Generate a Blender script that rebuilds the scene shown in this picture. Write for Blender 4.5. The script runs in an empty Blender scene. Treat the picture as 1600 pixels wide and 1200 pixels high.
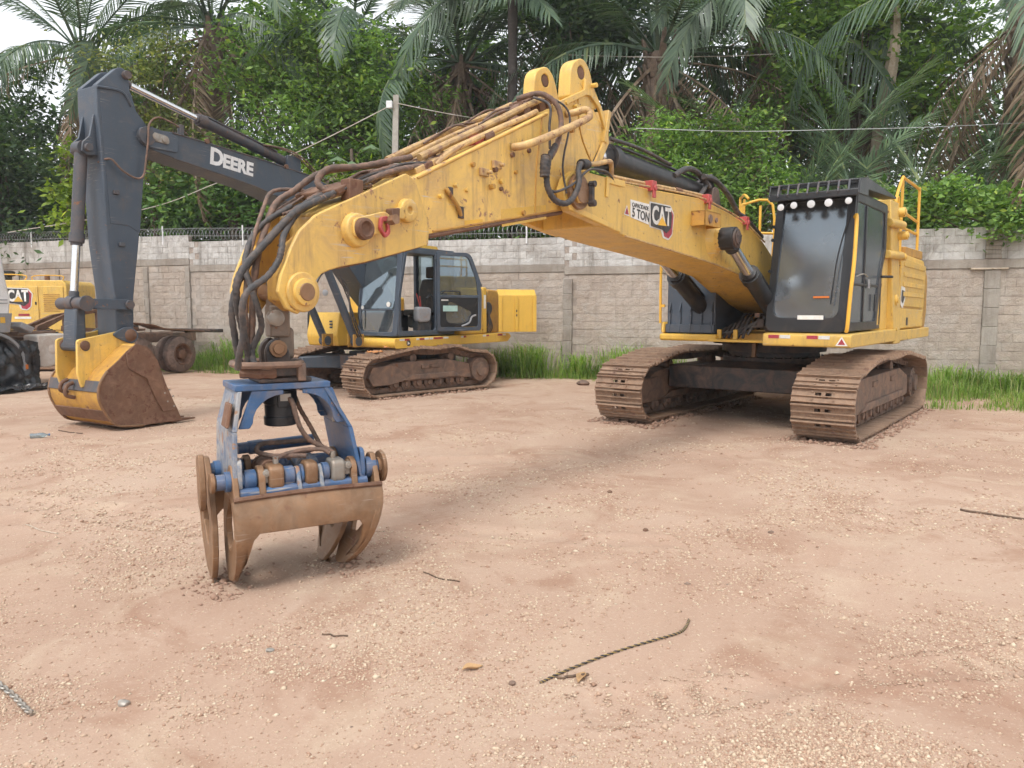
import bpy, bmesh, math, random
import numpy as np
from mathutils import Vector, Matrix, noise
R = math.radians
scene = bpy.context.scene
C = scene.collection

# ---------------------------------------------------------------- camera, sky, sun, exposure
cam_d = bpy.data.cameras.new('camera'); cam = bpy.data.objects.new('camera', cam_d); C.objects.link(cam)
cam.location = (0, 0, 1.7); cam.rotation_euler = (R(90 - 5.616), 0, 0)
cam_d.sensor_width = 36; cam_d.lens = 27.0; cam_d.clip_end = 900; cam_d.clip_start = 0.05
scene.camera = cam
SUN_EL, SUN_AZ = 58, 205            # azimuth of the sun, clockwise from +Y (behind the camera, a little left)
world = bpy.data.worlds.new('World'); scene.world = world; world.use_nodes = True
wt = world.node_tree; wt.nodes.clear()
sky = wt.nodes.new('ShaderNodeTexSky'); sky.sky_type = 'NISHITA'; sky.sun_disc = False
sky.sun_elevation = R(SUN_EL); sky.sun_rotation = R(SUN_AZ); sky.air_density = 1.0; sky.dust_density = 5.0; sky.ozone_density = 1.0
hs = wt.nodes.new('ShaderNodeHueSaturation'); hs.inputs['Saturation'].default_value = 0.35
ov = wt.nodes.new('ShaderNodeMix'); ov.data_type = 'RGBA'; ov.inputs[0].default_value = 0.72; ov.inputs[7].default_value = (6.3, 6.5, 6.7, 1)   # even cloud cover
bg = wt.nodes.new('ShaderNodeBackground'); bg.inputs['Strength'].default_value = 0.15
wo = wt.nodes.new('ShaderNodeOutputWorld')
wt.links.new(sky.outputs[0], hs.inputs['Color']); wt.links.new(hs.outputs[0], ov.inputs[6]); wt.links.new(ov.outputs[2], bg.inputs[0]); wt.links.new(bg.outputs[0], wo.inputs[0])
sd = bpy.data.lights.new('sun', 'SUN'); sun = bpy.data.objects.new('sun', sd); C.objects.link(sun)
sd.energy = 1.5; sd.angle = R(18); sd.color = (1.0, 0.965, 0.91)
_d = Vector((math.sin(R(SUN_AZ)) * math.cos(R(SUN_EL)), math.cos(R(SUN_AZ)) * math.cos(R(SUN_EL)), math.sin(R(SUN_EL))))
sun.rotation_euler = _d.to_track_quat('Z', 'Y').to_euler()
sun.location = _d * 60
scene.view_settings.view_transform = 'Standard'; scene.view_settings.look = 'None'
scene.view_settings.exposure = 0.60; scene.view_settings.gamma = 1.0
scene.render.engine = 'CYCLES'
scene.cycles.max_bounces = 5; scene.cycles.diffuse_bounces = 4; scene.cycles.volume_bounces = 0; scene.cycles.debug_use_spatial_splits = True; scene.cycles.glossy_bounces = 2; scene.cycles.transmission_bounces = 3; scene.cycles.caustics_reflective = False; scene.cycles.caustics_refractive = False; scene.cycles.transparent_max_bounces = 8
scene.cycles.use_denoising = True
scene.cycles.use_adaptive_sampling = True; scene.cycles.adaptive_threshold = 0.04

# ---------------------------------------------------------------- materials
def _nt(name):
    m = bpy.data.materials.new(name); m.use_nodes = True
    nt = m.node_tree; b = nt.nodes['Principled BSDF']
    return m, nt, b
def nnode(nt, t, **kw):
    n = nt.nodes.new(t)
    for k, v in kw.items(): setattr(n, k, v)
    return n
def ramp(nt, fac, stops):
    r = nnode(nt, 'ShaderNodeValToRGB'); e = r.color_ramp.elements
    while len(e) < len(stops): e.new(0.5)
    for i, (p, c) in enumerate(stops):
        e[i].position = p; e[i].color = (*c, 1) if len(c) == 3 else c
    nt.links.new(fac, r.inputs[0]); return r.outputs[0]
def noise_tex(nt, vec, scale, detail=4, rough=0.6, dist=0.0):
    n = nnode(nt, 'ShaderNodeTexNoise'); n.inputs['Scale'].default_value = scale
    n.inputs['Detail'].default_value = min(detail, 4); n.inputs['Roughness'].default_value = rough; n.inputs['Distortion'].default_value = dist
    if vec is not None: nt.links.new(vec, n.inputs['Vector'])
    return n.outputs['Fac']
def mixc(nt, fac, a, b, blend='MIX'):
    n = nnode(nt, 'ShaderNodeMix', data_type='RGBA', blend_type=blend)
    for s, v in ((0, fac), (6, a), (7, b)):
        if isinstance(v, bpy.types.NodeSocket): nt.links.new(v, n.inputs[s])
        elif s == 0: n.inputs[0].default_value = v
        else: n.inputs[s].default_value = (*v, 1)
    return n.outputs[2]
def math_n(nt, op, a, b=0.0):
    n = nnode(nt, 'ShaderNodeMath', operation=op)
    for s, v in ((0, a), (1, b)):
        if isinstance(v, bpy.types.NodeSocket): nt.links.new(v, n.inputs[s])
        else: n.inputs[s].default_value = v
    return n.outputs[0]
def coords(nt, world_pos=False, rnd=True):
    if world_pos:
        return nnode(nt, 'ShaderNodeNewGeometry').outputs['Position']
    tc = nnode(nt, 'ShaderNodeTexCoord').outputs['Object']
    if not rnd: return tc
    oi = nnode(nt, 'ShaderNodeObjectInfo').outputs['Random']
    v = nnode(nt, 'ShaderNodeVectorMath', operation='ADD'); nt.links.new(tc, v.inputs[0])
    mm = math_n(nt, 'MULTIPLY', oi, 37.0); nt.links.new(mm, v.inputs[1]); return v.outputs[0]
def scaled(nt, vec, s):
    m = nnode(nt, 'ShaderNodeMapping'); m.inputs['Scale'].default_value = s; nt.links.new(vec, m.inputs[0]); return m.outputs[0]
def bump(nt, b, h, strength=0.3, dist=0.01):
    n = nnode(nt, 'ShaderNodeBump'); n.inputs['Strength'].default_value = strength; n.inputs['Distance'].default_value = dist
    nt.links.new(h, n.inputs['Height']); nt.links.new(n.outputs[0], b.inputs['Normal'])

def worn(name, base, rough=0.5, metal=0.0, dirt=(0.30, 0.19, 0.12), dirt_amt=0.3, dscale=2.5, rust=0.0, rust_col=(0.16, 0.065, 0.03),
         rscale=9.0, streak=0.0, var=0.12, bstr=0.15, bscale=30.0, spec=0.5, scratch=0.0):
    """paint or metal with mud film, vertical run marks and chips"""
    m, nt, b = _nt(name); v = coords(nt)
    n1 = noise_tex(nt, v, dscale, 6, 0.65, 0.4)
    col = ramp(nt, n1, [(0.25, tuple(c * (1 - var) for c in base)), (0.75, tuple(min(1, c * (1 + var)) for c in base))])
    if dirt_amt > 0:
        n2 = noise_tex(nt, v, dscale * 1.7 + 0.3, 8, 0.7, 0.8)
        lo = 0.78 - 0.5 * dirt_amt
        f = ramp(nt, n2, [(max(0, lo - 0.16), (0, 0, 0)), (min(1, lo + 0.2), (1, 1, 1))])
        f = math_n(nt, 'MULTIPLY', f, min(1, 0.35 + dirt_amt))
        col = mixc(nt, f, col, dirt)
    if streak > 0:
        n3 = noise_tex(nt, scaled(nt, v, (7.0, 7.0, 0.7)), 1.6, 5, 0.7)
        f = ramp(nt, n3, [(0.52, (0, 0, 0)), (0.74, (1, 1, 1))])
        col = mixc(nt, math_n(nt, 'MULTIPLY', f, streak), col, tuple(c * 0.6 for c in dirt))
    if rust > 0:
        n4 = noise_tex(nt, v, rscale, 9, 0.72, 0.3)
        lo = 0.70 - 0.34 * rust
        f = ramp(nt, n4, [(lo, (0, 0, 0)), (min(1, lo + 0.045), (1, 1, 1))])
        col = mixc(nt, f, col, rust_col)
        f2 = noise_tex(nt, v, rscale * 3, 4, 0.6)
        col = mixc(nt, math_n(nt, 'MULTIPLY', f, math_n(nt, 'MULTIPLY', f2, 0.5)), col, tuple(min(1, c * 2.2) for c in rust_col))
    if scratch > 0:
        mp = nnode(nt, 'ShaderNodeMapping'); mp.inputs['Rotation'].default_value = (0, 0.55, 0); mp.inputs['Scale'].default_value = (3.0, 3.0, 55.0); nt.links.new(v, mp.inputs[0])
        f = ramp(nt, noise_tex(nt, mp.outputs[0], 1.0, 3, 0.6), [(0.60, (0, 0, 0)), (0.66, (1, 1, 1))])
        g = ramp(nt, noise_tex(nt, v, 1.9, 3, 0.6), [(0.50, (0, 0, 0)), (0.64, (1, 1, 1))])
        col = mixc(nt, math_n(nt, 'MULTIPLY', math_n(nt, 'MULTIPLY', f, g), scratch), col, (0.50, 0.44, 0.38))
    hv = nnode(nt, 'ShaderNodeHueSaturation'); nt.links.new(col, hv.inputs['Color'])
    nt.links.new(ramp(nt, nnode(nt, 'ShaderNodeObjectInfo').outputs['Random'], [(0, (0.90,) * 3), (1, (1.08,) * 3)]), hv.inputs['Value']); col = hv.outputs[0]
    nt.links.new(col, b.inputs['Base Color'])
    rr = ramp(nt, n1, [(0.2, (rough * 0.8,) * 3), (0.8, (min(1, rough * 1.25),) * 3)])
    nt.links.new(rr, b.inputs['Roughness']); b.inputs['Metallic'].default_value = metal
    b.inputs['Specular IOR Level'].default_value = spec
    bump(nt, b, noise_tex(nt, v, bscale, 6, 0.7), bstr, 0.006)
    return m
def flat(name, base, rough=0.5, metal=0.0, spec=0.5):
    return worn(name, base, rough, metal, dirt_amt=0.0, var=0.06, bstr=0.03, spec=spec)

M = {}
M['yellow'] = worn('faded_yellow_paint', (0.70, 0.455, 0.105), 0.42, dirt=(0.40, 0.26, 0.14), dirt_amt=0.28, dscale=2.0, rust=0.17, rscale=12, streak=0.42, var=0.12, scratch=0.55)
M['yellow_stick'] = worn('scuffed_faded_yellow_paint', (0.69, 0.45, 0.115), 0.42, dirt=(0.37, 0.225, 0.125), dirt_amt=0.34, dscale=2.6, rust=0.24, rust_col=(0.22, 0.11, 0.06), rscale=10, streak=0.6, var=0.13, scratch=0.85)
M['yellow_clean'] = worn('yellow_paint', (0.69, 0.425, 0.07), 0.4, dirt=(0.42, 0.23, 0.10), dirt_amt=0.16, dscale=1.5, rust=0.05, rscale=14, streak=0.28, var=0.08)
M['yellow_dull'] = worn('mud_stained_yellow_paint', (0.52, 0.29, 0.055), 0.6, dirt=(0.26, 0.12, 0.06), dirt_amt=0.42, dscale=2.2, rust=0.22, streak=0.25)
M['pipe'] = worn('dusty_yellow_pipe_paint', (0.62, 0.42, 0.17), 0.5, dirt=(0.27, 0.155, 0.095), dirt_amt=0.6, dscale=5, rust=0.3)
M['rail'] = worn('orange_yellow_rail_paint', (0.74, 0.42, 0.055), 0.42, dirt_amt=0.1, rust=0.03)
M['dgrey'] = worn('dark_blue_grey_paint', (0.055, 0.073, 0.100), 0.45, dirt=(0.16, 0.125, 0.10), dirt_amt=0.2, dscale=1.4, rust=0.08, rust_col=(0.15, 0.075, 0.045), streak=0.3, var=0.15, scratch=0.3)
M['dgrey_mud'] = worn('muddy_dark_grey_paint', (0.065, 0.07, 0.082), 0.6, dirt=(0.17, 0.105, 0.075), dirt_amt=0.40, dscale=2.0, rust=0.15)
M['black'] = worn('black_paint', (0.018, 0.020, 0.024), 0.38, dirt=(0.12, 0.09, 0.075), dirt_amt=0.18, dscale=2.0, rust=0.02, streak=0.12)
M['black_mud'] = worn('muddy_black_paint', (0.025, 0.025, 0.028), 0.55, dirt=(0.19, 0.115, 0.08), dirt_amt=0.45, dscale=2.2, rust=0.1)
M['black_cyl'] = worn('oily_black_cylinder_paint', (0.020, 0.021, 0.024), 0.4, dirt=(0.13, 0.09, 0.07), dirt_amt=0.24, dscale=3.0, rust=0.06, streak=0.2)
M['rubber'] = worn('dusty_rubber', (0.035, 0.034, 0.036), 0.75, dirt=(0.20, 0.14, 0.10), dirt_amt=0.4, dscale=5)
M['tyre'] = worn('dusty_tyre_rubber', (0.05, 0.045, 0.045), 0.85, dirt=(0.22, 0.15, 0.12), dirt_amt=0.75, dscale=3)
M['shoe'] = worn('mud_caked_track_steel', (0.24, 0.155, 0.105), 0.72, 0.1, dirt=(0.40, 0.27, 0.185), dirt_amt=0.45, dscale=5, rust=0.28, rust_col=(0.17, 0.10, 0.07), rscale=6, var=0.25, bstr=0.5, bscale=22)
M['frame_mud'] = worn('mud_caked_frame', (0.10, 0.075, 0.062), 0.75, 0.0, dirt=(0.27, 0.165, 0.115), dirt_amt=0.6, dscale=2.6, rust=0.15, var=0.25, bstr=0.5, bscale=18)
M['rust'] = worn('rusty_steel', (0.155, 0.082, 0.052), 0.72, 0.15, dirt=(0.30, 0.18, 0.12), dirt_amt=0.35, dscale=4, rust=0.40, rust_col=(0.10, 0.045, 0.028), var=0.25, bstr=0.4)
M['worn_steel'] = worn('worn_brown_steel', (0.25, 0.14, 0.075), 0.5, 0.3, dirt=(0.33, 0.23, 0.155), dirt_amt=0.35, dscale=4, rust=0.22, rust_col=(0.17, 0.085, 0.05), rscale=9, streak=0.5, var=0.35, scratch=0.5, bstr=0.25)
M['bare'] = worn('bare_dusty_steel', (0.34, 0.32, 0.29), 0.5, 0.5, dirt=(0.30, 0.22, 0.16), dirt_amt=0.4, dscale=6, rust=0.2)
M['chrome'] = worn('chrome_rod', (0.75, 0.75, 0.76), 0.16, 1.0, dirt=(0.35, 0.25, 0.19), dirt_amt=0.08, dscale=3, bstr=0.02)
M['blue'] = worn('chipped_blue_paint', (0.045, 0.115, 0.25), 0.45, dirt=(0.22, 0.18, 0.16), dirt_amt=0.42, dscale=3.5, rust=0.16, rust_col=(0.22, 0.13, 0.09), rscale=8, streak=0.4, var=0.25, scratch=0.7)
M['blue_worn'] = worn('worn_blue_paint_bare_patches', (0.07, 0.14, 0.26), 0.5, dirt=(0.44, 0.40, 0.35), dirt_amt=0.6, dscale=5, rust=0.32, rust_col=(0.24, 0.14, 0.09), rscale=9, var=0.25)
M['hose'] = worn('wrapped_hydraulic_hose', (0.05, 0.048, 0.05), 0.6, dirt=(0.22, 0.155, 0.12), dirt_amt=0.32, dscale=7, bstr=0.5, bscale=60)
M['hose_brown'] = worn('muddy_hydraulic_hose', (0.095, 0.068, 0.056), 0.75, dirt=(0.28, 0.16, 0.11), dirt_amt=0.5, dscale=7, bstr=0.4, bscale=50)
M['red'] = worn('faded_red_paint', (0.42, 0.07, 0.07), 0.5, dirt_amt=0.25, dscale=8, rust=0.08)
M['white'] = worn('white_paint', (0.78, 0.79, 0.80), 0.4, dirt_amt=0.12, dscale=2, streak=0.1)
M['white_dirty'] = worn('dusty_white_plastic', (0.62, 0.58, 0.54), 0.5, dirt=(0.42, 0.30, 0.23), dirt_amt=0.45, dscale=2.5, rust=0.04)
M['sticker'] = worn('scuffed_white_sticker', (0.72, 0.72, 0.70), 0.55, dirt=(0.60, 0.42, 0.22), dirt_amt=0.25, dscale=9)
M['sticker_black'] = worn('scuffed_black_sticker', (0.03, 0.03, 0.032), 0.5, dirt=(0.30, 0.22, 0.16), dirt_amt=0.2, dscale=9)
M['sticker_red'] = worn('scuffed_red_sticker', (0.36, 0.035, 0.06), 0.5, dirt=(0.45, 0.3, 0.25), dirt_amt=0.2, dscale=9)
M['sticker_yellow'] = worn('scuffed_yellow_sticker', (0.72, 0.42, 0.05), 0.5, dirt_amt=0.15, dscale=9)
M['lamp'] = flat('lamp_lens', (0.62, 0.63, 0.64), 0.15)
M['amber'] = flat('amber_lens', (0.65, 0.18, 0.03), 0.2)
M['seat'] = worn('grey_brown_seat_fabric', (0.085, 0.075, 0.068), 0.9, dirt_amt=0.25, dscale=6)
M['plastic_grey'] = worn('grey_plastic', (0.28, 0.29, 0.31), 0.6, dirt_amt=0.3, dscale=4)
M['interior'] = worn('dark_cab_lining', (0.045, 0.045, 0.048), 0.8, dirt_amt=0.2)
M['tarp'] = worn('black_plastic_sheet', (0.02, 0.022, 0.027), 0.28, dirt=(0.20, 0.14, 0.10), dirt_amt=0.2, dscale=2)
M['concrete'] = worn('weathered_concrete', (0.40, 0.38, 0.34), 0.9, dirt=(0.22, 0.19, 0.16), dirt_amt=0.4, dscale=1.5, streak=0.3, bstr=0.5, bscale=25)
M['cloth'] = worn('orange_leather_cloth', (0.48, 0.21, 0.08), 0.85, dirt_amt=0.25, dscale=12)
M['galv'] = worn('galvanised_wire', (0.42, 0.44, 0.45), 0.5, 0.5, dirt_amt=0.3)
M['wood_pale'] = worn('weathered_plank', (0.50, 0.42, 0.34), 0.85, dirt_amt=0.4, dscale=6)
M['rope_yellow'] = worn('dull_yellow_rope', (0.36, 0.27, 0.09), 0.9, dirt_amt=0.5, dscale=20)
M['clod'] = worn('reddish_soil_clods', (0.36, 0.225, 0.16), 0.95, dirt=(0.27, 0.16, 0.11), dirt_amt=0.4, dscale=3, bstr=0.6)
M['link_steel'] = worn('grey_brown_forged_steel', (0.185, 0.145, 0.115), 0.6, 0.2, dirt=(0.28, 0.20, 0.15), dirt_amt=0.35, dscale=6, rust=0.2)
M['twig'] = worn('dry_twig', (0.10, 0.065, 0.045), 0.9, dirt_amt=0.3, dscale=15)

def glass(name, tint=(0.30, 0.33, 0.35), refl=0.10, rough=0.03, dust_sheen=0.12):
    m = bpy.data.materials.new(name); m.use_nodes = True; nt = m.node_tree; nt.nodes.clear()
    o = nnode(nt, 'ShaderNodeOutputMaterial'); tr = nnode(nt, 'ShaderNodeBsdfTransparent'); tr.inputs[0].default_value = (*tint, 1)
    gl = nnode(nt, 'ShaderNodeBsdfGlossy'); gl.inputs['Roughness'].default_value = rough; gl.inputs[0].default_value = (0.78, 0.90, 1.0, 1)
    lw = nnode(nt, 'ShaderNodeLayerWeight')
    f = math_n(nt, 'ADD', math_n(nt, 'MULTIPLY', math_n(nt, 'POWER', lw.outputs['Facing'], 5.0), 0.6), refl)
    mx = nnode(nt, 'ShaderNodeMixShader'); nt.links.new(f, mx.inputs[0]); nt.links.new(tr.outputs[0], mx.inputs[1]); nt.links.new(gl.outputs[0], mx.inputs[2])
    df = nnode(nt, 'ShaderNodeBsdfDiffuse'); df.inputs[0].default_value = (0.36, 0.39, 0.43, 1)  # bluish dust film that also stands in for pale sky reflection
    v = coords(nt); n = noise_tex(nt, v, 2.2, 7, 0.65, 0.5)
    fd = math_n(nt, 'MULTIPLY', ramp(nt, n, [(0.25, (0.25,) * 3), (0.75, (1,) * 3)]), dust_sheen)
    m2 = nnode(nt, 'ShaderNodeMixShader'); nt.links.new(fd, m2.inputs[0]); nt.links.new(mx.outputs[0], m2.inputs[1]); nt.links.new(df.outputs[0], m2.inputs[2])
    nt.links.new(m2.outputs[0], o.inputs[0]); return m
M['glass_dark'] = glass('tinted_cab_glass', (0.08, 0.10, 0.135), 0.23, 0.17, 0.26)
M['glass'] = glass('cab_glass', (0.58, 0.66, 0.67), 0.20, 0.03, 0.16)

def leaf_mat(name, stops, rough=0.5, trans=0.42, spec=0.35):
    m, nt, b = _nt(name)
    g = nnode(nt, 'ShaderNodeNewGeometry'); col = ramp(nt, g.outputs['Random Per Island'], stops)
    n = noise_tex(nt, g.outputs['Position'], 0.45, 3, 0.6)
    hsv = nnode(nt, 'ShaderNodeHueSaturation'); nt.links.new(col, hsv.inputs['Color'])
    vv = ramp(nt, n, [(0.3, (0.72,) * 3), (0.7, (1.25,) * 3)]); nt.links.new(vv, hsv.inputs['Value'])
    nt.links.new(hsv.outputs[0], b.inputs['Base Color']); b.inputs['Roughness'].default_value = rough
    b.inputs['Specular IOR Level'].default_value = spec
    t = nnode(nt, 'ShaderNodeBsdfTranslucent'); nt.links.new(mixc(nt, 1.0, hsv.outputs[0], (1.0, 1.15, 0.55), 'MULTIPLY'), t.inputs[0])
    mx = nnode(nt, 'ShaderNodeMixShader'); mx.inputs[0].default_value = trans
    out = nt.nodes['Material Output']; nt.links.new(b.outputs[0], mx.inputs[1]); nt.links.new(t.outputs[0], mx.inputs[2]); nt.links.new(mx.outputs[0], out.inputs[0])
    return m
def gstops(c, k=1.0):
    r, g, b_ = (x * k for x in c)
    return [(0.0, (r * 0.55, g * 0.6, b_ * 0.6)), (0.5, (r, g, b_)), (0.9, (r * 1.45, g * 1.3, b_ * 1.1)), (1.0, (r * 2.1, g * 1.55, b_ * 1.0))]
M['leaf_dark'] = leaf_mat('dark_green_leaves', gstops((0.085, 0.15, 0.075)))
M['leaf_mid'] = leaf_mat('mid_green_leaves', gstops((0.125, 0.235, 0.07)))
M['leaf_light'] = leaf_mat('light_green_leaves', gstops((0.19, 0.325, 0.085)))
M['leaf_lime'] = leaf_mat('lime_green_leaves', gstops((0.23, 0.34, 0.045)))
M['leaf_olive'] = leaf_mat('yellow_green_fine_leaves', gstops((0.20, 0.25, 0.085)))
M['frond'] = leaf_mat('palm_leaflets', gstops((0.115, 0.18, 0.12)), 0.4, 0.25, 0.5)
M['frond_light'] = leaf_mat('pale_palm_leaflets', gstops((0.22, 0.33, 0.20)), 0.4, 0.25, 0.5)
M['frond_dead'] = leaf_mat('dead_palm_leaflets', [(0, (0.13, 0.095, 0.07)), (0.5, (0.24, 0.175, 0.125)), (1, (0.42, 0.33, 0.25))], 0.8, 0.15, 0.2)
M['grass'] = leaf_mat('green_grass', [(0, (0.15, 0.26, 0.055)), (0.5, (0.28, 0.44, 0.09)), (0.8, (0.40, 0.52, 0.17)), (0.93, (0.50, 0.44, 0.24)), (1, (0.42, 0.33, 0.2))], 0.5, 0.5)
M['bark'] = worn('grey_brown_bark', (0.15, 0.115, 0.085), 0.9, dirt=(0.08, 0.065, 0.05), dirt_amt=0.5, dscale=3, bstr=0.8, bscale=12)
M['bark_dark'] = worn('dark_wet_bark', (0.045, 0.038, 0.036), 0.85, dirt=(0.14, 0.12, 0.11), dirt_amt=0.25, dscale=5, bstr=0.8, bscale=10)
M['bark_palm'] = worn('shaggy_palm_bark', (0.24, 0.18, 0.14), 0.95, dirt=(0.10, 0.075, 0.06), dirt_amt=0.5, dscale=5, streak=0.3, bstr=0.9, bscale=16)

# ---------------------------------------------------------------- mesh helpers
class MB:
    """collects shapes; build() links them as ONE mesh object"""
    def __init__(s): s.v = []; s.f = []
    def add(s, vs, fs):
        o = len(s.v); s.v += [tuple(p) for p in vs]; s.f += [tuple(i + o for i in f) for f in fs]; return s
    def box(s, lo, hi, rot=None, piv=None):
        x0, y0, z0 = lo; x1, y1, z1 = hi
        vs = [Vector(p) for p in ((x0,y0,z0),(x1,y0,z0),(x1,y1,z0),(x0,y1,z0),(x0,y0,z1),(x1,y0,z1),(x1,y1,z1),(x0,y1,z1))]
        if rot is not None:
            c = Vector(piv) if piv else (Vector(lo) + Vector(hi)) / 2
            vs = [c + rot @ (p - c) for p in vs]
        return s.add(vs, [(0,3,2,1),(4,5,6,7),(0,1,5,4),(1,2,6,5),(2,3,7,6),(3,0,4,7)])
    def hexa(s, b, t):           # 4 bottom, 4 top points
        return s.add(list(b) + list(t), [(3,2,1,0),(4,5,6,7),(0,1,5,4),(1,2,6,5),(2,3,7,6),(3,0,4,7)])
    def prism(s, prof, y0, y1, f=None):
        """profile of (x, z) extruded along y; f maps (x, y, z)"""
        n = len(prof); f = f or (lambda x, y, z: (x, y, z))
        a = sum(prof[i][0] * prof[(i+1) % n][1] - prof[(i+1) % n][0] * prof[i][1] for i in range(n))
        if a < 0: prof = prof[::-1]
        vs = [f(x, y0, z) for x, z in prof] + [f(x, y1, z) for x, z in prof]
        fs = [tuple(range(n)), tuple(range(2*n-1, n-1, -1))] + [(i, i+n, (i+1) % n + n, (i+1) % n) for i in range(n)]
        return s.add(vs, fs)
    def ring(s, outer, inner, y0, y1, f=None):
        """plate with a hole: outer and inner loops of the same length, extruded along y"""
        n = len(outer); f = f or (lambda x, y, z: (x, y, z))
        vs = [f(x, y, z) for y in (y0, y1) for L in (outer, inner) for x, z in L]
        fs = []
        for i in range(n):
            j = (i+1) % n
            fs += [(i, j, n+j, n+i), (2*n+i, 3*n+i, 3*n+j, 2*n+j), (i, 2*n+i, 2*n+j, j), (n+i, n+j, 3*n+j, 3*n+i)]
        return s.add(vs, fs)
    def cyl(s, p0, p1, r0, r1=None, n=16, caps=True):
        p0, p1 = Vector(p0), Vector(p1); r1 = r0 if r1 is None else r1
        d = (p1 - p0).normalized(); u = d.orthogonal().normalized(); w = d.cross(u)
        vs = [p + (u * math.cos(2*math.pi*i/n) + w * math.sin(2*math.pi*i/n)) * r for p, r in ((p0, r0), (p1, r1)) for i in range(n)]
        fs = [(i, (i+1) % n, (i+1) % n + n, i + n) for i in range(n)]
        if caps: fs += [tuple(range(n-1, -1, -1)), tuple(range(n, 2*n))]
        return s.add(vs, fs)
    def lathe(s, p0, axis, prof, n=20):
        """prof: (distance along axis, radius)"""
        p0 = Vector(p0); d = Vector(axis).normalized(); u = d.orthogonal().normalized(); w = d.cross(u); m = len(prof)
        vs = [p0 + d*t + (u*math.cos(2*math.pi*i/n) + w*math.sin(2*math.pi*i/n))*r for t, r in prof for i in range(n)]
        fs = [(k*n+i, k*n+(i+1) % n, (k+1)*n+(i+1) % n, (k+1)*n+i) for k in range(m-1) for i in range(n)]
        fs += [tuple(range(n-1, -1, -1)), tuple(range((m-1)*n, m*n))]
        return s.add(vs, fs)
    def tube(s, pts, r, n=8, sub=5, wrap=0.0):
        P = smooth(pts, sub) if sub > 1 else [Vector(p) for p in pts]
        m = len(P); vs = []; u = None
        for k in range(m):
            d = (P[min(k+1, m-1)] - P[max(k-1, 0)]).normalized()
            u = d.orthogonal().normalized() if u is None else (u - d * u.dot(d)).normalized()
            w = d.cross(u); rr = r[min(k, len(r)-1)] if isinstance(r, (list, tuple)) else r
            if wrap: rr *= 1 + wrap * (0.5 + 0.5 * math.sin(k * 2.1))
            vs += [P[k] + (u*math.cos(2*math.pi*i/n) + w*math.sin(2*math.pi*i/n))*rr for i in range(n)]
        fs = [(k*n+i, k*n+(i+1) % n, (k+1)*n+(i+1) % n, (k+1)*n+i) for k in range(m-1) for i in range(n)]
        fs += [tuple(range(n-1, -1, -1)), tuple(range((m-1)*n, m*n))]
        return s.add(vs, fs)
    def build(s, name, mat, parent=None, bevel=0.0, xf=None, ang=35, seg=2):
        me = bpy.data.meshes.new(name)
        vs = [xf @ Vector(p) for p in s.v] if xf is not None else s.v
        me.from_pydata([tuple(p) for p in vs], [], s.f); me.validate()
        return link(name, me, mat, parent, bevel, ang, seg)
def link(name, me, mat, parent=None, bevel=0.0, ang=35, seg=2):
    me.polygons.foreach_set('use_smooth', [True] * len(me.polygons)); me.set_sharp_from_angle(angle=R(ang))
    me.materials.clear(); me.materials.append(M[mat] if isinstance(mat, str) else mat)
    o = bpy.data.objects.new(name, me); C.objects.link(o); o.parent = parent
    if bevel:
        b = o.modifiers.new('bevel', 'BEVEL'); b.width = bevel; b.segments = seg; b.limit_method = 'ANGLE'; b.angle_limit = R(40); b.harden_normals = False
    return o
def smooth(pts, sub):
    P = [Vector(p) for p in pts]; out = []
    if len(P) < 3:
        return [P[0].lerp(P[-1], i / sub) for i in range(sub + 1)]
    for i in range(len(P) - 1):
        a, b, c, d = P[max(i-1, 0)], P[i], P[i+1], P[min(i+2, len(P)-1)]
        for k in range(sub):
            t = k / sub
            out.append(0.5 * ((2*b) + (c-a)*t + (2*a-5*b+4*c-d)*t*t + (3*b-a-3*c+d)*t*t*t))
    out.append(P[-1]); return out
def rounded(pts, r, n=4):
    """round the corners of a 2-D polygon"""
    out = []; N = len(pts)
    for i in range(N):
        p = Vector(pts[i]); a = Vector(pts[i-1]); b = Vector(pts[(i+1) % N])
        rr = r[i] if isinstance(r, (list, tuple)) else r
        da = (a-p); db = (b-p); k = min(rr, da.length*0.48, db.length*0.48)
        p0 = p + da.normalized()*k; p1 = p + db.normalized()*k
        for j in range(n+1):
            t = j/n; out.append(tuple(p0*(1-t)**2 + p*2*t*(1-t) + p1*t*t))
    return out
def circ(cx, cz, r, n=16, a0=0.0): return [(cx + r*math.cos(a0 + 2*math.pi*i/n), cz + r*math.sin(a0 + 2*math.pi*i/n)) for i in range(n)]
def np_mesh(name, V, F, mat, parent=None, smooth_=False):
    """fast mesh from numpy arrays: V (n,3), F (m,k)"""
    me = bpy.data.meshes.new(name); V = np.asarray(V, np.float32); F = np.asarray(F, np.int32); m, k = F.shape
    me.vertices.add(len(V)); me.vertices.foreach_set('co', V.ravel())
    me.loops.add(m*k); me.loops.foreach_set('vertex_index', F.ravel())
    me.polygons.add(m); me.polygons.foreach_set('loop_start', np.arange(0, m*k, k, dtype=np.int32)); me.polygons.foreach_set('loop_total', np.full(m, k, np.int32))
    if smooth_: me.polygons.foreach_set('use_smooth', np.ones(m, bool))
    me.update(calc_edges=True)
    if not smooth_: me.shade_flat()
    pass; me.materials.append(M[mat] if isinstance(mat, str) else mat)
    if name is None: return me
    o = bpy.data.objects.new(name, me); C.objects.link(o); o.parent = parent; return o
def thing(name, label, cat, loc=(0, 0, 0), rz=0.0, group=None):
    o = bpy.data.objects.new(name, None); C.objects.link(o); o.location = loc; o.rotation_euler = (0, 0, rz); o.empty_display_size = 0.3
    o['label'] = label; o['category'] = cat
    if group: o['group'] = group
    return o
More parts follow.
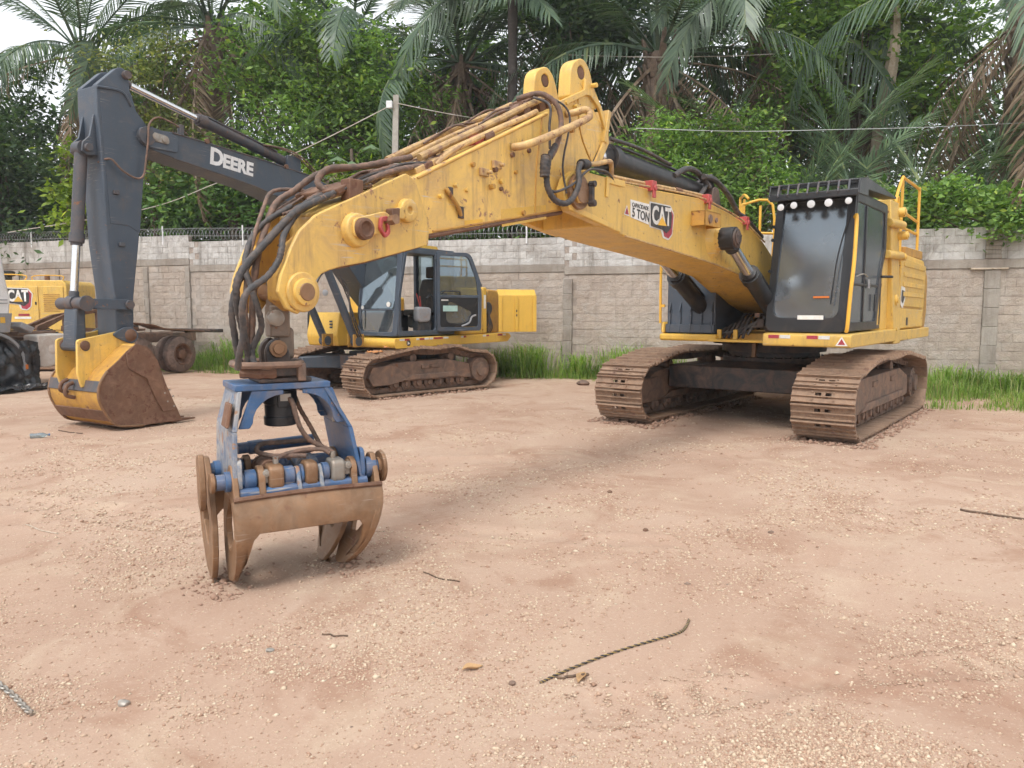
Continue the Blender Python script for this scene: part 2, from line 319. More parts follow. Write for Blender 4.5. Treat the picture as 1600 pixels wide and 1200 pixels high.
def tag(o, label, cat, group=None):
    o['label'] = label; o['category'] = cat
    if group: o['group'] = group
    return o
def kind(o, k): o['kind'] = k; return o
def heading(a): return math.atan2(-math.cos(R(a)), -math.sin(R(a)))
def text(name, s, size, mat, parent, origin, right, up, thick=0.01, shear=0.0, depth=0.0015, sx=1.0):
    cu = bpy.data.curves.new(name, 'FONT'); cu.body = s; cu.size = size; cu.offset = thick; cu.extrude = depth; cu.shear = shear; cu.resolution_u = 3
    t = bpy.data.objects.new(name, cu); C.objects.link(t)
    me = bpy.data.meshes.new_from_object(t.evaluated_get(bpy.context.evaluated_depsgraph_get()))
    bpy.data.objects.remove(t); bpy.data.curves.remove(cu)
    r = Vector(right).normalized(); u = Vector(up); u = (u - r*u.dot(r)).normalized(); n = r.cross(u)
    mt = Matrix((( *r, 0), (*u, 0), (*n, 0), (0, 0, 0, 1))).transposed(); mt.translation = Vector(origin)
    me.transform(mt @ Matrix.Diagonal((sx, 1, 1, 1))); me.name = name
    return link(name, me, mat, parent, ang=30)
def sidepoly(name, pts, y, mat, parent, t=0.003):
    m = MB(); m.prism(pts, y, y + t); return m.build(name, mat, parent)

# ---------------------------------------------------------------- ground
RUTS = [((-6.5, 7.6), (-2.4, 5.9), .20), ((-5.2, 5.6), (-2.9, 6.6), .16), ((-1.0, 5.9), (.95, 5.5), .14), ((2.4, 5.2), (4.6, 8.4), .22), ((-2.4, 8.3), (2.6, 8.9), .22), ((.6, 3.2), (2.4, 3.6), .13)]
def gz(x, y):
    h = 0.030 * noise.noise((x*0.35, y*0.35, 3.1)) + 0.014 * noise.noise((x*1.1, y*1.1, 7.7)) + 0.007 * noise.noise((x*3.1, y*3.1, 1.3))
    if y < 12: h += 0.010 * max(0, noise.noise((x*0.8 + 4, y*2.2, 5.5)))
    for (ax, ay), (bx, by), w in RUTS:
        dx, dy = bx-ax, by-ay; L = math.hypot(dx, dy); t = ((x-ax)*dx + (y-ay)*dy)/L; d = abs((x-ax)*dy - (y-ay)*dx)/L + .12*noise.noise((t*.5, ax, 0))
        if -.3 < t < L+.3 and d < w*1.6:
            k = max(0.0, 1 - (d/w)**2) if d < w else 0.0
            h += -.016*k + .010*max(0, 1-abs(d-w*1.2)/(w*.35)) + .005*k*math.sin(t*31)
    return h - 0.012
def make_ground():
    xs = np.unique(np.concatenate([np.linspace(-300, -30, 12), np.linspace(-30, -9, 60), np.linspace(-9, 9, 220), np.linspace(9, 30, 60), np.linspace(30, 300, 12)]))
    ys = np.unique(np.concatenate([np.linspace(-150, -2, 10), np.linspace(-2, 1.5, 10), np.linspace(1.5, 10, 170), np.linspace(10, 30, 120), np.linspace(30, 400, 16)]))
    X, Y = np.meshgrid(xs, ys); Z = np.array([[gz(x, y) if abs(x) < 31 and -3 < y < 31 else -0.02 for x in xs] for y in ys])
    V = np.stack([X, Y, Z], -1).reshape(-1, 3); nx, ny = len(xs), len(ys)
    i = np.arange(nx-1)[None] + nx*np.arange(ny-1)[:, None]
    F = np.stack([i, i+1, i+1+nx, i+nx], -1).reshape(-1, 4)
    m, nt, b = _nt('packed_gravelly_earth'); p = coords(nt, True)
    n1 = noise_tex(nt, p, 0.45, 7, 0.62, 0.6); n2 = noise_tex(nt, p, 2.3, 8, 0.7, 0.5); n3 = noise_tex(nt, p, 55, 4, 0.75); n4 = noise_tex(nt, p, 190, 3, 0.7)
    base = ramp(nt, n1, [(0.30, (0.350, 0.225, 0.162)), (0.50, (0.420, 0.290, 0.216)), (0.70, (0.458, 0.335, 0.256))])
    base = mixc(nt, math_n(nt, 'MULTIPLY', ramp(nt, noise_tex(nt, p, 0.9, 5, 0.7, 1.2), [(0.52, (0,)*3), (0.66, (1,)*3)]), 0.6), base, (0.285, 0.155, 0.100))
    base = mixc(nt, math_n(nt, 'MULTIPLY', ramp(nt, noise_tex(nt, p, 1.3, 6, 0.6, 1.0), [(0.52, (0,)*3), (0.66, (1,)*3)]), 0.5), base, (0.50, 0.385, 0.285))
    base = mixc(nt, math_n(nt, 'MULTIPLY', ramp(nt, n3, [(0.56, (0,)*3), (0.68, (1,)*3)]), 0.45), base, (0.62, 0.52, 0.41))
    base = mixc(nt, math_n(nt, 'MULTIPLY', ramp(nt, n4, [(0.55, (0,)*3), (0.70, (1,)*3)]), 0.5), base, (0.25, 0.165, 0.13))
    nt.links.new(base, b.inputs['Base Color']); b.inputs['Roughness'].default_value = 0.92; b.inputs['Specular IOR Level'].default_value = 0.25
    h = math_n(nt, 'ADD', math_n(nt, 'MULTIPLY', n3, 0.6), math_n(nt, 'MULTIPLY', n4, 0.35)); bump(nt, b, math_n(nt, 'ADD', h, n2), 0.6, 0.012)
    g = np_mesh('ground', V, F, m, None, True); kind(g, 'structure')
make_ground()

def pebble_mat():
    m, nt, b = _nt('mixed_pebbles'); g = nnode(nt, 'ShaderNodeNewGeometry')
    col = ramp(nt, g.outputs['Random Per Island'], [(0.0, (0.30, 0.18, 0.12)), (0.2, (0.42, 0.27, 0.19)), (0.6, (0.49, 0.36, 0.26)), (0.88, (0.56, 0.44, 0.32)), (0.99, (0.64, 0.54, 0.41)), (1.0, (0.2, 0.14, 0.11))])
    nt.links.new(col, b.inputs['Base Color']); b.inputs['Roughness'].default_value = 0.8; return m
M['pebble'] = pebble_mat()
def make_gravel():
    rng = np.random.default_rng(5); pts = []; want = 84000; tries = 0
    while len(pts) < want and tries < 60:
        tries += 1
        # uniform in depth-reciprocal so that density follows what the eye can resolve
        y = 1.0 / rng.uniform(1/15.0, 1/2.3, 20000); x = rng.uniform(-0.74, 0.74, 20000) * y
        r = rng.random(20000)
        for a, c, q in zip(x, y, r):
            d = noise.noise((a*0.9, c*0.9, 2.0)) * 0.9 + noise.noise((a*2.6, c*2.6, 9.0)) * 0.6
            if q < max(0.05, 0.22 + d * 1.1): pts.append((a, c))
    P = np.array(pts[:want]); n = len(P); sz = rng.lognormal(math.log(0.0047), 0.45, n) * np.clip(P[:, 1] / 4.5, 0.85, 1.7)
    sz = np.clip(sz, 0.0022, 0.017)
    base = np.array([(1,0,0),(0,1,0),(-1,0,0),(0,-1,0),(0,0,0.75),(0,0,-0.6)], float)
    fa = np.array([(0,1,4),(1,2,4),(2,3,4),(3,0,4),(1,0,5),(2,1,5),(3,2,5),(0,3,5)])
    V = base[None] * (1 + rng.uniform(-0.35, 0.35, (n, 6, 3))) * sz[:, None, None]
    V[:, :, 0] *= rng.uniform(0.8, 1.6, n)[:, None]
    a = rng.uniform(0, 6.28, n); ca, sa = np.cos(a)[:, None], np.sin(a)[:, None]
    X = V[:, :, 0]*ca - V[:, :, 1]*sa; Y = V[:, :, 0]*sa + V[:, :, 1]*ca
    Z0 = np.array([gz(x, y) for x, y in P])
    V = np.stack([X + P[:, :1], Y + P[:, 1:], V[:, :, 2] + (Z0 + sz*0.08)[:, None]], -1).reshape(-1, 3)
    F = (fa[None] + 6*np.arange(n)[:, None, None]).reshape(-1, 3)
    o = np_mesh('gravel', V, F, 'pebble', None, True); kind(o, 'stuff'); o['label'] = 'loose pale gravel scattered over the packed earth yard'; o['category'] = 'gravel'
make_gravel()
def clods():
    rng = np.random.default_rng(8); P = []; S = []
    def strip(cx, cy, ang, u0, u1, v0, v1, n, s):
        a = R(ang); f = (-math.sin(a), -math.cos(a)); l = (math.cos(a), -math.sin(a))
        for k in range(n):
            u, v = rng.uniform(u0, u1), rng.normal((v0+v1)/2, (v1-v0)/3); P.append((cx+f[0]*u+l[0]*v, cy+f[1]*u+l[1]*v)); S.append(s*rng.lognormal(0, .5))
    for s in (1, -1):
        strip(4.07, 12.2, 37.4, -2.6, 2.3, s*1.46+.36, s*1.46+.56, 260, .020); strip(4.07, 12.2, 37.4, -2.4, 2.2, s*1.46-.56, s*1.46-.36, 160, .020); strip(4.07, 12.2, 37.4, 1.75, 2.25, s*1.46-.4, s*1.46+.4, 180, .018)
        strip(-2.44, 16.74, 44.3, -1.3, 2.0, s*1.26+.3, s*1.26+.52, 160, .022)
    strip(-1.5, 4.9, -30, -.25, .35, -.55, -.25, 150, .010); strip(-1.5, 4.9, -30, -.1, .35, .25, .55, 110, .010)
    P_ = np.array(P); S_ = np.clip(np.array(S), .005, .05); n = len(P_)
    base = np.array([(1,0,0),(0,1,0),(-1,0,0),(0,-1,0),(0,0,0.7),(0,0,-0.6)], float); fa = np.array([(0,1,4),(1,2,4),(2,3,4),(3,0,4),(1,0,5),(2,1,5),(3,2,5),(0,3,5)])
    V = base[None]*(1+rng.uniform(-.35, .35, (n, 6, 3)))*S_[:, None, None]; Z = np.array([gz(x, y) for x, y in P_])
    V = V + np.stack([P_[:, 0], P_[:, 1], Z + S_*.2], -1)[:, None, :]
    o = np_mesh('soil_clods', V.reshape(-1, 3), (fa[None] + 6*np.arange(n)[:, None, None]).reshape(-1, 3), 'clod', None, True); kind(o, 'stuff'); o['label'] = 'crumbled soil clods around the tracks and the grapple tips'; o['category'] = 'soil'
clods()

# ---------------------------------------------------------------- perimeter wall of concrete blocks
def wall_mat(name, c0, c1, c2, white=0.0, mold=0.35, bs=1.0):
    m, nt, b = _nt(name); p = coords(nt, True)
    n1 = noise_tex(nt, p, 0.9, 7, 0.65, 0.6); n2 = noise_tex(nt, p, 5.0, 7, 0.7, 0.3); n3 = noise_tex(nt, p, 28, 5, 0.75)
    col = ramp(nt, n1, [(0.3, c0), (0.52, c1), (0.72, c2)])
    col = mixc(nt, math_n(nt, 'MULTIPLY', ramp(nt, n2, [(0.42, (0,)*3), (0.68, (1,)*3)]), 0.3), col, tuple(c*0.72 for c in c0))
    if white: col = mixc(nt, math_n(nt, 'MULTIPLY', ramp(nt, noise_tex(nt, p, 1.7, 8, 0.7, 0.9), [(0.47, (0,)*3), (0.6, (1,)*3)]), white), col, (0.62, 0.61, 0.59))
    st = noise_tex(nt, scaled(nt, p, (3.0, 3.0, 0.28)), 1.5, 6, 0.7)
    col = mixc(nt, math_n(nt, 'MULTIPLY', ramp(nt, st, [(0.52, (0,)*3), (0.70, (1,)*3)]), mold), col, (0.13, 0.115, 0.095))
    oi = nnode(nt, 'ShaderNodeObjectInfo').outputs['Random']; hv = nnode(nt, 'ShaderNodeHueSaturation'); nt.links.new(col, hv.inputs['Color'])
    g = nnode(nt, 'ShaderNodeNewGeometry').outputs['Random Per Island']
    nt.links.new(ramp(nt, math_n(nt, 'FRACT', math_n(nt, 'ADD', oi, g)), [(0, (0.93,)*3), (1, (1.06,)*3)]), hv.inputs['Value'])
    nt.links.new(hv.outputs[0], b.inputs['Base Color']); b.inputs['Roughness'].default_value = 0.95; b.inputs['Specular IOR Level'].default_value = 0.2
    n5 = noise_tex(nt, p, 12, 4, 0.7); bump(nt, b, math_n(nt, 'ADD', n3, math_n(nt, 'MULTIPLY', n5, 0.9)), 0.75*bs, 0.03); return m
M['block'] = wall_mat('rough_block', (0.395, 0.325, 0.272), (0.45, 0.378, 0.32), (0.49, 0.42, 0.365), 0.2, 0.2)
M['block_white'] = wall_mat('whitewashed_block', (0.38, 0.35, 0.32), (0.50, 0.48, 0.46), (0.60, 0.59, 0.58), 0.65, 0.6, 0.7)
M['mortar'] = wall_mat('mortar', (0.33, 0.275, 0.235), (0.39, 0.33, 0.285), (0.44, 0.385, 0.34), 0.1, 0.3)
M['plaster'] = wall_mat('cast_concrete', (0.27, 0.225, 0.19), (0.34, 0.30, 0.26), (0.40, 0.36, 0.32), 0.1, 0.45, 0.6)

def block_arr(rng, L, Hh, rough):
    """verts (22) and quads of one block, front at y<0, joint side at y=+0.035"""
    xs = np.linspace(-L/2, L/2, 4); zs = np.linspace(-Hh/2, Hh/2, 3)
    V = []
    for z in zs:
        for x in xs:
            e = 0.0 if (abs(x) < L/2-1e-6 and abs(z) < Hh/2-1e-6) else 0.003
            V.append((x + rng.uniform(-.004, .004), e + rng.uniform(-rough, rough), z + rng.uniform(-.004, .004)))
    F = [(r*4+c, r*4+c+1, r*4+c+5, r*4+c+4) for r in range(2) for c in range(3)]
    loop = [0, 1, 2, 3, 7, 11, 10, 9, 8, 4]; o = 12
    V += [(V[i][0], 0.04, V[i][2]) for i in loop]
    F += [(loop[(k+1) % 10], loop[k], o+k, o+(k+1) % 10) for k in range(10)]
    return np.array(V), np.array(F)
def make_wall():
    rng = np.random.default_rng(11)
    root = thing('perimeter_wall', 'long grey block wall with whitewashed top courses behind the excavators', 'wall', (1.33, 19.7, 0))
    O = Vector((1.33, 19.7, 0))
    segs = [((15.4, 14.73), (1.33, 19.7), 0.0), ((1.33, 19.7), (-4.0, 21.2), 0.07), ((-4.0, 21.2), (-9.5, 22.85), 0.22), ((-9.5, 22.85), (-20.0, 26.9), 0.42)]
    L, Hc, Hu = 0.40, 0.196, 0.17
    variants = {}
    for up in (0, 1):
        variants[up] = []
        for k in range(6):
            V, F = block_arr(rng, L-0.007, (Hu if up else Hc)-0.007, 0.004 if not up else 0.003)
            me = bpy.data.meshes.new('block'); me.from_pydata(V.tolist(), [], F.tolist()); me.materials.append(M['block_white' if up else 'block']); variants[up].append((me, V, F))
    far = {0: ([], [], 0), 1: ([], [], 0)}; single = 0; FV = {0: [], 1: []}; FF = {0: [], 1: []}; cnt = {0: 0, 1: 0}
    for si, (a, b, dz) in enumerate(segs):
        A, B = Vector((*a, 0)), Vector((*b, 0)); D = B - A; n = D.length; u = D.normalized(); ang = math.atan2(-u.y, -u.x)
        Rz = np.array(Matrix.Rotation(ang, 3, 'Z'))
        def P(s, off, z): return A + u*s + Vector((u.y, -u.x, 0)).cross(Vector((0, 0, 0))) + Vector((-u.y, u.x, 0))*(-off) + Vector((0, 0, z)) - O
        nf = Vector((-u.y, u.x, 0))          # u runs to the left, so this points to the camera side
        if nf.y > 0: nf = -nf
        # mortar core
        m = MB(); c = [A - nf*0.14, B - nf*0.14, B + nf*(-0.010), A + nf*(-0.010)]
        m.hexa([p - O + Vector((0, 0, -0.4)) for p in c], [p - O + Vector((0, 0, 3.425 + dz)) for p in c]); m.build('mortar_core', 'mortar', root)
        m = MB(); z0, z1 = 2.555 + dz, 2.745 + dz; c = [A - nf*0.10, B - nf*0.10, B + nf*0.022, A + nf*0.022]
        m.hexa([p - O + Vector((0, 0, z0)) for p in c], [p - O + Vector((0, 0, z1)) for p in c]); m.build('ring_beam', 'plaster', root, 0.008)
        rows = [(i, 0, dz + 2.55 - Hc*(i+0.5)) for i in range(14 + (2 if dz > .2 else 0))] + [(i, 1, dz + 2.75 + Hu*(i+0.5)) for i in range(4)]
        for i, up, zc in rows:
            off = (i % 2)*L/2; k = 0; s = off + L/2 if off == 0 else L/2 - L/2
            s = L/2 - off
            while s < n + L/2:
                sc = min(max(s, L/2 - 0.0), n - L/2 + 0.0); pos = A + u*sc
                me, V, F = variants[up][rng.integers(6)]
                proud = rng.uniform(-0.004, 0.005) + (0.004 if si else 0)
                near = (si == 0 and (8.95 < pos.x < 11.05 or pos.x < 4.0)) or (si == 1 and pos.x > -0.1)
                if near and single < 300 and zc > 0.05 and abs(sc - s) < 0.01:
                    o = bpy.data.objects.new('block', me); C.objects.link(o); o.parent = root
                    o.location = pos + nf*proud - O + Vector((0, 0, zc)); o.rotation_euler = (0, 0, ang); single += 1
                elif abs(sc - s) < 0.21:
                    W = V.copy(); W[:, 0] *= (1.0 if abs(sc-s) < 0.01 else 0.5)
                    if abs(sc-s) >= 0.01: pos = A + u*(L/4 if s < n/2 else n - L/4)
                    W = W @ Rz.T + np.array(pos + nf*proud - O + Vector((0, 0, zc)))
                    FV[up].append(W); FF[up].append(F + cnt[up]); cnt[up] += len(W)
                s += L
    for up in (0, 1):
        o = np_mesh('block_courses', np.concatenate(FV[up]), np.concatenate(FF[up]), 'block_white' if up else 'block', root); kind(o, 'stuff')
    def pil(x, w, d, z1, nm='pilaster', z0=-0.3):
        for a, b, dz in segs:
            if min(a[0], b[0]) <= x <= max(a[0], b[0]):
                t = (x - a[0])/(b[0]-a[0]); p = Vector((x, a[1]+t*(b[1]-a[1]), 0)); u = (Vector((*b, 0))-Vector((*a, 0))).normalized()
                nf = Vector((-u.y, u.x, 0)); nf = -nf if nf.y > 0 else nf
                m = MB(); N = 7
                for k in range(N):
                    za, zb = z0+(z1+dz-z0)*k/N, z0+(z1+dz-z0)*(k+1)/N; j = rng.uniform(-.012, .012)
                    c = [p - u*w/2 + nf*-0.01, p + u*w/2 + nf*-0.01, p + u*(w/2+j) + nf*(d+j), p - u*(w/2-j) + nf*(d-j)]
                    m.hexa([q - O + Vector((0, 0, za)) for q in c], [q - O + Vector((0, 0, zb-0.002)) for q in c])
                return m.build(nm, 'plaster', root, 0.012)
    pil(10.25, 0.30, 0.05, 2.52); pil(1.42, 0.24, 0.07, 2.46); pil(5.6, 0.28, 0.05, 2.5)
    for x in (-3.9, -7.0, -9.55, -11.05, -12.9, -14.5, -16.2): pil(x, 0.16, 0.06, 2.52)
    pil(10.25, 0.30, 0.035, 3.40, 'pilaster', 2.76)
    m = MB(); p = Vector((10.22, 16.62, 2.53)) - O; u = Vector((0.943, -0.333, 0)); nf = Vector((-0.333, -0.943, 0))
    c = [p - u*0.36 - nf*0.02, p + u*0.34 - nf*0.02, p + u*0.34 + nf*0.13, p - u*0.36 + nf*0.13]
    m.hexa(c, [q + Vector((0, 0, 0.035)) for q in c]); m.build('formwork_plank', 'wood_pale', root, 0.004)
    # razor wire along the left part of the wall
    rw = thing('razor_wire', 'coiled razor wire on posts along the top of the left wall', 'razor wire', (-4, 21.3, 3.5)); O2 = Vector((-4, 21.3, 3.5))
    h = MB(); path = [Vector((1.3, 19.75, 3.5)), Vector((-4.0, 21.25, 3.55)), Vector((-9.5, 22.9, 3.7)), Vector((-19.8, 26.9, 3.9))]
    pts = []; turns = 0
    for i in range(3):
        a, b = path[i], path[i+1]; n = int((b-a).length/0.125); d = (b-a).normalized(); w = d.cross(Vector((0, 0, 1)))
        for k in range(n*10):
            t = k/(n*10); ph = 2*math.pi*k/10; r = 0.16 + 0.03*noise.noise((k*0.021, i, 0))
            pts.append(a.lerp(b, t) + w*math.cos(ph)*r + Vector((0, 0, 0.17 + math.sin(ph)*r)) - O2)
    h.tube(pts, 0.005, 3, 1); h.build('wire_coil', 'galv', rw)
    for i in range(3):
        a, b = path[i], path[i+1]; n = max(1, int((b-a).length/2.3))
        for k in range(n):
            q = a.lerp(b, (k+0.35)/n) - O2; p_ = MB(); p_.cyl(q + Vector((0, -0.06, -0.15)), q + Vector((0, -0.06, 0.42)), 0.022, n=8); p_.build('wire_post', 'white', rw)
        for zz in (0.12, 0.34):
            p_ = MB(); p_.tube([a - O2 + Vector((0, -0.05, zz)), b - O2 + Vector((0, -0.05, zz))], 0.006, 4, 1); p_.build('straight_wire', 'galv', rw)
make_wall()

# ---------------------------------------------------------------- crawler tracks shared by both excavators
def shoe_mesh(pitch, w, hole):
    m = MB(); t = pitch*0.485; s = 0.10 if hole else 0.0
    if hole:
        m.box((-t, -w/2, -0.012), (t, -s, 0.012)); m.box((-t, s, -0.012), (t, w/2, 0.012))
        m.box((-t, -s, -0.012), (-t*0.45, s, 0.011)); m.box((t*0.3, -s, -0.012), (t, s, 0.011)); m.box((-t*0.45, -0.025, -0.012), (t*0.3, 0.025, 0.011))
    else: m.box((-t, -w/2, -0.012), (t, w/2, 0.012))
    for x, h in ((-t+0.012, 0.052), (0.01, 0.036), (t-0.010, 0.040)):
        m.hexa([(x-0.013, -w/2, 0.012), (x+0.013, -w/2, 0.012), (x+0.013, w/2, 0.012), (x-0.013, w/2, 0.012)], [(x-0.006, -w/2+0.004, h), (x+0.006, -w/2+0.004, h), (x+0.006, w/2-0.004, h), (x-0.006, w/2-0.004, h)])
    for y in (-0.13, 0.13):
        for x in (-t*0.5, t*0.5): m.cyl((x, y, 0.012), (x, y, 0.028), 0.013, n=6)
    me = bpy.data.meshes.new('shoe'); me.from_pydata(m.v, [], m.f); me.materials.append(M['shoe']); return me
def track_path(xf, xr, r, zc, ztop, x1, x2):
    P = [Vector((xr + (xf-xr)*i/30, 0, zc-r)) for i in range(31)]
    P += [Vector((xf + r*math.sin(a), 0, zc - r*math.cos(a))) for a in [math.pi*i/16 for i in range(1, 17)]]
    top = smooth([(xf-0.05, 0, zc+r), (xf-0.35, 0, zc+r+(ztop-zc-r)*0.42), (x1, 0, ztop), ((x1+x2)/2, 0, ztop-0.025), (x2, 0, ztop), (xr+0.35, 0, zc+r+(ztop-zc-r)*0.3), (xr+0.05, 0, zc+r)], 8)
    P += top + [Vector((xr - r*math.sin(a), 0, zc + r*math.cos(a))) for a in [math.pi*i/16 for i in range(0, 16)]]
    return P
def make_track(root, xf, xr, r, zc, ztop, x1, x2, ly, w, pitch, side, rot=0.0, frame_mat='frame_mud', nroll=8):
    xfm = Matrix.Rotation(rot, 4, 'Z') @ Matrix.Translation((0, ly, 0))
    P = track_path(xf, xr, r, zc, ztop, x1, x2); P.append(P[0]); cum = [0.0]
    for a, b in zip(P, P[1:]): cum.append(cum[-1] + (b-a).length)
    n = round(cum[-1]/pitch); sp = cum[-1]/n
    def at(s):
        s %= cum[-1]
        i = max(k for k in range(len(cum)-1) if cum[k] <= s + 1e-9)
        return P[i].lerp(P[i+1], (s-cum[i])/max(1e-9, cum[i+1]-cum[i]))
    ch = MB()
    for k in range(n):
        a, b = at(k*sp - sp*0.46), at(k*sp + sp*0.46); d = (b-a).normalized(); nn = Vector((d.z, 0, -d.x))
        for y in (-0.085, 0.085):
            c0 = [a - nn*0.03 + Vector((0, y-0.022, 0)), b - nn*0.03 + Vector((0, y-0.022, 0)), b - nn*0.03 + Vector((0, y+0.022, 0)), a - nn*0.03 + Vector((0, y+0.022, 0))]
            ch.hexa([p - nn*0.10 for p in c0], c0)
        ch.cyl(b - nn*0.085 + Vector((0, -0.11, 0)), b - nn*0.085 + Vector((0, 0.11, 0)), 0.028, n=6)
    chain = ch.build('track_chain', frame_mat, root, xf=xfm); chain['kind'] = 'stuff'; del chain['kind']
    mes = [shoe_mesh(sp, w, True)]
    rnd = random.Random(int(ly*100))
    for k in range(n):
        p = at(k*sp); d = (at(k*sp + 0.05) - at(k*sp - 0.05)).normalized(); nn = Vector((d.z, 0, -d.x))
        mt = Matrix(((d.x, 0, nn.x, p.x), (0, 1, 0, p.y), (d.z, 0, nn.z, p.z), (0, 0, 0, 1)))
        if mt.to_3x3().determinant() < 0: mt = mt @ Matrix.Diagonal((-1, 1, 1, 1))
        o = bpy.data.objects.new('shoe', mes[0]); C.objects.link(o); o.parent = chain
        o.matrix_local = xfm @ mt @ Matrix.Translation((0, rnd.uniform(-.004, .004), rnd.uniform(-.004, .004)))
    # frame, rollers, wheels
    f = MB(); zt = ztop - 0.25
    f.prism([(xf-0.32, zc-0.14), (xf-0.02, zc-0.10), (xf-0.02, zc+0.12), (xf-0.4, zt-0.02), (xf-0.9, zt), (xr+0.9, zt), (xr+0.3, zc+0.14), (xr+0.25, zc-0.16), (xr+0.55, 0.27), (xf-0.55, 0.27)], -0.20, 0.20)
    sgn = 1 if ly > 0 else -1
    f.prism([(xf-0.35, zc-0.18), (xf+0.06, zc-0.18), (xf+0.16, zc-0.02), (xf+0.06, zc+0.18), (xf-0.45, zc+0.2), (xf-0.8, zc+0.05), (xf-0.8, zc-0.1)], -0.225, 0.225)
    f.prism([(xf-0.9, 0.40), (xr+0.75, 0.40), (xr+0.55, 0.30), (xf-0.6, 0.30)], -0.245, 0.245)
    f.box((xf-1.6, sgn*0.20-0.02, zt-0.16), (xf-1.3, sgn*0.20+0.02, zt-0.08)); f.box((xr+1.3, sgn*0.20-0.02, zt-0.16), (xr+1.6, sgn*0.20+0.02, zt-0.08))
    fr = f.build('track_frame', frame_mat, root, 0.012, xf=xfm)
    for k in range(nroll):
        x = xr + 0.5 + (xf - xr - 1.0)*k/(nroll-1); q = MB()
        q.lathe((x, -0.19, 0.22), (0, 1, 0), [(0, 0.05), (0.03, 0.06), (0.05, 0.115), (0.13, 0.115), (0.15, 0.09), (0.23, 0.09), (0.25, 0.115), (0.33, 0.115), (0.35, 0.06), (0.38, 0.05)], 14)
        q.build('track_roller', frame_mat, fr, xf=xfm)
    for x in (x1, x2):
        q = MB(); q.lathe((x, -0.16, ztop-0.20), (0, 1, 0), [(0, 0.05), (0.02, 0.085), (0.12, 0.085), (0.14, 0.06), (0.18, 0.06), (0.20, 0.085), (0.30, 0.085), (0.32, 0.05)], 14)
        q.box((x-0.05, -0.06, zt-0.02), (x+0.05, 0.06, ztop-0.24)); q.build('carrier_roller', frame_mat, fr, xf=xfm)
    q = MB(); q.lathe((xf, -0.13, zc), (0, 1, 0), [(0, 0.1), (0.0, r-0.22), (0.02, r-0.15), (0.05, r-0.13), (0.21, r-0.13), (0.24, r-0.15), (0.26, r-0.22), (0.26, 0.1)], 24); q.build('idler_wheel', frame_mat, fr, xf=xfm)
    q = MB(); T = 21
    prof = [(xr + (r-0.10 - (0.06 if i % 2 else 0))*math.cos(math.pi*i/T), zc + (r-0.10 - (0.06 if i % 2 else 0))*math.sin(math.pi*i/T)) for i in range(2*T)]
    q.prism(prof, -0.03, 0.03); q.lathe((xr, sgn*0.03, zc), (0, sgn, 0), [(0, 0.27), (0.10, 0.27), (0.14, 0.25), (0.20, 0.25), (0.22, 0.15), (0.26, 0.14)], 22)
    for k in range(10): q.cyl((xr+0.2*math.cos(k*.628), sgn*0.22, zc+0.2*math.sin(k*.628)), (xr+0.2*math.cos(k*.628), sgn*0.25, zc+0.2*math.sin(k*.628)), 0.014, n=6)
    q.build('drive_sprocket', frame_mat, fr, xf=xfm)
    return chain

def hyd(root, p0, p1, split, rb, rr, mat_b, mat_r='chrome', name='hydraulic_cylinder', n=16, barrel_at=0):
    """barrel from p0 to the split fraction, rod on to p1, eyes at both ends"""
    a, b = Vector(p0), Vector(p1); s = a.lerp(b, split); d = (b-a).normalized()
    m = MB(); m.cyl(a, s, rb, n=n); m.cyl(s - d*0.07, s + d*0.06, rb*1.17, n=n); m.cyl(s + d*0.06, s + d*0.10, rb*0.9, n=n)
    m.cyl(a + Vector((0, -rb*1.1, 0)), a + Vector((0, rb*1.1, 0)), rb*1.25, n=n)
    m.tube([a + d*0.25 + Vector((0, rb*0.6, rb*1.05)), s - d*0.2 + Vector((0, rb*0.6, rb*1.05)), s - d*0.06 + Vector((0, rb*0.4, rb*0.9))], 0.018, 6, 3)
    o = m.build(name, mat_b, root, ang=30)
    q = MB(); q.cyl(s, b, rr, n=n); q.build('piston_rod', mat_r, o)
    e = MB(); e.cyl(b + Vector((0, -rb*1.0, 0)), b + Vector((0, rb*1.0, 0)), rb*1.2, n=n); e.cyl(b - d*rb*1.9, b, rr*1.25, n=n); e.build('rod_eye', mat_b, o)
    return o
def fit_text(name, s, w, h, mat, root, o, r, up, y):
    t = text(name, s, 1.0, mat, root, (0, 0, 0), (1, 0, 0), (0, 1, 0), 0.035, 0, 0.0)
    me = t.data; xs = [v.co.x for v in me.vertices]; ys = [v.co.y for v in me.vertices]; x0, x1, y0_, y1 = min(xs), max(xs), min(ys), max(ys)
    r = Vector(r); up = Vector(up)
    for v in me.vertices:
        a, b = (v.co.x-x0)/(x1-x0)*w, (v.co.y-y0_)/(y1-y0_)*h; c = r*a + up*b; v.co = (o[0]+c.x, y, o[1]+c.z)
    return t
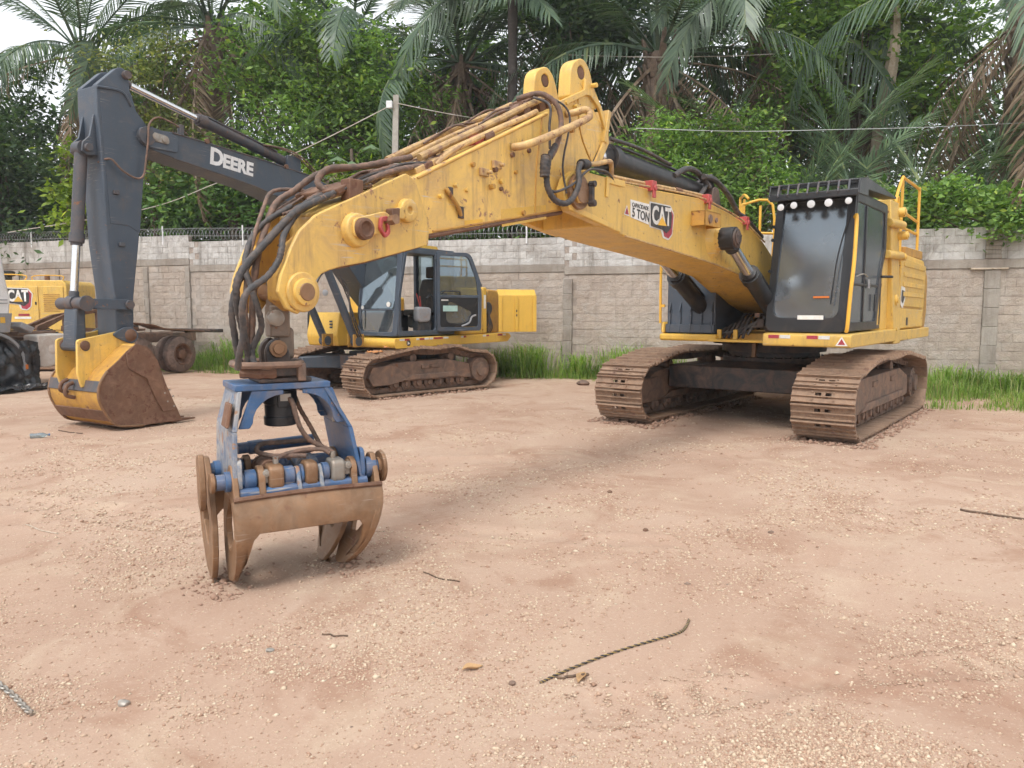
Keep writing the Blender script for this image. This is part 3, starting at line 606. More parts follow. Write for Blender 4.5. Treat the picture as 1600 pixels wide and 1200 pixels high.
def logo_cat(root, cx, cz, h, y, slope=0.0, w=None):
    """dark badge, white letters, yellow wedge, red edge, standing on a side plane facing +y; cx, cz: centre of the badge"""
    w = w or h*1.25; r = Vector((-math.cos(slope), 0, -math.sin(slope))); up = Vector((-math.sin(slope), 0, math.cos(slope)))
    if up.z < 0: up = -up
    def P(a, b): v = r*a + up*b; return (cx + v.x, cz + v.z)
    bd = sidepoly('brand_badge', rounded([P(-.62*w, .60*h), P(.46*w, .56*h), P(.66*w, .20*h), P(.56*w, -.70*h), P(.36*w, -.94*h), P(.06*w, -.86*h), P(-.04*w, -.54*h), P(-.62*w, -.46*h)], h*0.08, 3), y, 'sticker', root)
    sidepoly('badge_red', [P(.40*w, .50*h), P(.61*w, .18*h), P(.52*w, -.66*h), P(.34*w, -.86*h), P(.12*w, -.79*h), P(.06*w, -.50*h)], y+0.004, 'sticker_red', bd)
    sidepoly('badge_field', rounded([P(-.57*w, .54*h), P(.42*w, .50*h), P(.50*w, .10*h), P(.46*w, -.40*h), P(.22*w, -.66*h), P(.02*w, -.52*h), P(-.57*w, -.41*h)], h*0.05, 3), y+0.008, 'sticker_black', bd)
    fit_text('badge_letters', 'CAT', w*.98, h*.80, 'sticker', bd, P(-.53*w, -.34*h), r, up, y+0.0125)
    sidepoly('badge_triangle', [P(-.26*w, -.345*h), P(.20*w, -.345*h), P(-.03*w, .04*h)], y+0.0145, 'sticker_yellow', bd)
    return bd

# ---------------------------------------------------------------- near excavator with the log grapple
cat = thing('excavator', 'yellow excavator with dark tinted cab and a raised boom reaching to the blue grapple', 'excavator', (4.07, 12.2, 0), heading(37.4))
for s in (1, -1):
    make_track(cat, 1.78, -2.28, 0.41, 0.455, 1.0, 0.75, -1.0, s*1.46, 0.78, 0.203, s)
m = MB()                                                            # car body
m.box((0.70, -1.22, 0.47), (1.02, 1.22, 0.82)); m.box((-1.75, -1.22, 0.47), (-1.42, 1.22, 0.82)); m.box((-1.42, -0.62, 0.52), (0.70, 0.62, 0.86))
m.hexa([(0.70, -0.65, 0.82), (1.02, -1.2, 0.82), (1.02, 1.2, 0.82), (0.70, 0.65, 0.82)], [(0.62, -0.6, 0.90), (0.75, -0.7, 0.86), (0.75, 0.7, 0.86), (0.62, 0.6, 0.90)])
m.build('car_body', 'black_mud', cat, 0.02)
m = MB(); m.lathe((-0.25, 0, 0.84), (0, 0, 1), [(0, 0.78), (0.10, 0.78), (0.11, 0.70), (0.18, 0.70), (0.19, 0.80), (0.33, 0.80)], 40)
for k in range(36): a = k*2*math.pi/36; m.cyl((-0.25+.76*math.cos(a), .76*math.sin(a), 0.94), (-0.25+.76*math.cos(a), .76*math.sin(a), 0.97), 0.016, n=6)
m.build('swing_bearing', 'black_mud', cat)
m = MB(); m.prism([(0.55, 1.17), (0.62, 0.96), (0.66, 0.96), (0.64, 1.17)], -0.03, 0.03); m.build('tow_bracket', 'worn_steel', cat, 0.005)
# deck
m = MB(); m.prism(rounded([(1.87, 1.20), (1.87, 1.36), (1.80, 1.375), (-0.80, 1.385), (-0.80, 1.20)], 0.03, 3), 0.56, 1.69); m.build('cab_deck', 'yellow', cat, 0.012)
m = MB(); m.box((-1.38, 0.60, 1.18), (-4.05, 1.62, 1.35)); m.box((-4.05, -1.62, 1.17), (-1.0, 0.60, 1.35)); m.box((-1.0, -0.3, 1.20), (1.0, 0.56, 1.34)); m.build('main_frame', 'yellow', cat, 0.012)
m = MB(); m.box((1.50, -0.30, 1.225), (1.66, 0.56, 1.262)); m.box((1.50, -0.22, 1.262), (1.54, -0.16, 1.40)); m.box((1.50, 0.02, 1.262), (1.54, 0.08, 1.40)); m.build('boom_bracket', 'yellow_clean', cat, 0.006)
m = MB(); m.box((-0.4, -0.20, 1.262), (0.9, 0.50, 1.30)); m.prism([(0.3, 1.30), (0.75, 1.30), (0.4, 1.75), (-0.1, 1.95), (-0.4, 1.3)], 0.30, 0.34); m.prism([(0.3, 1.30), (0.75, 1.30), (0.4, 1.75), (-0.1, 1.95), (-0.4, 1.3)], -0.34, -0.30); m.build('boom_foot_tower', 'yellow_dull', cat, 0.01)
# valve bank with pipes between boom and cab
vb = MB(); rnd = random.Random(4)
for k in range(9): x, y, z = rnd.uniform(0.85, 1.45), rnd.uniform(0.28, 0.52), rnd.uniform(1.3, 1.75); vb.box((x, y, z), (x+rnd.uniform(.05, .14), y+rnd.uniform(.05, .11), z+rnd.uniform(.05, .13)))
vb.build('valve_bank', 'black_mud', cat, 0.006)
for k in range(5):
    y = 0.28+0.055*k; q = MB(); q.tube([(1.45, y-0.5+.05*k, 1.33), (1.35, y-0.2, 1.40+.03*k), (1.40, y, 1.45), (1.2, y+.05, 1.55+.04*k), (0.8, y-.1, 1.6)], 0.02, 7, 5); q.build('hydraulic_hose', 'hose', cat)
# right hand front box in black with ribs, yellow surround and pole
m = MB(); m.box((0.35, -1.02, 1.33), (1.52, -0.26, 2.34)); m.build('storage_box', 'dgrey', cat, 0.02)
for k in range(5):
    y = -0.96 + 0.165*k; q = MB(); q.prism([(1.52, 1.34), (1.575, 1.34), (1.575, 1.46), (1.55, 1.50), (1.55, 1.64), (1.575, 1.66), (1.56, 1.72), (1.52, 1.80)], y-0.009, y+0.009); q.build('box_rib', 'dgrey', cat, 0.003)
m = MB(); m.box((1.52, -1.02, 1.345), (1.568, -0.26, 1.47)); m.build('box_step', 'dgrey', cat, 0.006)
m = MB(); m.box((0.2, -1.10, 1.225), (1.62, -0.20, 1.328)); m.box((0.2, -1.10, 1.328), (1.57, -1.035, 1.50)); m.build('box_sill', 'yellow_clean', cat, 0.035, seg=3)
m = MB(); m.tube([(1.60, -1.09, 1.48), (1.60, -1.09, 2.42), (1.45, -1.09, 2.62), (0.5, -1.09, 2.66)], 0.021, 8, 4); m.box((1.585, -1.09, 1.72), (1.615, -1.02, 1.76)); m.build('grab_pole', 'rail', cat)
m = MB(); m.box((-1.6, -1.50, 1.35), (0.30, -0.42, 2.15)); m.build('fuel_tank', 'black_mud', cat, 0.03)
m = MB(); m.box((-1.2, -0.40, 1.35), (-0.45, 0.58, 2.05)); m.build('pump_cover', 'black_mud', cat, 0.03)
for k in range(6):
    y = -.22+.07*k; q = MB(); q.tube([(1.45, y, 1.28), (1.25, y+.03, 1.42+.03*k), (.9, y+.02, 1.40), (.4, y, 1.62), (-.3, y, 1.7)], .022, 7, 5); q.build('hydraulic_hose', 'hose', cat)
m = MB(); m.box((0.22, 0.30, 1.34), (0.26, 0.36, 2.30)); m.box((0.15, 0.42, 1.34), (0.19, 0.48, 2.30)); m.build('inner_post', 'yellow_clean', cat, 0.004)
# engine house and counterweight
m = MB(); m.prism(rounded([(-1.22, 1.355), (-3.66, 1.355), (-3.72, 1.65), (-3.72, 2.42), (-3.55, 2.56), (-1.30, 2.60), (-1.22, 2.5)], 0.06, 3), -1.50, 1.56); m.build('engine_house', 'yellow', cat, 0.02)
m = MB(); m.prism(rounded([(-1.38, 1.74), (-3.50, 1.70), (-3.58, 2.46), (-1.46, 2.52)], 0.04, 3), 1.56, 1.60); m.build('side_door', 'yellow', cat, 0.014)
for z in (1.90, 2.06, 2.22, 2.38):
    q = MB(); q.prism([(-1.62, z), (-3.40, z-0.02), (-3.40, z+0.05), (-1.62, z+0.07)], 1.602, 1.612); q.build('door_rib', 'yellow', cat, 0.004)
m = MB(); m.prism(rounded([(-1.38, 1.38), (-3.50, 1.38), (-3.50, 1.67), (-1.38, 1.71)], 0.03, 3), 1.56, 1.595); m.build('lower_door', 'yellow', cat, 0.012)
sidepoly('door_slot', [(-2.0, 1.42), (-2.14, 1.42), (-2.14, 1.55), (-2.0, 1.55)], 1.597, 'black', cat)
sidepoly('door_badge', rounded([(-1.46, 2.06), (-1.76, 2.04), (-1.80, 1.84), (-1.64, 1.70), (-1.46, 1.76)], .03, 3), 1.602, 'sticker', cat)
sidepoly('door_badge_field', rounded([(-1.50, 2.00), (-1.72, 1.98), (-1.74, 1.88), (-1.62, 1.78), (-1.50, 1.82)], .03, 3), 1.607, 'sticker_black', cat)
m = MB(); m.prism(rounded([(-3.4, 1.16), (-4.25, 1.22), (-4.45, 1.6), (-4.40, 2.3), (-4.1, 2.5), (-3.4, 2.5)], 0.12, 4), -1.5, 1.5); m.build('counterweight', 'yellow_dull', cat, 0.05, seg=3)
# hinge column behind the cab with its round bosses
m = MB(); m.hexa([(-0.80, 1.18, 1.15), (-1.30, 1.18, 1.15), (-1.30, 1.66, 1.15), (-0.80, 1.66, 1.15)], [(-0.62, 1.10, 3.34), (-1.20, 1.10, 3.34), (-1.20, 1.56, 3.34), (-0.62, 1.56, 3.34)]); m.build('cab_column', 'yellow', cat, 0.015)
m = MB(); m.box((-0.80, 1.18, 1.38), (-0.35, 1.55, 2.55)); m.prism([(-0.3, 1.385), (0.16, 1.385), (-0.05, 2.3), (-0.3, 2.52)], 1.50, 1.54); m.build('column_panel', 'yellow', cat, 0.01)
for x, z, r, l in ((-1.18, 2.83, .065, .12), (-1.28, 3.20, .075, .05), (-1.22, 2.5, .055, .10), (-0.98, 1.83, .085, .05), (-1.0, 1.38, .06, .05)):
    q = MB(); q.cyl((x, 1.50, z), (x, 1.60+l, z), r, n=18); q.cyl((x, 1.60+l, z), (x, 1.615+l, z), r*0.55, n=12); q.build('column_boss', 'yellow', cat, 0.008)
for x0, z in ((-0.62, 2.97), (-0.60, 2.50)):
    q = MB(); q.cyl((x0+.25, 1.60, z), (x0-.55, 1.64, z+.02), 0.06, n=14); q.build('column_hinge', 'yellow', cat, 0.01)
# cab: five-sided box of frames with tinted panes
cb = MB()
CX = lambda z: 1.76 - 0.22*max(0, (z-1.9))/1.3        # front leans back above the knee
def cabfront(y, d, z): return (CX(z)+d, y, z)
outer = rounded([(0.55, 1.385), (1.60, 1.385), (1.60, 3.20), (0.59, 3.20)], [0.12, 0.12, 0.05, 0.05], 5)
inner = rounded([(0.65, 1.58), (1.49, 1.58), (1.50, 3.11), (0.70, 3.11)], [0.13, 0.13, 0.07, 0.07], 5)
cb.ring(outer, inner, -0.06, 0.0, lambda y, d, z: (CX(z)+d, y, z))
so = rounded([(1.70, 1.40), (0.12, 1.40), (-0.08, 2.2), (-0.30, 2.55), (-0.28, 3.20), (1.45, 3.20)], .04, 4)
si = rounded([(1.58, 1.52), (0.22, 1.52), (0.04, 2.2), (-0.17, 2.55), (-0.15, 3.08), (1.42, 3.08)], .06, 4)
cb.ring(so, si, 1.555, 1.598)
cb.ring(so, si, 0.602, 0.64)
cb.box((-0.30, 0.62, 3.14), (1.52, 1.58, 3.22)); cb.box((-0.30, 0.64, 1.40), (1.68, 1.55, 1.46)); cb.box((-0.32, 0.64, 1.46), (-0.27, 1.55, 2.5))
cb.box((0.88, 1.56, 1.52), (0.94, 1.596, 3.08)); cb.box((0.12, 1.56, 2.0), (1.6, 1.592, 2.04))
cabo = cb.build('cab_frame', 'black', cat, 0.01)
p = MB(); p.prism([(y, z) for y, z in inner], -0.045, -0.038, lambda y, d, z: (CX(z)+d, y, z)); p.build('windscreen', 'glass_dark', cabo)
p = MB(); p.prism(si, 1.572, 1.577); p.build('side_pane', 'glass_dark', cabo)
p = MB(); p.prism(si, 0.618, 0.622); p.build('far_pane', 'glass_dark', cabo)
p = MB(); p.prism([(0.66, 2.55), (1.54, 2.55), (1.54, 3.12), (0.66, 3.12)], 0, 0.006, lambda y, d, z: (-0.29+d, y, z)); p.build('rear_pane', 'glass_dark', cabo)
m = MB(); m.box((0.25, 0.85, 1.75), (0.72, 1.32, 1.90)); m.hexa([(0.22, 0.86, 1.88), (0.36, 0.86, 1.88), (0.36, 1.31, 1.88), (0.22, 1.31, 1.88)], [(0.02, 0.9, 2.5), (0.14, 0.9, 2.5), (0.14, 1.27, 2.5), (0.02, 1.27, 2.5)]); m.box((0.0, 0.98, 2.52), (0.11, 1.19, 2.72)); m.build('operator_seat', 'plastic_grey', cabo, 0.04, seg=3)
m = MB(); m.box((0.3, 0.68, 1.46), (0.9, 0.82, 2.02)); m.box((0.3, 1.36, 1.46), (0.9, 1.5, 2.02)); m.cyl((0.85, 0.75, 2.0), (0.92, 0.75, 2.22), 0.02); m.cyl((0.85, 1.43, 2.0), (0.92, 1.43, 2.22), 0.02); m.box((1.35, 0.85, 1.46), (1.5, 1.3, 1.62)); m.build('control_console', 'interior', cabo, 0.02)
m = MB(); m.box((CX(1.62)+0.001, 0.98, 1.555), (CX(1.62)+0.004, 1.31, 1.61)); m.build('white_label', 'sticker', cabo)
m = MB(); m.box((1.715, 1.16, 1.835), (1.719, 1.36, 1.86)); m.build('orange_label', 'amber', cabo)
m = MB(); m.box((0.62, 1.600, 1.98), (0.74, 1.602, 2.10)); m.build('door_label', 'plastic_grey', cabo)
m = MB(); m.tube([(1.40, 1.605, 2.12), (1.1, 1.625, 2.16), (0.8, 1.605, 2.13)], 0.009, 6, 4); m.build('door_handle', 'bare', cabo)
m = MB(); m.box((0.30, 1.60, 1.66), (0.36, 1.62, 1.9)); m.cyl((-0.05, 1.6, 2.16), (-0.2, 1.72, 2.16), 0.02, n=8); m.build('door_latch', 'black', cabo, 0.004)
m = MB(); m.tube([(CX(2.95)+0.01, 1.56, 2.95), (CX(2.4)+0.03, 1.45, 2.4), (CX(1.9)+0.03, 1.40, 1.75)], 0.010, 5, 4); m.build('wiper', 'black', cabo)
for z in (1.95, 2.2, 2.62, 2.8):
    m = MB(); m.cyl((CX(z), 0.575, z), (CX(z)-0.08, 0.575, z), 0.024, n=8); m.build('hinge', 'black', cabo)
m = MB(); m.tube([(CX(2.86)-0.02, 1.60, 2.86), (CX(2.84)+0.03, 1.635, 2.84), (CX(2.3)+0.06, 1.655, 2.3), (1.80, 1.64, 1.9), (1.80, 1.62, 1.50), (1.77, 1.60, 1.40)], 0.024, 10, 6); m.build('grab_rail', 'rail', cabo)
# visor guard with its slats
v = MB()
v.box((1.50, 0.60, 3.16), (1.86, 1.70, 3.19)); v.box((1.83, 0.60, 3.10), (1.88, 1.70, 3.18))
v.prism([(1.42, 3.13), (1.90, 3.12), (1.84, 3.31), (1.42, 3.37)], 0.585, 0.605); v.prism([(1.42, 3.13), (1.90, 3.12), (1.84, 3.31), (1.42, 3.37)], 1.69, 1.715)
v.box((1.38, 0.60, 3.31), (1.44, 1.70, 3.37)); v.box((1.80, 0.6, 3.285), (1.83, 1.7, 3.31)); v.hexa([(-0.4, 1.50, 3.30), (1.42, 1.45, 3.22), (1.42, 1.70, 3.22), (-0.4, 1.68, 3.30)], [(-0.4, 1.50, 3.33), (1.42, 1.45, 3.37), (1.42, 1.70, 3.37), (-0.4, 1.68, 3.33)])
vis = v.build('visor_guard', 'black', cat, 0.006)
for k in range(8):
    y = 0.71 + 0.125*k; q = MB(); q.prism([(1.425, 3.372), (1.84, 3.313), (1.895, 3.17), (1.885, 3.145), (1.83, 3.285), (1.425, 3.345)], y-0.012, y+0.012); q.build('guard_slat', 'dgrey_mud', vis, 0.003)
for y, z, r, sq in ((0.745, 3.02, .044, 0), (0.912, 3.035, .044, 0), (1.13, 3.035, .050, 1), (1.345, 3.035, .050, 0), (1.585, 3.04, .042, 0)):
    q = MB(); x = 1.86
    q.cyl((x-0.07, y, z), (x-0.012, y, z), r*0.7, r*1.1, n=18); q.cyl((x-0.012, y, z), (x, y, z), r*1.1, n=18); q.box((x-0.06, y-0.012, z), (x-0.04, y+0.012, 3.12)); w_ = q.build('work_lamp', 'black', cat)
    l = MB(); l.lathe((x-0.001, y, z), (1, 0, 0), [(0, r), (0.004, r*0.97), (0.008, r*0.6), (0.009, 0.004)], 18); l.build('lens', 'lamp', w_)
# reflective strips and warning triangle on the deck front
for y0, c in ((0.64, 'sticker_red'), (0.79, 'sticker'), (1.14, 'sticker_red'), (1.29, 'sticker')):
    q = MB(); q.box((1.871, y0, 1.305), (1.874, y0+0.14, 1.35)); q.build('reflector_strip', c, cat)
q = MB(); q.add([(1.873, 1.50, 1.225), (1.873, 1.65, 1.225), (1.873, 1.575, 1.345)], [(0, 1, 2)]); q.build('warning_triangle', 'sticker', cat)
q = MB(); q.add([(1.876, 1.53, 1.24), (1.876, 1.62, 1.24), (1.876, 1.575, 1.315)], [(0, 1, 2)]); q.build('warning_triangle_centre', 'sticker_red', cat)
# deck rails
def rail(parent, pts, r=0.024): q = MB(); q.tube(pts, r, 9, 4); return q.build('handrail', 'rail', parent)
rail(cat, [(-1.40, 1.48, 3.30), (-1.42, 1.48, 3.46), (-1.80, 1.48, 3.80), (-2.0, 1.48, 3.82), (-3.15, 1.48, 3.80), (-3.28, 1.48, 3.70), (-3.30, 1.48, 2.56)])
rail(cat, [(-1.95, 1.46, 2.60), (-1.95, 1.46, 3.79)]); rail(cat, [(-1.95, 1.46, 3.30), (-3.28, 1.46, 3.24)]); rail(cat, [(-1.6, 1.2, 3.42), (-2.8, 1.2, 3.62), (-3.0, 1.2, 3.55), (-3.0, 1.2, 2.6)])
rail(cat, [(-1.3, 1.2, 3.40), (-1.6, 1.2, 3.42)]); rail(cat, [(-1.97, 1.46, 3.04), (-3.28, 1.46, 3.02)])
m = MB(); m.box((-3.5, 1.36, 2.58), (-2.0, 1.54, 2.72)); m.build('walkway_kick_plate', 'yellow_dull', cat, 0.01)
rail(cat, [(-0.2, -0.55, 2.2), (-0.2, -0.60, 3.35), (-0.15, -0.56, 3.48), (0.4, -0.30, 3.44), (0.5, -0.2, 3.36)], 0.02); rail(cat, [(0.1, -0.42, 2.2), (0.1, -0.42, 3.42)], 0.02)
rail(cat, [(0.5, -0.30, 2.2), (0.5, -0.30, 3.16), (0.48, -0.26, 3.29), (0.3, 0.10, 3.27), (0.3, 0.12, 2.3)], 0.02); rail(cat, [(0.4, -0.05, 2.3), (0.4, -0.05, 3.26)], 0.02); rail(cat, [(0.5, -0.30, 2.86), (0.3, 0.12, 2.84)], 0.02)
# boom
BP = [(6.36, 2.56), (6.44, 2.64), (6.46, 2.74), (6.40, 2.85), (6.27, 2.92), (6.05, 2.935), (5.576, 2.935), (4.747, 2.945), (4.1, 2.97), (3.543, 2.987), (2.946, 2.940), (2.55, 2.90), (2.141, 2.832), (1.70, 2.74), (1.339, 2.62), (0.8, 2.38), (0.35, 2.12), (0.16, 1.92), (0.12, 1.78), (0.22, 1.65), (0.4, 1.62), (1.0, 1.76), (2.153, 2.135), (3.0, 2.24), (3.843, 2.313), (5.281, 2.417), (5.637, 2.458)]
def inset(x0): return [p for p in BP if p[0] <= x0]
body = [p for p in BP if p[0] < 5.7]; body = [(5.75, 2.935)] + body[0:] + [(5.75, 2.47)]
i0 = next(i for i, p in enumerate(BP) if p[0] < 5.7); body = BP[i0:] ; body = [(5.8, 2.93)] + body + [(5.8, 2.475)]
m = MB(); m.prism(body, -0.345, 0.345); boom = m.build('boom', 'yellow', cat, 0.012)
for y0, y1 in ((0.30, 0.385), (-0.385, -0.30)):
    q = MB(); q.prism(BP[:7] + [(5.45, 2.93), (5.45, 2.44), BP[-1]], y0, y1); q.build('boom_ear', 'yellow', boom, 0.008)
q = MB(); q.prism([(5.75, 2.938), (5.40, 2.94), (5.40, 2.88), (5.70, 2.88), (5.72, 2.75), (5.76, 2.75)], 0.386, 0.40); q.prism([(6.42, 2.63), (5.62, 2.505), (5.58, 2.47), (5.62, 2.46), (6.38, 2.57)], 0.386, 0.396); q.build('ear_rib', 'yellow', boom, 0.004)
q = MB(); q.cyl((6.256, -0.46, 2.734), (6.256, 0.46, 2.734), 0.105, n=24); q.cyl((6.256, 0.385, 2.734), (6.256, 0.43, 2.734), 0.155, n=24); q.build('nose_pin', 'worn_steel', boom, 0.006)
q = MB(); q.prism(rounded([(6.34, 2.62), (6.40, 2.82), (6.15, 2.80), (6.12, 2.66)], .03, 3), 0.43, 0.455); q.build('pin_keeper', 'yellow_dull', boom, 0.004)
q = MB(); q.box((6.13, 0.455, 2.65), (6.17, 0.50, 2.80)); q.cyl((6.15, 0.455, 2.64), (6.15, 0.52, 2.64), 0.03, n=10); q.cyl((6.15, 0.455, 2.81), (6.15, 0.52, 2.81), 0.028, n=10); q.build('keeper_bolt', 'black_mud', boom, 0.004)
q = MB(); q.tube([(5.42, 0.366, 2.935), (4.3, 0.366, 2.98), (3.55, 0.366, 2.992), (2.95, 0.366, 2.945), (2.15, 0.366, 2.838), (1.35, 0.366, 2.625)], 0.012, 6, 4); q.tube([(2.16, 0.352, 2.135), (3.0, 0.352, 2.24), (3.85, 0.352, 2.31), (5.3, 0.352, 2.42)], 0.011, 6, 4); q.build('flange_edge', 'pipe', boom)
q = MB(); q.lathe((3.10, 0.345, 2.54), (0, 1, 0), [(0, 0.24), (0.03, 0.20), (0.07, 0.15), (0.14, 0.13)], 26); q.build('cylinder_boss', 'yellow', boom)
q = MB(); q.cyl((3.10, 0.44, 2.54), (3.10, 0.66, 2.54), 0.115, n=22); q.cyl((3.10, 0.66, 2.54), (3.10, 0.675, 2.54), 0.085, n=18); q.cyl((3.10, -0.66, 2.54), (3.10, -0.345, 2.54), 0.115, n=22)
for k in range(3): a = 2.1*k+.5; q.cyl((3.10+.055*math.cos(a), 0.675, 2.54+.055*math.sin(a)), (3.10+.055*math.cos(a), 0.69, 2.54+.055*math.sin(a)), 0.014, n=6)
q.build('cylinder_pin', 'black_mud', boom, 0.006)
bx = MB(); bx.box((3.30, 0.50, 2.65), (3.75, 0.52, 2.82)); bx.box((3.30, 0.345, 2.80), (3.75, 0.52, 2.82)); bx.box((3.30, 0.345, 2.65), (3.32, 0.52, 2.82)); bx.box((3.73, 0.345, 2.65), (3.75, 0.52, 2.82)); bx.build('lamp_box', 'yellow_dull', boom, 0.005)
for x_, r_ in ((3.62, .05), (3.45, .03)): q = MB(); q.cyl((x_, .52, 2.73), (x_, .535, 2.73), r_, n=14); q.build('box_port', 'frame_mud', boom)
for x, z in ((4.775, 2.98), (3.342, 3.005), (2.098, 2.86)):
    q = MB(); q.box((x-0.05, 0.24, z-0.06), (x+0.05, 0.40, z+0.045)); q.cyl((x, 0.40, z-0.03), (x, 0.42, z-0.03), 0.03, n=10); q.box((x-.03, .385, z-.13), (x+.03, .405, z-.03)); q.build('pipe_clamp', 'red', boom, 0.006)
q = MB(); q.tube([(5.5, 0.30, 2.98), (4.8, 0.30, 3.0), (3.5, 0.30, 3.04), (3.2, 0.30, 3.03)], 0.022, 8, 4); q.build('boom_pipe', 'pipe', boom)
q = MB(); q.cyl((4.1, .3, 3.02), (3.95, .3, 3.022), 0.034, n=10); q.build('pipe_fitting', 'rust', boom)
logo_cat(boom, 4.50, 2.675, 0.25, 0.347, -0.03, .46)
sl = -0.03
sg = sidepoly('capacity_sign', [(5.20, 2.79), (4.79, 2.785), (4.80, 2.575), (5.19, 2.615)], 0.347, 'sticker', boom)
text('sign_text', 'CAPACIDADE', 0.058, 'sticker_black', sg, (5.17, 0.353, 2.725), (-1, 0, -0.02), (0, 0, 1), 0.0006, 0, 0.001, 1.0)
text('sign_text', '5 TON', 0.128, 'sticker_black', sg, (5.17, 0.353, 2.628), (-1, 0, -0.07), (0, 0, 1), 0.002, 0, 0.001, 1.0)
q = MB(); q.add([(5.33, 0.349, 2.63), (5.21, 0.349, 2.62), (5.27, 0.349, 2.73)], [(0, 1, 2)]); q.build('sign_symbol', 'sticker', boom)
q = MB(); q.add([(5.31, 0.352, 2.64), (5.23, 0.352, 2.635), (5.27, 0.352, 2.71)], [(0, 1, 2)]); q.build('sign_symbol_red', 'sticker_red', boom)
# boom cylinders, stick cylinder
for s in (1, -1): hyd(cat, (0.62, s*0.50, 1.30), (3.10, s*0.52, 2.54), 0.66, 0.115, 0.075, 'black_cyl', 'chrome', 'boom_cylinder')
sc_ = hyd(cat, (2.75, 0, 3.15), (5.62, 0, 3.26), 0.80, 0.135, 0.08, 'black_cyl', 'chrome', 'stick_cylinder', 20)
for y_ in (-.25, .14): q = MB(); q.prism(rounded([(2.55, 2.88), (2.95, 2.90), (2.84, 3.22), (2.68, 3.22)], .06, 3), y_, y_+.09); q.build('cylinder_lug', 'black_mud', boom, 0.01)
for pts, r in (([(3.75, .12, 3.24), (3.45, .14, 3.36), (3.2, .15, 3.36), (3.0, .15, 3.30), (2.9, .2, 3.2)], .035), ([(2.75, .15, 3.37), (2.95, .17, 3.22), (3.2, .22, 3.09), (3.4, .28, 3.04)], .028), ([(3.1, .2, 3.31), (2.74, .2, 3.31), (2.34, .22, 3.17), (2.05, .24, 2.97), (1.84, .28, 2.90), (1.3, .3, 2.70)], .036), ([(2.9, .05, 3.3), (2.6, .1, 3.2), (2.45, .15, 3.0), (2.2, .2, 2.93)], .028), ([(5.2, .1, 3.42), (4.5, .1, 3.42), (3.8, .1, 3.36)], .02)):
    q = MB(); q.tube(pts, r, 9, 6); q.build('hydraulic_hose', 'hose', cat)
# stick
SP = [(9.00, 2.30), (8.947, 2.325), (8.746, 2.414), (8.289, 2.615), (8.202, 2.616), (6.597, 3.370), (5.96, 3.66), (5.86, 3.66), (5.62, 3.42), (5.60, 3.30), (5.80, 3.06), (5.92, 2.75), (6.05, 2.60), (6.278, 2.565), (8.05, 2.225), (8.09, 2.17), (8.679, 2.015), (8.88, 1.975), (8.97, 2.0)]
m = MB(); m.prism(SP, -0.19, 0.262); stick = m.build('stick', 'yellow_stick', cat, 0.014)
RP = [(6.50, 3.46), (5.98, 3.70), (5.97, 3.80), (5.85, 3.776), (5.673, 3.598), (5.548, 3.390), (5.530, 3.29), (5.70, 3.05), (5.78, 3.08), (5.61, 3.32), (5.60, 3.40), (5.72, 3.58), (5.87, 3.665), (5.95, 3.655), (6.49, 3.40)]
for a, b in ((0.262, 0.290), (-0.22, -0.19)):
    q = MB(); q.prism(RP, a, b); q.build('stick_rim', 'yellow_stick', stick, 0.006)
q = MB(); q.box((5.545, -0.21, 3.28), (5.60, 0.30, 3.60), Matrix.Rotation(-0.25, 3, 'Y')); q.build('stick_back_plate', 'yellow_stick', stick, 0.006)
for y in (0.20, -0.20):
    q = MB(); out = rounded([(6.20, 3.60), (6.17, 3.90), (5.98, 3.99), (5.86, 3.92), (5.76, 3.70), (5.72, 3.58), (6.0, 3.5)], [.02, .12, .14, .08, .03, .02, .02], 4)
    n_ = len(out); inn = []
    c0 = Vector((6.005, 3.845))
    for p_ in out:
        d_ = (Vector(p_)-c0).normalized(); inn.append(tuple(c0 + d_*0.058))
    q.ring(out, inn, y-0.065, y+0.065); q.build('cylinder_lug', 'yellow', stick, 0.012)
    q = MB(); q.lathe((6.005, y-0.062, 3.845), (0, 1, 0), [(0, 0.0585), (0, .05), (0.124, .05), (0.124, 0.0585)], 18); q.build('lug_bush', 'rust', stick)
q = MB(); q.cyl((5.85, 0.262, 3.76), (5.85, 0.34, 3.76), 0.022, n=8); q.build('grease_fitting', 'yellow', stick)
# nose plates and tip ears
NP = [(9.226, 1.665), (9.31, 1.70), (9.365, 1.80), (9.34, 1.90), (9.262, 2.064), (9.196, 2.171), (9.073, 2.275), (8.947, 2.333), (8.746, 2.424), (8.289, 2.632), (8.20, 2.60), (8.06, 2.30), (8.075, 2.155), (8.679, 2.004), (8.88, 1.966), (8.984, 1.938), (9.04, 1.915), (9.095, 1.86), (9.125, 1.75)]
for a, b in ((0.262, 0.292), (-0.215, -0.19)):
    q = MB(); q.prism(NP, a, b); q.build('nose_plate', 'yellow_stick', stick, 0.007)
for a, b in ((0.13, 0.262), (-0.19, -0.09)):
    q = MB(); q.prism([(9.22, 1.68), (9.33, 1.75), (9.33, 1.89), (9.22, 2.08), (8.97, 2.29), (8.8, 2.2), (8.85, 1.98), (9.03, 1.91), (9.12, 1.80)], a, b); q.build('tip_ear', 'yellow_dull', stick, 0.01)
q = MB(); q.lathe((9.19, 0.290, 1.80), (0, 1, 0), [(0, .122), (0.012, .122), (0.02, .115), (0.022, .09)], 24); q.lathe((9.19, 0.290, 1.80), (0, 1, 0), [(0.02, .085), (0.045, .082), (0.05, .06)], 20); q.build('pin_boss', 'yellow_stick', stick)
q = MB(); q.cyl((9.19, -0.26, 1.80), (9.19, 0.348, 1.80), 0.055, n=18); q.build('tip_pin', 'worn_steel', stick, 0.004)
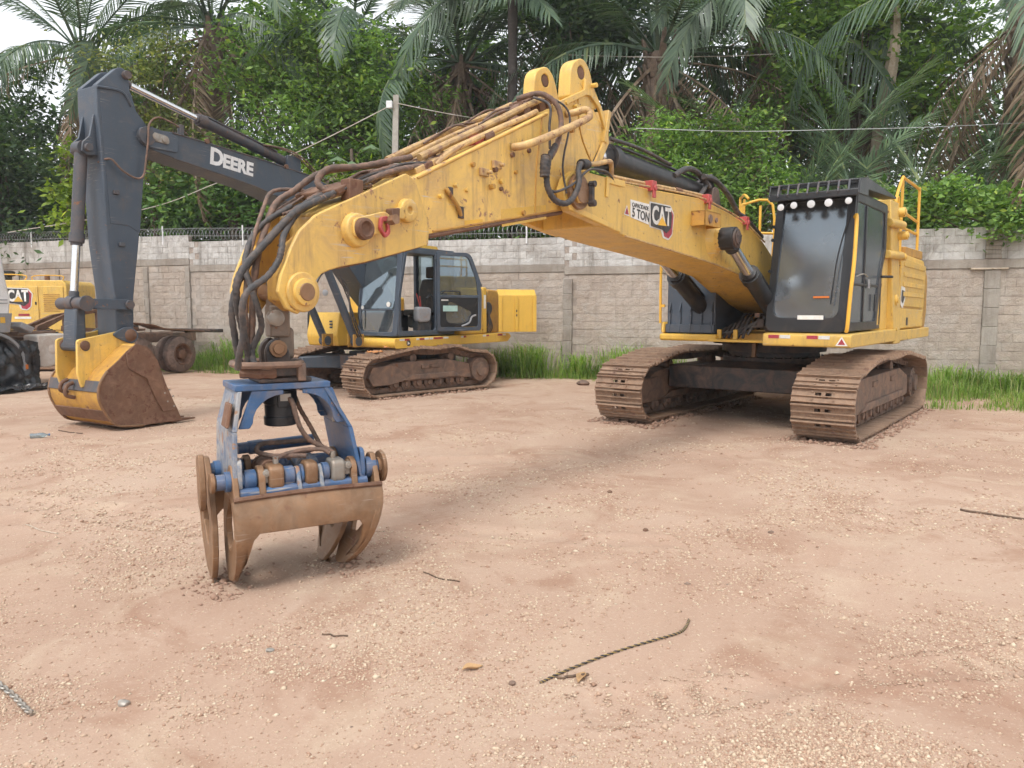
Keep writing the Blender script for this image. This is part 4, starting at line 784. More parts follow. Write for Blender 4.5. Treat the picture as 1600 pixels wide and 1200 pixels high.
q = MB(); q.prism(circ(9.19, 1.80, 0.115, 20, 0.1), -0.245, -0.215); q.build('far_pin_boss', 'yellow_dull', stick, 0.008)
# empty linkage bosses on the side plate
q = MB(); q.lathe((8.765, 0.290, 2.205), (0, 1, 0), [(0, .115), (.05, .105), (.055, .09)], 24); q.prism(rounded([(8.83, 2.15), (8.83, 2.27), (8.55, 2.345), (8.49, 2.30), (8.50, 2.235), (8.56, 2.20)], .04, 4), 0.342, 0.362); q.build('linkage_boss', 'yellow_stick', stick, 0.006)
q = MB(); q.lathe((8.755, 0.362, 2.21), (0, 1, 0), [(0, .072), (.035, .068), (.04, .05), (.02, .035), (.015, .018)], 20); q.build('bush', 'rust', stick)
q = MB(); L_ = rounded([(8.62, 2.30), (8.63, 2.22), (8.58, 2.16), (8.535, 2.20), (8.555, 2.31)], .02, 3); cI = Vector((8.585, 2.235)); q.ring(L_, [tuple(cI + (Vector(p_)-cI)*0.55) for p_ in L_], .364, .39); q.build('lock_ring', 'red', stick, 0.004)
q = MB(); q.cyl((8.545, .362, 2.275), (8.545, .44, 2.285), .028, n=10); q.cyl((8.545, .41, 2.283), (8.545, .45, 2.286), .036, n=6); q.build('bolt', 'worn_steel', stick)
q = MB(); q.lathe((8.30, 0.290, 2.375), (0, 1, 0), [(0, .085), (.045, .080), (.05, .065), (.05, .026), (.03, .02)], 22); q.prism([(8.36, 2.31), (8.44, 2.31), (8.44, 2.37), (8.33, 2.41)], .29, .34); q.build('linkage_boss', 'yellow_stick', stick, 0.006)
q = MB(); q.prism([(8.42, 2.28), (8.48, 2.27), (8.49, 2.37), (8.41, 2.38)], .29, .355); q.build('stop_block', 'rust', stick, 0.008)
for pts in ([(8.06, .266, 2.30), (8.20, .266, 2.60)], [(8.075, .266, 2.16), (8.06, .266, 2.30)], [(8.0, .264, 2.26), (6.9, .264, 2.47), (6.3, .264, 2.59)], [(8.15, .264, 2.62), (7.3, .264, 3.02), (6.55, .264, 3.37)], [(6.62, .264, 3.33), (6.70, .264, 2.9), (6.72, .264, 2.52)], [(5.8, .264, 3.06), (6.0, .264, 3.3), (6.06, .264, 3.6)]):
    q = MB(); q.tube(pts, .007, 6, 8, .5); q.build('weld_bead', 'yellow_dull', stick)
q = MB(); q.tube([(8.10, .24, 2.16), (8.6, .24, 2.03), (8.88, .24, 1.972)], .02, 6, 3); q.tube([(8.05, .25, 2.222), (7.2, .25, 2.387), (6.3, .25, 2.562)], .02, 6, 3); q.build('lower_flange', 'rust', stick)
# little things welded on the side
rnd = random.Random(9)
for x, z in ((7.92, 2.52), (7.55, 2.80), (7.20, 2.72), (7.28, 2.80), (7.20, 2.66), (7.33, 2.66), (7.62, 2.60), (7.05, 2.95), (6.82, 3.02), (6.28, 3.52), (6.17, 3.30), (6.12, 3.52), (7.75, 2.62), (6.9, 2.5), (7.0, 2.82)):
    q = MB(); q.cyl((x, .262, z), (x, .262+rnd.uniform(.02, .045), z), rnd.uniform(.014, .022), n=8); q.build('stud', rnd.choice(['yellow', 'yellow_dull', 'rust']), stick)
for x, z in ((7.42, 2.76), (7.26, 2.84)):
    q = MB(); q.box((x-.05, .262, z-.03), (x+.05, .29, z+.03)); q.cyl((x-.03, .29, z), (x-.03, .33, z), .016, n=8); q.build('mount_pad', 'pipe', stick, 0.005)
q = MB(); q.tube([(7.86, .275, 2.58), (7.84, .285, 2.55), (7.74, .285, 2.46), (7.70, .275, 2.40)], .016, 8, 4); q.build('hose_guide', 'yellow_dull', stick)
q = MB(); q.box((7.66, .262, 2.38), (7.72, .275, 2.47)); q.box((7.78, .262, 2.53), (7.83, .275, 2.60)); q.build('guide_base', 'black_mud', stick, 0.004)
q = MB(); q.prism([(7.64, 2.30), (7.42, 2.34), (7.43, 2.40), (7.64, 2.37)], .262, .2645); q.build('worn_sticker', 'sticker_yellow', stick)
q = MB(); q.prism([(7.18, 2.36), (6.55, 2.48), (6.56, 2.60), (7.19, 2.50)], .262, .264); q.build('repaint_patch', 'yellow_clean', stick)
q = MB(); q.tube([(7.05, .28, 3.01), (7.02, .38, 3.02), (6.80, .43, 3.11), (6.20, .43, 3.365), (6.12, .43, 3.43), (6.14, .40, 3.47), (6.22, .34, 3.44), (6.25, .27, 3.43)], .032, 12, 6); q.build('guard_rail', 'pipe', stick)
# pipes and valve blocks along the top
for y, r, z0, z1, dx in ((-.20, .028, 0.12, 0.10, 0), (-.06, .022, .10, .06, .1), (.06, .020, .07, .05, .2), (.14, .028, .10, .10, 0), (.21, .024, .05, .03, .3)):
    q = MB(); q.tube([(8.0-dx*.3, y, 2.70+z0), (7.7, y, 2.845+z0), (7.2, y, 3.08+z0), (6.8, y, 3.275+z1), (6.45+dx*.6, y, 3.44+z1-dx*.28)], r, 9, 4); q.build('stick_pipe', 'pipe', stick)
for k in range(8):
    x = 6.28+.06*k+rnd.uniform(-.02, .02); z = 3.52-(x-6.28)*.47; q = MB(); y = rnd.uniform(-.15, .10); q.box((x-.05, y-.08, z-.02), (x+.05, y+.08, z+.09+rnd.uniform(0, .03)), Matrix.Rotation(.44, 3, 'Y')); q.cyl((x, y, z+.08), (x, y, z+.13), .022, n=7); q.build('valve_block', 'rust', stick, 0.008)
for k in range(5):
    x = 7.72+.085*k; z = 2.83-(x-7.72)*.46; q = MB(); q.box((x-.05, -.22, z-.03), (x+.05, .22, z+.05), Matrix.Rotation(.44, 3, 'Y')); q.cyl((x, .1, z+.04), (x, .1, z+.075), .02, n=7); q.build('pipe_block', 'rust' if k % 2 else 'pipe', stick, 0.008)
for x, y in ((7.45, .17), (6.95, .17), (7.1, -.1), (7.35, .2)):
    q = MB(); z = 2.96-(x-7.45)*.47; q.cyl((x, y, z+.03), (x-.11, y, z+.08), .045, n=12); q.build('pipe_coupling', 'red' if x == 7.45 else 'rust', stick, .006)
# hoses
def hose(parent, pts, r=.028, mat='hose', wrap=.10, nm='hydraulic_hose'):
    q = MB(); q.tube(pts, r*.66, 9, 10, wrap*2.0); return q.build(nm, mat, parent, ang=60)
hose(cat, [(8.05, .1, 2.80), (8.3, .12, 2.73), (8.55, .1, 2.66), (8.77, .05, 2.62), (8.86, .05, 2.52), (8.80, .12, 2.46), (8.66, .2, 2.50), (8.50, .15, 2.53)], .03, 'hose_brown')
hose(cat, [(8.1, -.08, 2.76), (8.4, -.1, 2.70), (8.7, -.12, 2.62), (8.9, -.15, 2.48), (9.05, -.14, 2.38), (9.2, -.05, 2.2), (9.34, .04, 1.95), (9.38, .04, 1.6), (9.38, .02, 1.34)], .03, 'hose_brown')
hose(cat, [(8.0, .18, 2.74), (8.3, .2, 2.66), (8.55, .2, 2.56), (8.8, .2, 2.45), (8.966, .2, 2.39)], .028, 'hose_brown')
hose(cat, [(8.1, 0, 2.74), (8.5, .02, 2.60), (8.8, .05, 2.47), (8.95, .05, 2.39)], .026, 'hose_brown')
hose(cat, [(8.7, -.15, 2.48), (8.85, -.22, 2.50), (9.0, -.25, 2.47), (9.16, -.12, 2.34), (9.33, 0, 2.10), (9.42, .05, 1.85), (9.42, .04, 1.55), (9.40, .0, 1.34)], .018, 'hose_brown')
hose(cat, [(8.85, .20, 2.44), (8.966, .2, 2.385), (9.164, .2, 2.285), (9.342, .2, 2.12), (9.511, .2, 1.958), (9.578, .2, 1.845), (9.567, .18, 1.726), (9.50, .12, 1.586), (9.43, .06, 1.45), (9.40, .04, 1.34)], .030)
hose(cat, [(8.80, .08, 2.46), (8.988, .08, 2.365), (9.176, .08, 2.22), (9.33, .06, 2.05), (9.45, .04, 1.88), (9.50, .02, 1.70), (9.47, 0, 1.5), (9.43, -.02, 1.34)], .028)
hose(cat, [(8.75, .14, 2.48), (9.05, .14, 2.33), (9.25, .22, 2.16), (9.31, .26, 2.05), (9.335, .26, 1.98), (9.41, .25, 1.886), (9.54, .25, 1.80), (9.575, .24, 1.70), (9.545, .2, 1.56), (9.55, .16, 1.44), (9.54, .12, 1.34)], .027)
hose(cat, [(9.0, -.05, 2.36), (9.25, -.05, 2.20), (9.42, .05, 1.98), (9.42, .12, 1.80), (9.40, .14, 1.69), (9.37, .12, 1.58), (9.40, .06, 1.44), (9.40, .10, 1.34)], .026)
rh = random.Random(12)
for k in range(9):
    y_ = -.2 + .05*k; w_ = lambda s: rh.uniform(-s, s)
    hose(cat, [(7.95 + w_(.15), y_, 2.76 + w_(.03)), (8.2, y_ + w_(.05), 2.70 + w_(.04)), (8.45, y_ + w_(.06), 2.60 + w_(.05)), (8.7, y_ + w_(.05), 2.49 + w_(.03)), (8.9, y_, 2.40 + w_(.02)), (9.08, y_*.8, 2.30)], rh.uniform(.012, .022), rh.choice(['hose', 'hose_brown', 'hose_brown']), .05)
for k in range(6):
    y_ = rh.uniform(-.2, .2); x_ = rh.uniform(6.4, 7.2); z_ = 2.62 + (8.2-x_)*.47
    hose(cat, [(x_, y_, z_ + .10), (x_ + .25, y_ + rh.uniform(-.08, .08), z_ - .02 + rh.uniform(0, .1)), (x_ + .5, y_ + rh.uniform(-.05, .05), z_ - .12)], .014, 'hose_brown', 0)
q = MB(); q.box((8.70, -.20, 2.46), (8.86, .24, 2.50), Matrix.Rotation(.45, 3, 'Y')); q.box((8.66, .18, 2.40), (8.78, .27, 2.54)); q.build('hose_strap', 'rust', cat, .008)
hose(cat, [(6.70, .05, 3.50), (6.60, .22, 3.54), (6.52, .34, 3.45), (6.50, .38, 3.28), (6.60, .40, 3.08), (6.72, .42, 2.96)], .034, 'hose_brown', .06)
hose(cat, [(6.62, .40, 3.08), (6.75, .43, 2.96), (6.80, .45, 2.88), (6.83, .46, 2.75), (6.80, .47, 2.66), (6.72, .48, 2.60), (6.60, .50, 2.59), (6.48, .50, 2.66), (6.40, .50, 2.78), (6.36, .47, 2.90), (6.26, .43, 2.975), (6.12, .40, 2.99)], .036)
hose(cat, [(6.83, .45, 2.95), (6.86, .46, 2.88), (6.86, .46, 2.78)], .055, 'rubber', .10, 'hose_sleeve')
hose(cat, [(6.66, .20, 3.50), (6.62, .34, 3.42), (6.62, .34, 3.24), (6.61, .34, 3.06)], .018, 'hose', 0)
hose(cat, [(6.50, .15, 3.58), (6.40, .32, 3.48), (6.34, .36, 3.38), (6.36, .36, 3.22), (6.42, .36, 3.05), (6.44, .36, 2.9), (6.44, .40, 2.70)], .014, 'hose', 0)
hose(cat, [(6.80, .47, 2.68), (6.70, .48, 2.68), (6.46, .48, 2.77), (6.20, .46, 2.92), (6.02, .44, 2.96), (5.80, .42, 2.97), (5.66, .40, 2.94), (5.60, .38, 2.90)], .017, 'hose', 0)
q = MB(); q.tube([(6.16, .40, 2.99), (5.95, .40, 3.025), (5.72, .40, 3.08), (5.64, .38, 3.06), (5.60, .36, 2.97)], .024, 9, 5); q.build('boom_pipe', 'pipe', cat)
q = MB(); q.cyl((6.24, .42, 2.975), (6.12, .40, 2.995), .048, n=12); q.cyl((6.15, .40, 2.99), (6.08, .40, 3.0), .038, n=8); q.build('hose_fitting', 'black_mud', cat, .005)

# ---------------------------------------------------------------- blue log grapple hanging from the stick
# local frame: x towards the camera, y to the right, z up
gr = thing('log_grapple', 'blue steel log grapple with brown curved jaws resting on the gravel', 'grapple', (-1.50, 4.90, 0), heading(-30))
def GP(x, y, z): return (x, y, z)
q = MB(); q.box((-.075, -.055, 1.52), (.075, .07, 1.72)); q.prism(rounded([(-.06, 1.68), (.06, 1.68), (.06, 1.88), (-.06, 1.88)], .055, 4), -.05, .06); q.build('hanger_link', 'link_steel', gr, .012)
q = MB(); q.lathe((.045, -.02, 1.64), (1, 0, 0), [(0, .055), (.06, .05), (.07, .03)], 16); q.build('hanger_pin', 'bare', gr)
q = MB(); q.prism(rounded([(.0, 1.38), (.0, 1.58), (.11, 1.58), (.11, 1.38)], .03, 3), -.055, .055, lambda a, b, c: (b, a - .01, c)); q.build('lower_link', 'link_steel', gr, .02, seg=3)
for x in (.085, -.085):
    q = MB(); q.prism(rounded([(-.09, 1.33), (-.10, 1.46), (-.03, 1.53), (.05, 1.46), (.07, 1.33)], .05, 4), x-.02, x+.02, lambda a, b, c: (b, a, c)); q.build('swivel_cheek', 'black_mud', gr, .01)
q = MB(); q.cyl((-.12, -.02, 1.45), (.15, -.02, 1.45), .035, n=14); q.cyl((.11, -.02, 1.45), (.135, -.02, 1.45), .055, n=12); q.build('swivel_pin', 'worn_steel', gr, .005)
q = MB(); q.box((-.16, -.17, 1.275), (.16, .13, 1.34)); q.box((-.18, -.15, 1.24), (.18, .17, 1.272)); q.build('swivel_plate', 'black_mud', gr, .01)
q = MB(); ringp = rounded([(-.20, -.26), (.20, -.28), (.24, .12), (-.22, .14)], .16, 6)
q.tube([(x_, y_, 1.355) for x_, y_ in ringp] + [(ringp[0][0], ringp[0][1], 1.355)], .022, 8, 2); q.build('hose_guard_ring', 'frame_mud', gr)
for x_ in (.15, -.20): q = MB(); q.box((x_, .08, 1.25), (x_+.05, .13, 1.36)); q.build('guard_bracket', 'frame_mud', gr, .005)
q = MB(); q.tube([(.12, -.25, 1.31), (.16, -.15, 1.30), (.17, -.05, 1.30)], .03, 8, 4, .2); q.build('hose_bundle', 'rust', gr)
q = MB(); q.lathe((0, .01, 1.185), (0, 0, -1), [(0, .10), (.02, .105), (.09, .105), (.092, .098), (.17, .098), (.172, .105), (.225, .103), (.23, .09)], 24); q.box((.07, -.03, 1.08), (.112, .06, 1.17)); q.build('rotator_motor', 'black', gr, .004)
q = MB(); q.box((.113, -.015, 1.12), (.116, .05, 1.165)); q.build('motor_plate', 'bare', gr)
# yoke: top plate, sloping side plates with an arched gusset
y0 = 0.05
YK = [(-.27+y0, 1.235), (.27+y0, 1.235), (.43+y0, .93), (.475+y0, .56)]
q = MB(); q.box((-.22, -.30, 1.20), (.19, .285, 1.24)); q.build('yoke_top', 'blue', gr, .006)
for s in (-1, 1):
    q = MB(); T = .028
    a = [(-.285, 1.20), (-.33, .96), (-.345, .55)] if s < 0 else [(.27, 1.20), (.41, .94), (.48, .55)]
    for (ya, za), (yb, zb), xa, xb, xc in ((a[0], a[1], .19, .24, 0), (a[1], a[2], .24, .27, 0)):
        ra, rb = (-.22 if za > 1.1 else -.33), -.33; q.hexa([(xa, ya, za), (ra, ya, za), (ra, ya-s*T, za), (xa, ya-s*T, za)], [(xb, yb, zb), (rb, yb, zb), (rb, yb-s*T, zb), (xb, yb-s*T, zb)])
    pl = q.build('yoke_side_plate', 'blue_worn' if s < 0 else 'blue', gr, .006)
    q = MB(); ar = [(y0+s*.25, 1.198), (y0+s*.06, 1.198)] + [(y0+s*(.06+.19*math.sin(t_)), 1.0+.17*math.cos(t_)) for t_ in [i*math.pi/2/6 for i in range(7)]] + [(y0+s*.27, .97), (y0+s*.335, .97)]
    for x_ in (.165, -.185):
        q = MB(); q.prism(ar, x_, x_+.02, lambda a_, b_, c_: (b_, a_, c_)); q.build('yoke_gusset', 'blue', gr, .004)
    # hanging lugs that carry the two shafts
    for x_ in (.20, -.20):
        q = MB(); q.prism(rounded([(x_-.07, .60), (x_+.07, .60), (x_+.06, .80), (x_-.06, .80)], .05, 4), (-.30 if s < 0 else .465)-.014, (-.30 if s < 0 else .465)+.014); q.build('shaft_lug', 'blue_worn' if s < 0 else 'blue', gr, .006)
for z_ in (1.08, .98): q = MB(); q.cyl((.10, y0+.30, z_), (.10, y0+.27, z_), .018, n=8); q.build('bolt', 'bare', gr)
q = MB(); q.hexa([(.205, -.315, 1.13), (.05, -.315, 1.13), (.05, -.345, .985), (.225, -.345, .985)], [(.205, -.335, 1.13), (.05, -.335, 1.13), (.05, -.365, .985), (.225, -.365, .985)]); pl_ = q.build('maker_plate', 'rust', gr, .008)
# shafts with collars
for x_, nm in ((.20, 0), (-.20, 1)):
    q = MB(); q.cyl((x_, y0-.48, .66), (x_, y0+.54, .66), .048, n=18); q.build('hinge_shaft', 'blue', gr)
    for ya, yb, r_, mt_ in ((-.38, -.325, .062, 'blue'), (-.27, -.20, .062, 'blue'), (-.195, -.155, .082, 'worn_steel'), (-.035, .03, .062, 'blue'), (.07, .088, .066, 'blue'), (.21, .25, .062, 'blue'), (.385, .42, .085, 'worn_steel'), (.49, .56, .07, 'blue')):
        q = MB(); q.cyl((x_, ya, .66), (x_, yb, .66), r_, n=18); q.build('shaft_collar', mt_, gr, .005)
    for ya in (y0-.50, y0+.54): q = MB(); q.cyl((x_, ya, .66), (x_, ya+.03, .66), .04, n=10); q.cyl((x_, ya-.012, .66), (x_, ya+.012, .66), .06, n=14); q.build('end_nut', 'worn_steel', gr, .004)
for ya, yb, mt_ in ((-.135, -.04, 'worn_steel'), (.09, .17, 'worn_steel'), (.255, .345, 'bare')):   # cylinder eyes
    q = MB(); q.prism(rounded([(.12, .585), (.28, .585), (.285, .745), (.12, .745)], .045, 4), ya, yb); q.build('cylinder_eye', mt_, gr, .018, seg=3)
for yy in (-.10, .16):                                                   # two opposed cylinders
    q = MB(); s_ = 1 if yy > 0 else -1; q.cyl((-.16*s_, yy, .70), (.06*s_, yy, .69), .062, n=18); q.cyl((.03*s_, yy, .69), (.07*s_, yy, .69), .07, n=18); q.cyl((.06*s_, yy, .69), (.2*s_, yy, .67), .03, n=12); q.build('jaw_cylinder', 'rust' if yy < 0 else 'blue_worn', gr, .004)
q = MB(); q.cyl((-.24, -.22, .78), (-.24, .28, .80), .038, n=14); q.cyl((-.24, -.15, .78), (-.24, -.06, .785), .046, n=12); q.build('rear_tube', 'blue', gr)
for y_ in (.05, .19):                                                   # ribs down to the jaw
    q = MB(); q.prism(rounded([(.15, .70), (.22, .725), (.27, .66), (.315, .52), (.24, .50), (.15, .6)], .03, 3), y_-.013, y_+.013); q.build('jaw_rib', 'blue_worn', gr, .004)
for y_ in (-.175, .40):
    q = MB(); q.prism(rounded([(.13, .70), (.21, .735), (.275, .68), (.315, .52), (.23, .48), (.14, .6)], .03, 3), y_-.02, y_+.02); q.build('jaw_rib', 'worn_steel', gr, .006)
for y_ in (-.148, .365): q = MB(); q.cyl((.255, y_, .70), (.275, y_, .70), .022, n=12); q.cyl((.27, y_, .70), (.279, y_, .70), .010, n=8); q.box((.22, y_-.02, .64), (.255, y_+.02, .72)); q.build('grease_bolt', 'bare', gr, .003)
# jaws: curved shell with an arched lower edge, thick tine plates at both ends
CUR = [(.315, .56), (.355, .49), (.375, .40), (.365, .30), (.33, .20), (.27, .11), (.17, .03), (.05, .0), (.0, .012)]    # (x, z) outer line, front jaw
def curve_pt(t):
    P_ = smooth([(a, 0, b) for a, b in CUR], 6); k = t*(len(P_)-1); i = min(int(k), len(P_)-2); return P_[i].lerp(P_[i+1], k-i)
def jaw(sx, ya, yb, dy, nm, taper=.19):
    """front jaw with sx=+1, rear jaw with sx=-1"""
    NU, NV = 26, 14; th = .034; vs = []; fs = []
    for lay in (0, 1):
        for i in range(NU+1):
            u = i/NU; e = min(u, 1-u)
            vmax = .30 + .70*(1-min(1, max(0, (e-.02)/.13)))**2.0
            for j in range(NV+1):
                t = vmax*j/NV; p_ = curve_pt(t); nrm = (curve_pt(min(1, t+.02)) - curve_pt(max(0, t-.02))).normalized(); nv = Vector((-nrm.z, 0, nrm.x))
                yy = ya + u*(yb-ya) - u*taper*max(0, 1 - p_.z/.56)**1.6 + (1-u)*.02*t
                p_ = p_ + nv*(-th*lay if nv.x > 0 else th*lay); zt = .012*math.sin(u*math.pi)*(1-j/NV)
                vs.append((sx*p_.x, yy, p_.z + zt))
    W = NV+1; off = (NU+1)*W
    for i in range(NU):
        for j in range(NV):
            a_ = i*W+j; fs += [(a_, a_+1, a_+W+1, a_+W), (off+a_, off+a_+W, off+a_+W+1, off+a_+1)]
        fs += [(i*W, i*W+W, off+i*W+W, off+i*W), (i*W+NV, off+i*W+NV, off+i*W+W+NV, i*W+W+NV)]
    for j in range(NV):
        fs += [(j, off+j, off+j+1, j+1), (NU*W+j, NU*W+j+1, off+NU*W+j+1, off+NU*W+j)]
    q_ = MB(); q_.add(vs, fs); o = q_.build(nm, 'worn_steel', gr, .006, ang=50)
    bmx = o.data
    OUT = [(.29, .64)] + CUR + [(-.05, .09), (-.085, .20), (-.09, .34), (-.06, .48), (.02, .60), (.10, .70), (.16, .755), (.22, .755)]
    cH = Vector((.12, .36)); INN = []
    for a, b in OUT:
        d_ = Vector((a, b)) - cH; k_ = (.60 if d_.x > 0 else .50) if d_.y > -.12 else .42; INN.append((cH.x + d_.x*k_, cH.y + d_.y*k_*(.75 if d_.y > 0 else 1)))
    for y_ in (ya + dy, yb - dy):
        q_ = MB(); tp = taper if y_ > 0 else 0.0; q_.ring([(sx*a, b) for a, b in OUT], [(sx*a, b) for a, b in INN], y_-.018, y_+.018, lambda x, y, z: (x, y - tp*max(0, 1 - z/.56)**1.6, z)); q_.build('tine', 'worn_steel', o, .006)
    return o
jaw(1, -.36, .575, .03, 'front_jaw')
q = MB(); q.tube([(.316, -.35+.92*i/10, .567+.010*math.sin(i/10*math.pi)) for i in range(11)], .016, 7, 2); q.build('jaw_edge', 'rust', gr)
jaw(-1, -.455, .49, .03, 'rear_jaw')
q = MB(); q.prism(circ(.20, .66, .105, 20), .595, .62); q.build('cheek_plate', 'worn_steel', gr, .006)
q = MB(); q.prism(rounded([(.02, .50), (.0, .80), (.10, .83), (.16, .60), (.12, .46)], .05, 4), -.51, -.475); q.build('cheek_link', 'worn_steel', gr, .006)
# cross tube that joins the jaw roots and the dark web under the shafts
q = MB(); q.prism(rounded([(.10, .42), (.28, .42), (.29, .62), (.12, .62)], .04, 3), y0-.36, y0+.44); q.build('jaw_web', 'blue', gr, .006)
for pts, r_ in (([(.02, .02, 1.16), (.13, .05, 1.12), (.15, .07, 1.03), (.15, .10, .94), (.14, .16, .86), (.15, .24, .81), (.18, .30, .775)], .022), ([(.0, .10, 1.15), (-.02, .14, 1.05), (.0, .20, .93), (.02, .24, .84), (.05, .26, .79)], .02),
               ([(.20, .27, .775), (.16, .22, .80), (.14, .10, .80), (.16, -.02, .785), (.20, -.07, .77)], .02), ([(-.05, .2, .83), (-.08, .05, .825), (-.05, -.10, .83), (.03, -.15, .80), (.12, -.08, .78), (.16, .05, .775), (.18, .12, .77)], .022), ([(.05, .25, .79), (.08, .12, .775), (.10, .04, .77), (.14, .02, .755)], .018)):
    hose(gr, pts, r_, 'hose_brown', .10)
for y_ in (-.075, .285): q = MB(); q.cyl((.20, y_, .74), (.20, y_, .785), .018, n=8); q.build('elbow_fitting', 'bare', gr)

# ---------------------------------------------------------------- second excavator, dark boom and digging bucket
de = thing('excavator', 'excavator with dark grey boom, open cab door and bucket on the ground', 'excavator', (-2.44, 16.74, 0), heading(32.3))
UR = R(-12.0)
for s in (1, -1): make_track(de, 1.72, -1.0, 0.365, 0.41, 0.915, 0.75, -0.25, s*1.26, 0.70, 0.19, s, UR, 'frame_mud', 7)
ux = Matrix.Rotation(UR, 4, 'Z')
m = MB(); m.box((0.95, -1.1, .44), (1.30, 1.1, .74)); m.box((-.65, -1.1, .44), (-.3, 1.1, .74)); m.box((-.3, -.55, .5), (.95, .55, .80)); m.build('car_body', 'dgrey_mud', de, .02, xf=ux)
m = MB(); m.hexa([(1.2, -1.15, .45), (1.95, -1.05, .47), (1.95, -.75, .47), (1.2, -.3, .45)], [(1.2, -1.15, .72), (1.95, -1.05, .70), (1.95, -.75, .70), (1.2, -.3, .74)]); m.build('frame_leg', 'dgrey', de, .02, xf=ux)
m = MB(); m.lathe((.1, 0, .78), (0, 0, 1), [(0, .66), (.05, .68), (.06, .62), (.12, .62), (.13, .70), (.20, .70)], 36)
for k in range(40): a = k*2*math.pi/40; m.cyl((.1+.66*math.cos(a), .66*math.sin(a), .83), (.1+.66*math.cos(a), .66*math.sin(a), .86), .014, n=5)
m.build('swing_bearing', 'frame_mud', de)
m = MB(); m.prism(rounded([(1.52, .93), (1.56, 1.05), (1.50, 1.13), (-2.45, 1.13), (-2.55, 1.05), (-2.40, .93)], .05, 3), .12, 1.26); m.build('left_deck', 'yellow_clean', de, .015)
m = MB(); m.box((-2.9, -1.26, .93), (1.1, .12, 1.12)); m.build('main_frame', 'yellow_clean', de, .015)
m = MB(); m.prism(rounded([(1.62, .93), (1.64, 1.12), (1.40, 1.13), (.85, 1.12), (.80, .93)], .04, 3), 1.262, 1.275); m.build('deck_skirt', 'yellow_clean', de, .004)
q = MB(); q.cyl((1.235, 1.276, 1.03), (1.235, 1.280, 1.03), .062, n=20); em = q.build('emblem', 'sticker_black', de)
q = MB(); q.prism([(1.275, 1.00), (1.26, 1.035), (1.275, 1.06), (1.255, 1.055), (1.245, 1.045), (1.215, 1.03), (1.19, 1.005), (1.205, 1.005), (1.225, 1.015), (1.245, 1.01), (1.255, .995)], 1.281, 1.283); q.build('emblem_figure', 'sticker', em)
for x0, x1, c in ((1.50, 1.35, 'sticker'), (1.345, 1.20, 'sticker_red'), (1.0, .9, 'sticker'), (.89, .74, 'sticker_red'), (.72, .58, 'sticker'), (.42, .12, 'sticker_red'), (.56, .44, 'sticker'), (.10, -.08, 'sticker'), (-.52, -.62, 'sticker'), (-.62, -.72, 'sticker_red'), (-1.35, -1.48, 'sticker'), (-1.5, -1.6, 'sticker_red'), (-1.95, -2.15, 'sticker_red'), (-2.17, -2.3, 'sticker')):
    q = MB(); y_ = 1.277 if x0 > .8 else 1.262; q.prism([(x0, 1.075), (x1+.008, 1.075), (x1+.008, 1.115), (x0, 1.115)], y_, y_+.003); q.build('reflector_strip', c, de)
# body behind the cab
m = MB(); m.box((-1.38, .15, 1.14), (-.55, 1.24, 2.15)); m.box((-1.55, .95, 1.14), (-1.38, 1.24, 2.17)); m.build('rear_body', 'yellow_clean', de, .03)
q = MB(); q.prism([(-1.42, 1.7), (-1.50, 1.7), (-1.50, 2.0), (-1.42, 2.0)], 1.242, 1.245); q.build('data_label', 'sticker', de)
m = MB(); m.box((-2.05, .2, 1.14), (-1.55, .9, 2.1)); m.box((-1.8, .9, 1.3), (-1.6, 1.1, 1.6)); m.cyl((-1.75, 1.0, 1.7), (-1.75, 1.15, 1.7), .15); m.build('engine_bay', 'interior', de, .01)
for k in range(4): hose(de, [(-1.6-.08*k, 1.12, 1.15), (-1.68-.05*k, 1.2, 1.3), (-1.7, 1.18, 1.45+.05*k), (-1.9, 1.1, 1.6)], .018, 'hose', 0)
m = MB(); m.prism(rounded([(-2.05, 1.13), (-3.0, 1.13), (-3.1, 1.5), (-3.05, 2.1), (-2.05, 2.15)], .1, 4), -1.25, .9); m.build('counterweight', 'yellow_dull', de, .04, seg=3)
m = MB(); m.prism(rounded([(-.6, 2.15), (-1.5, 2.15), (-1.75, 2.2), (-1.45, 2.55), (-.9, 2.62)], .08, 4), .2, 1.0); m.build('engine_hood', 'dgrey', de, .02)
# swung open bay door
H0, H1 = Vector((-1.93, 1.30, 0)), Vector((-2.58, 1.92, 0)); dd = (H1-H0); dn = Vector((-dd.y, dd.x, 0)).normalized(); dn = dn if dn.y < 0 else -dn
m = MB(); c = [H0, H1, H1+dn*.03, H0+dn*.03]; m.hexa([p + Vector((0, 0, 1.16)) for p in c], [p + Vector((0, 0, 2.0)) for p in c])
tp = [p + Vector((0, 0, 2.0)) for p in c]; m.hexa(tp, [H0+dn*.16+Vector((0, 0, 2.14)), H1+dn*.16+Vector((0, 0, 2.14)), H1+dn*.19+Vector((0, 0, 2.12)), H0+dn*.19+Vector((0, 0, 2.12))])
bd = m.build('bay_door', 'yellow_clean', de, .008)
for t0, t1 in ((0, .09), (.43, .52), (.90, 1.0)):
    q = MB(); a, b = H0.lerp(H1, t0)-dn*.0, H0.lerp(H1, t1)-dn*.0; out_ = -dn
    c = [a, b, b+out_*.035, a+out_*.035]; q.hexa([p + Vector((0, 0, 1.165)) for p in c], [p + Vector((0, 0, 1.995)) for p in c]); q.build('door_stile', 'yellow_clean', bd, .006)
for zz in (1.52, 1.62):
    q = MB(); a = H0.lerp(H1, .455)-dn*.036; b = H0.lerp(H1, .485)-dn*.036; c = [a, b, b-dn*.006, a-dn*.006]; q.hexa([p + Vector((0, 0, zz)) for p in c], [p + Vector((0, 0, zz+.05)) for p in c]); q.build('door_catch', 'black', bd)
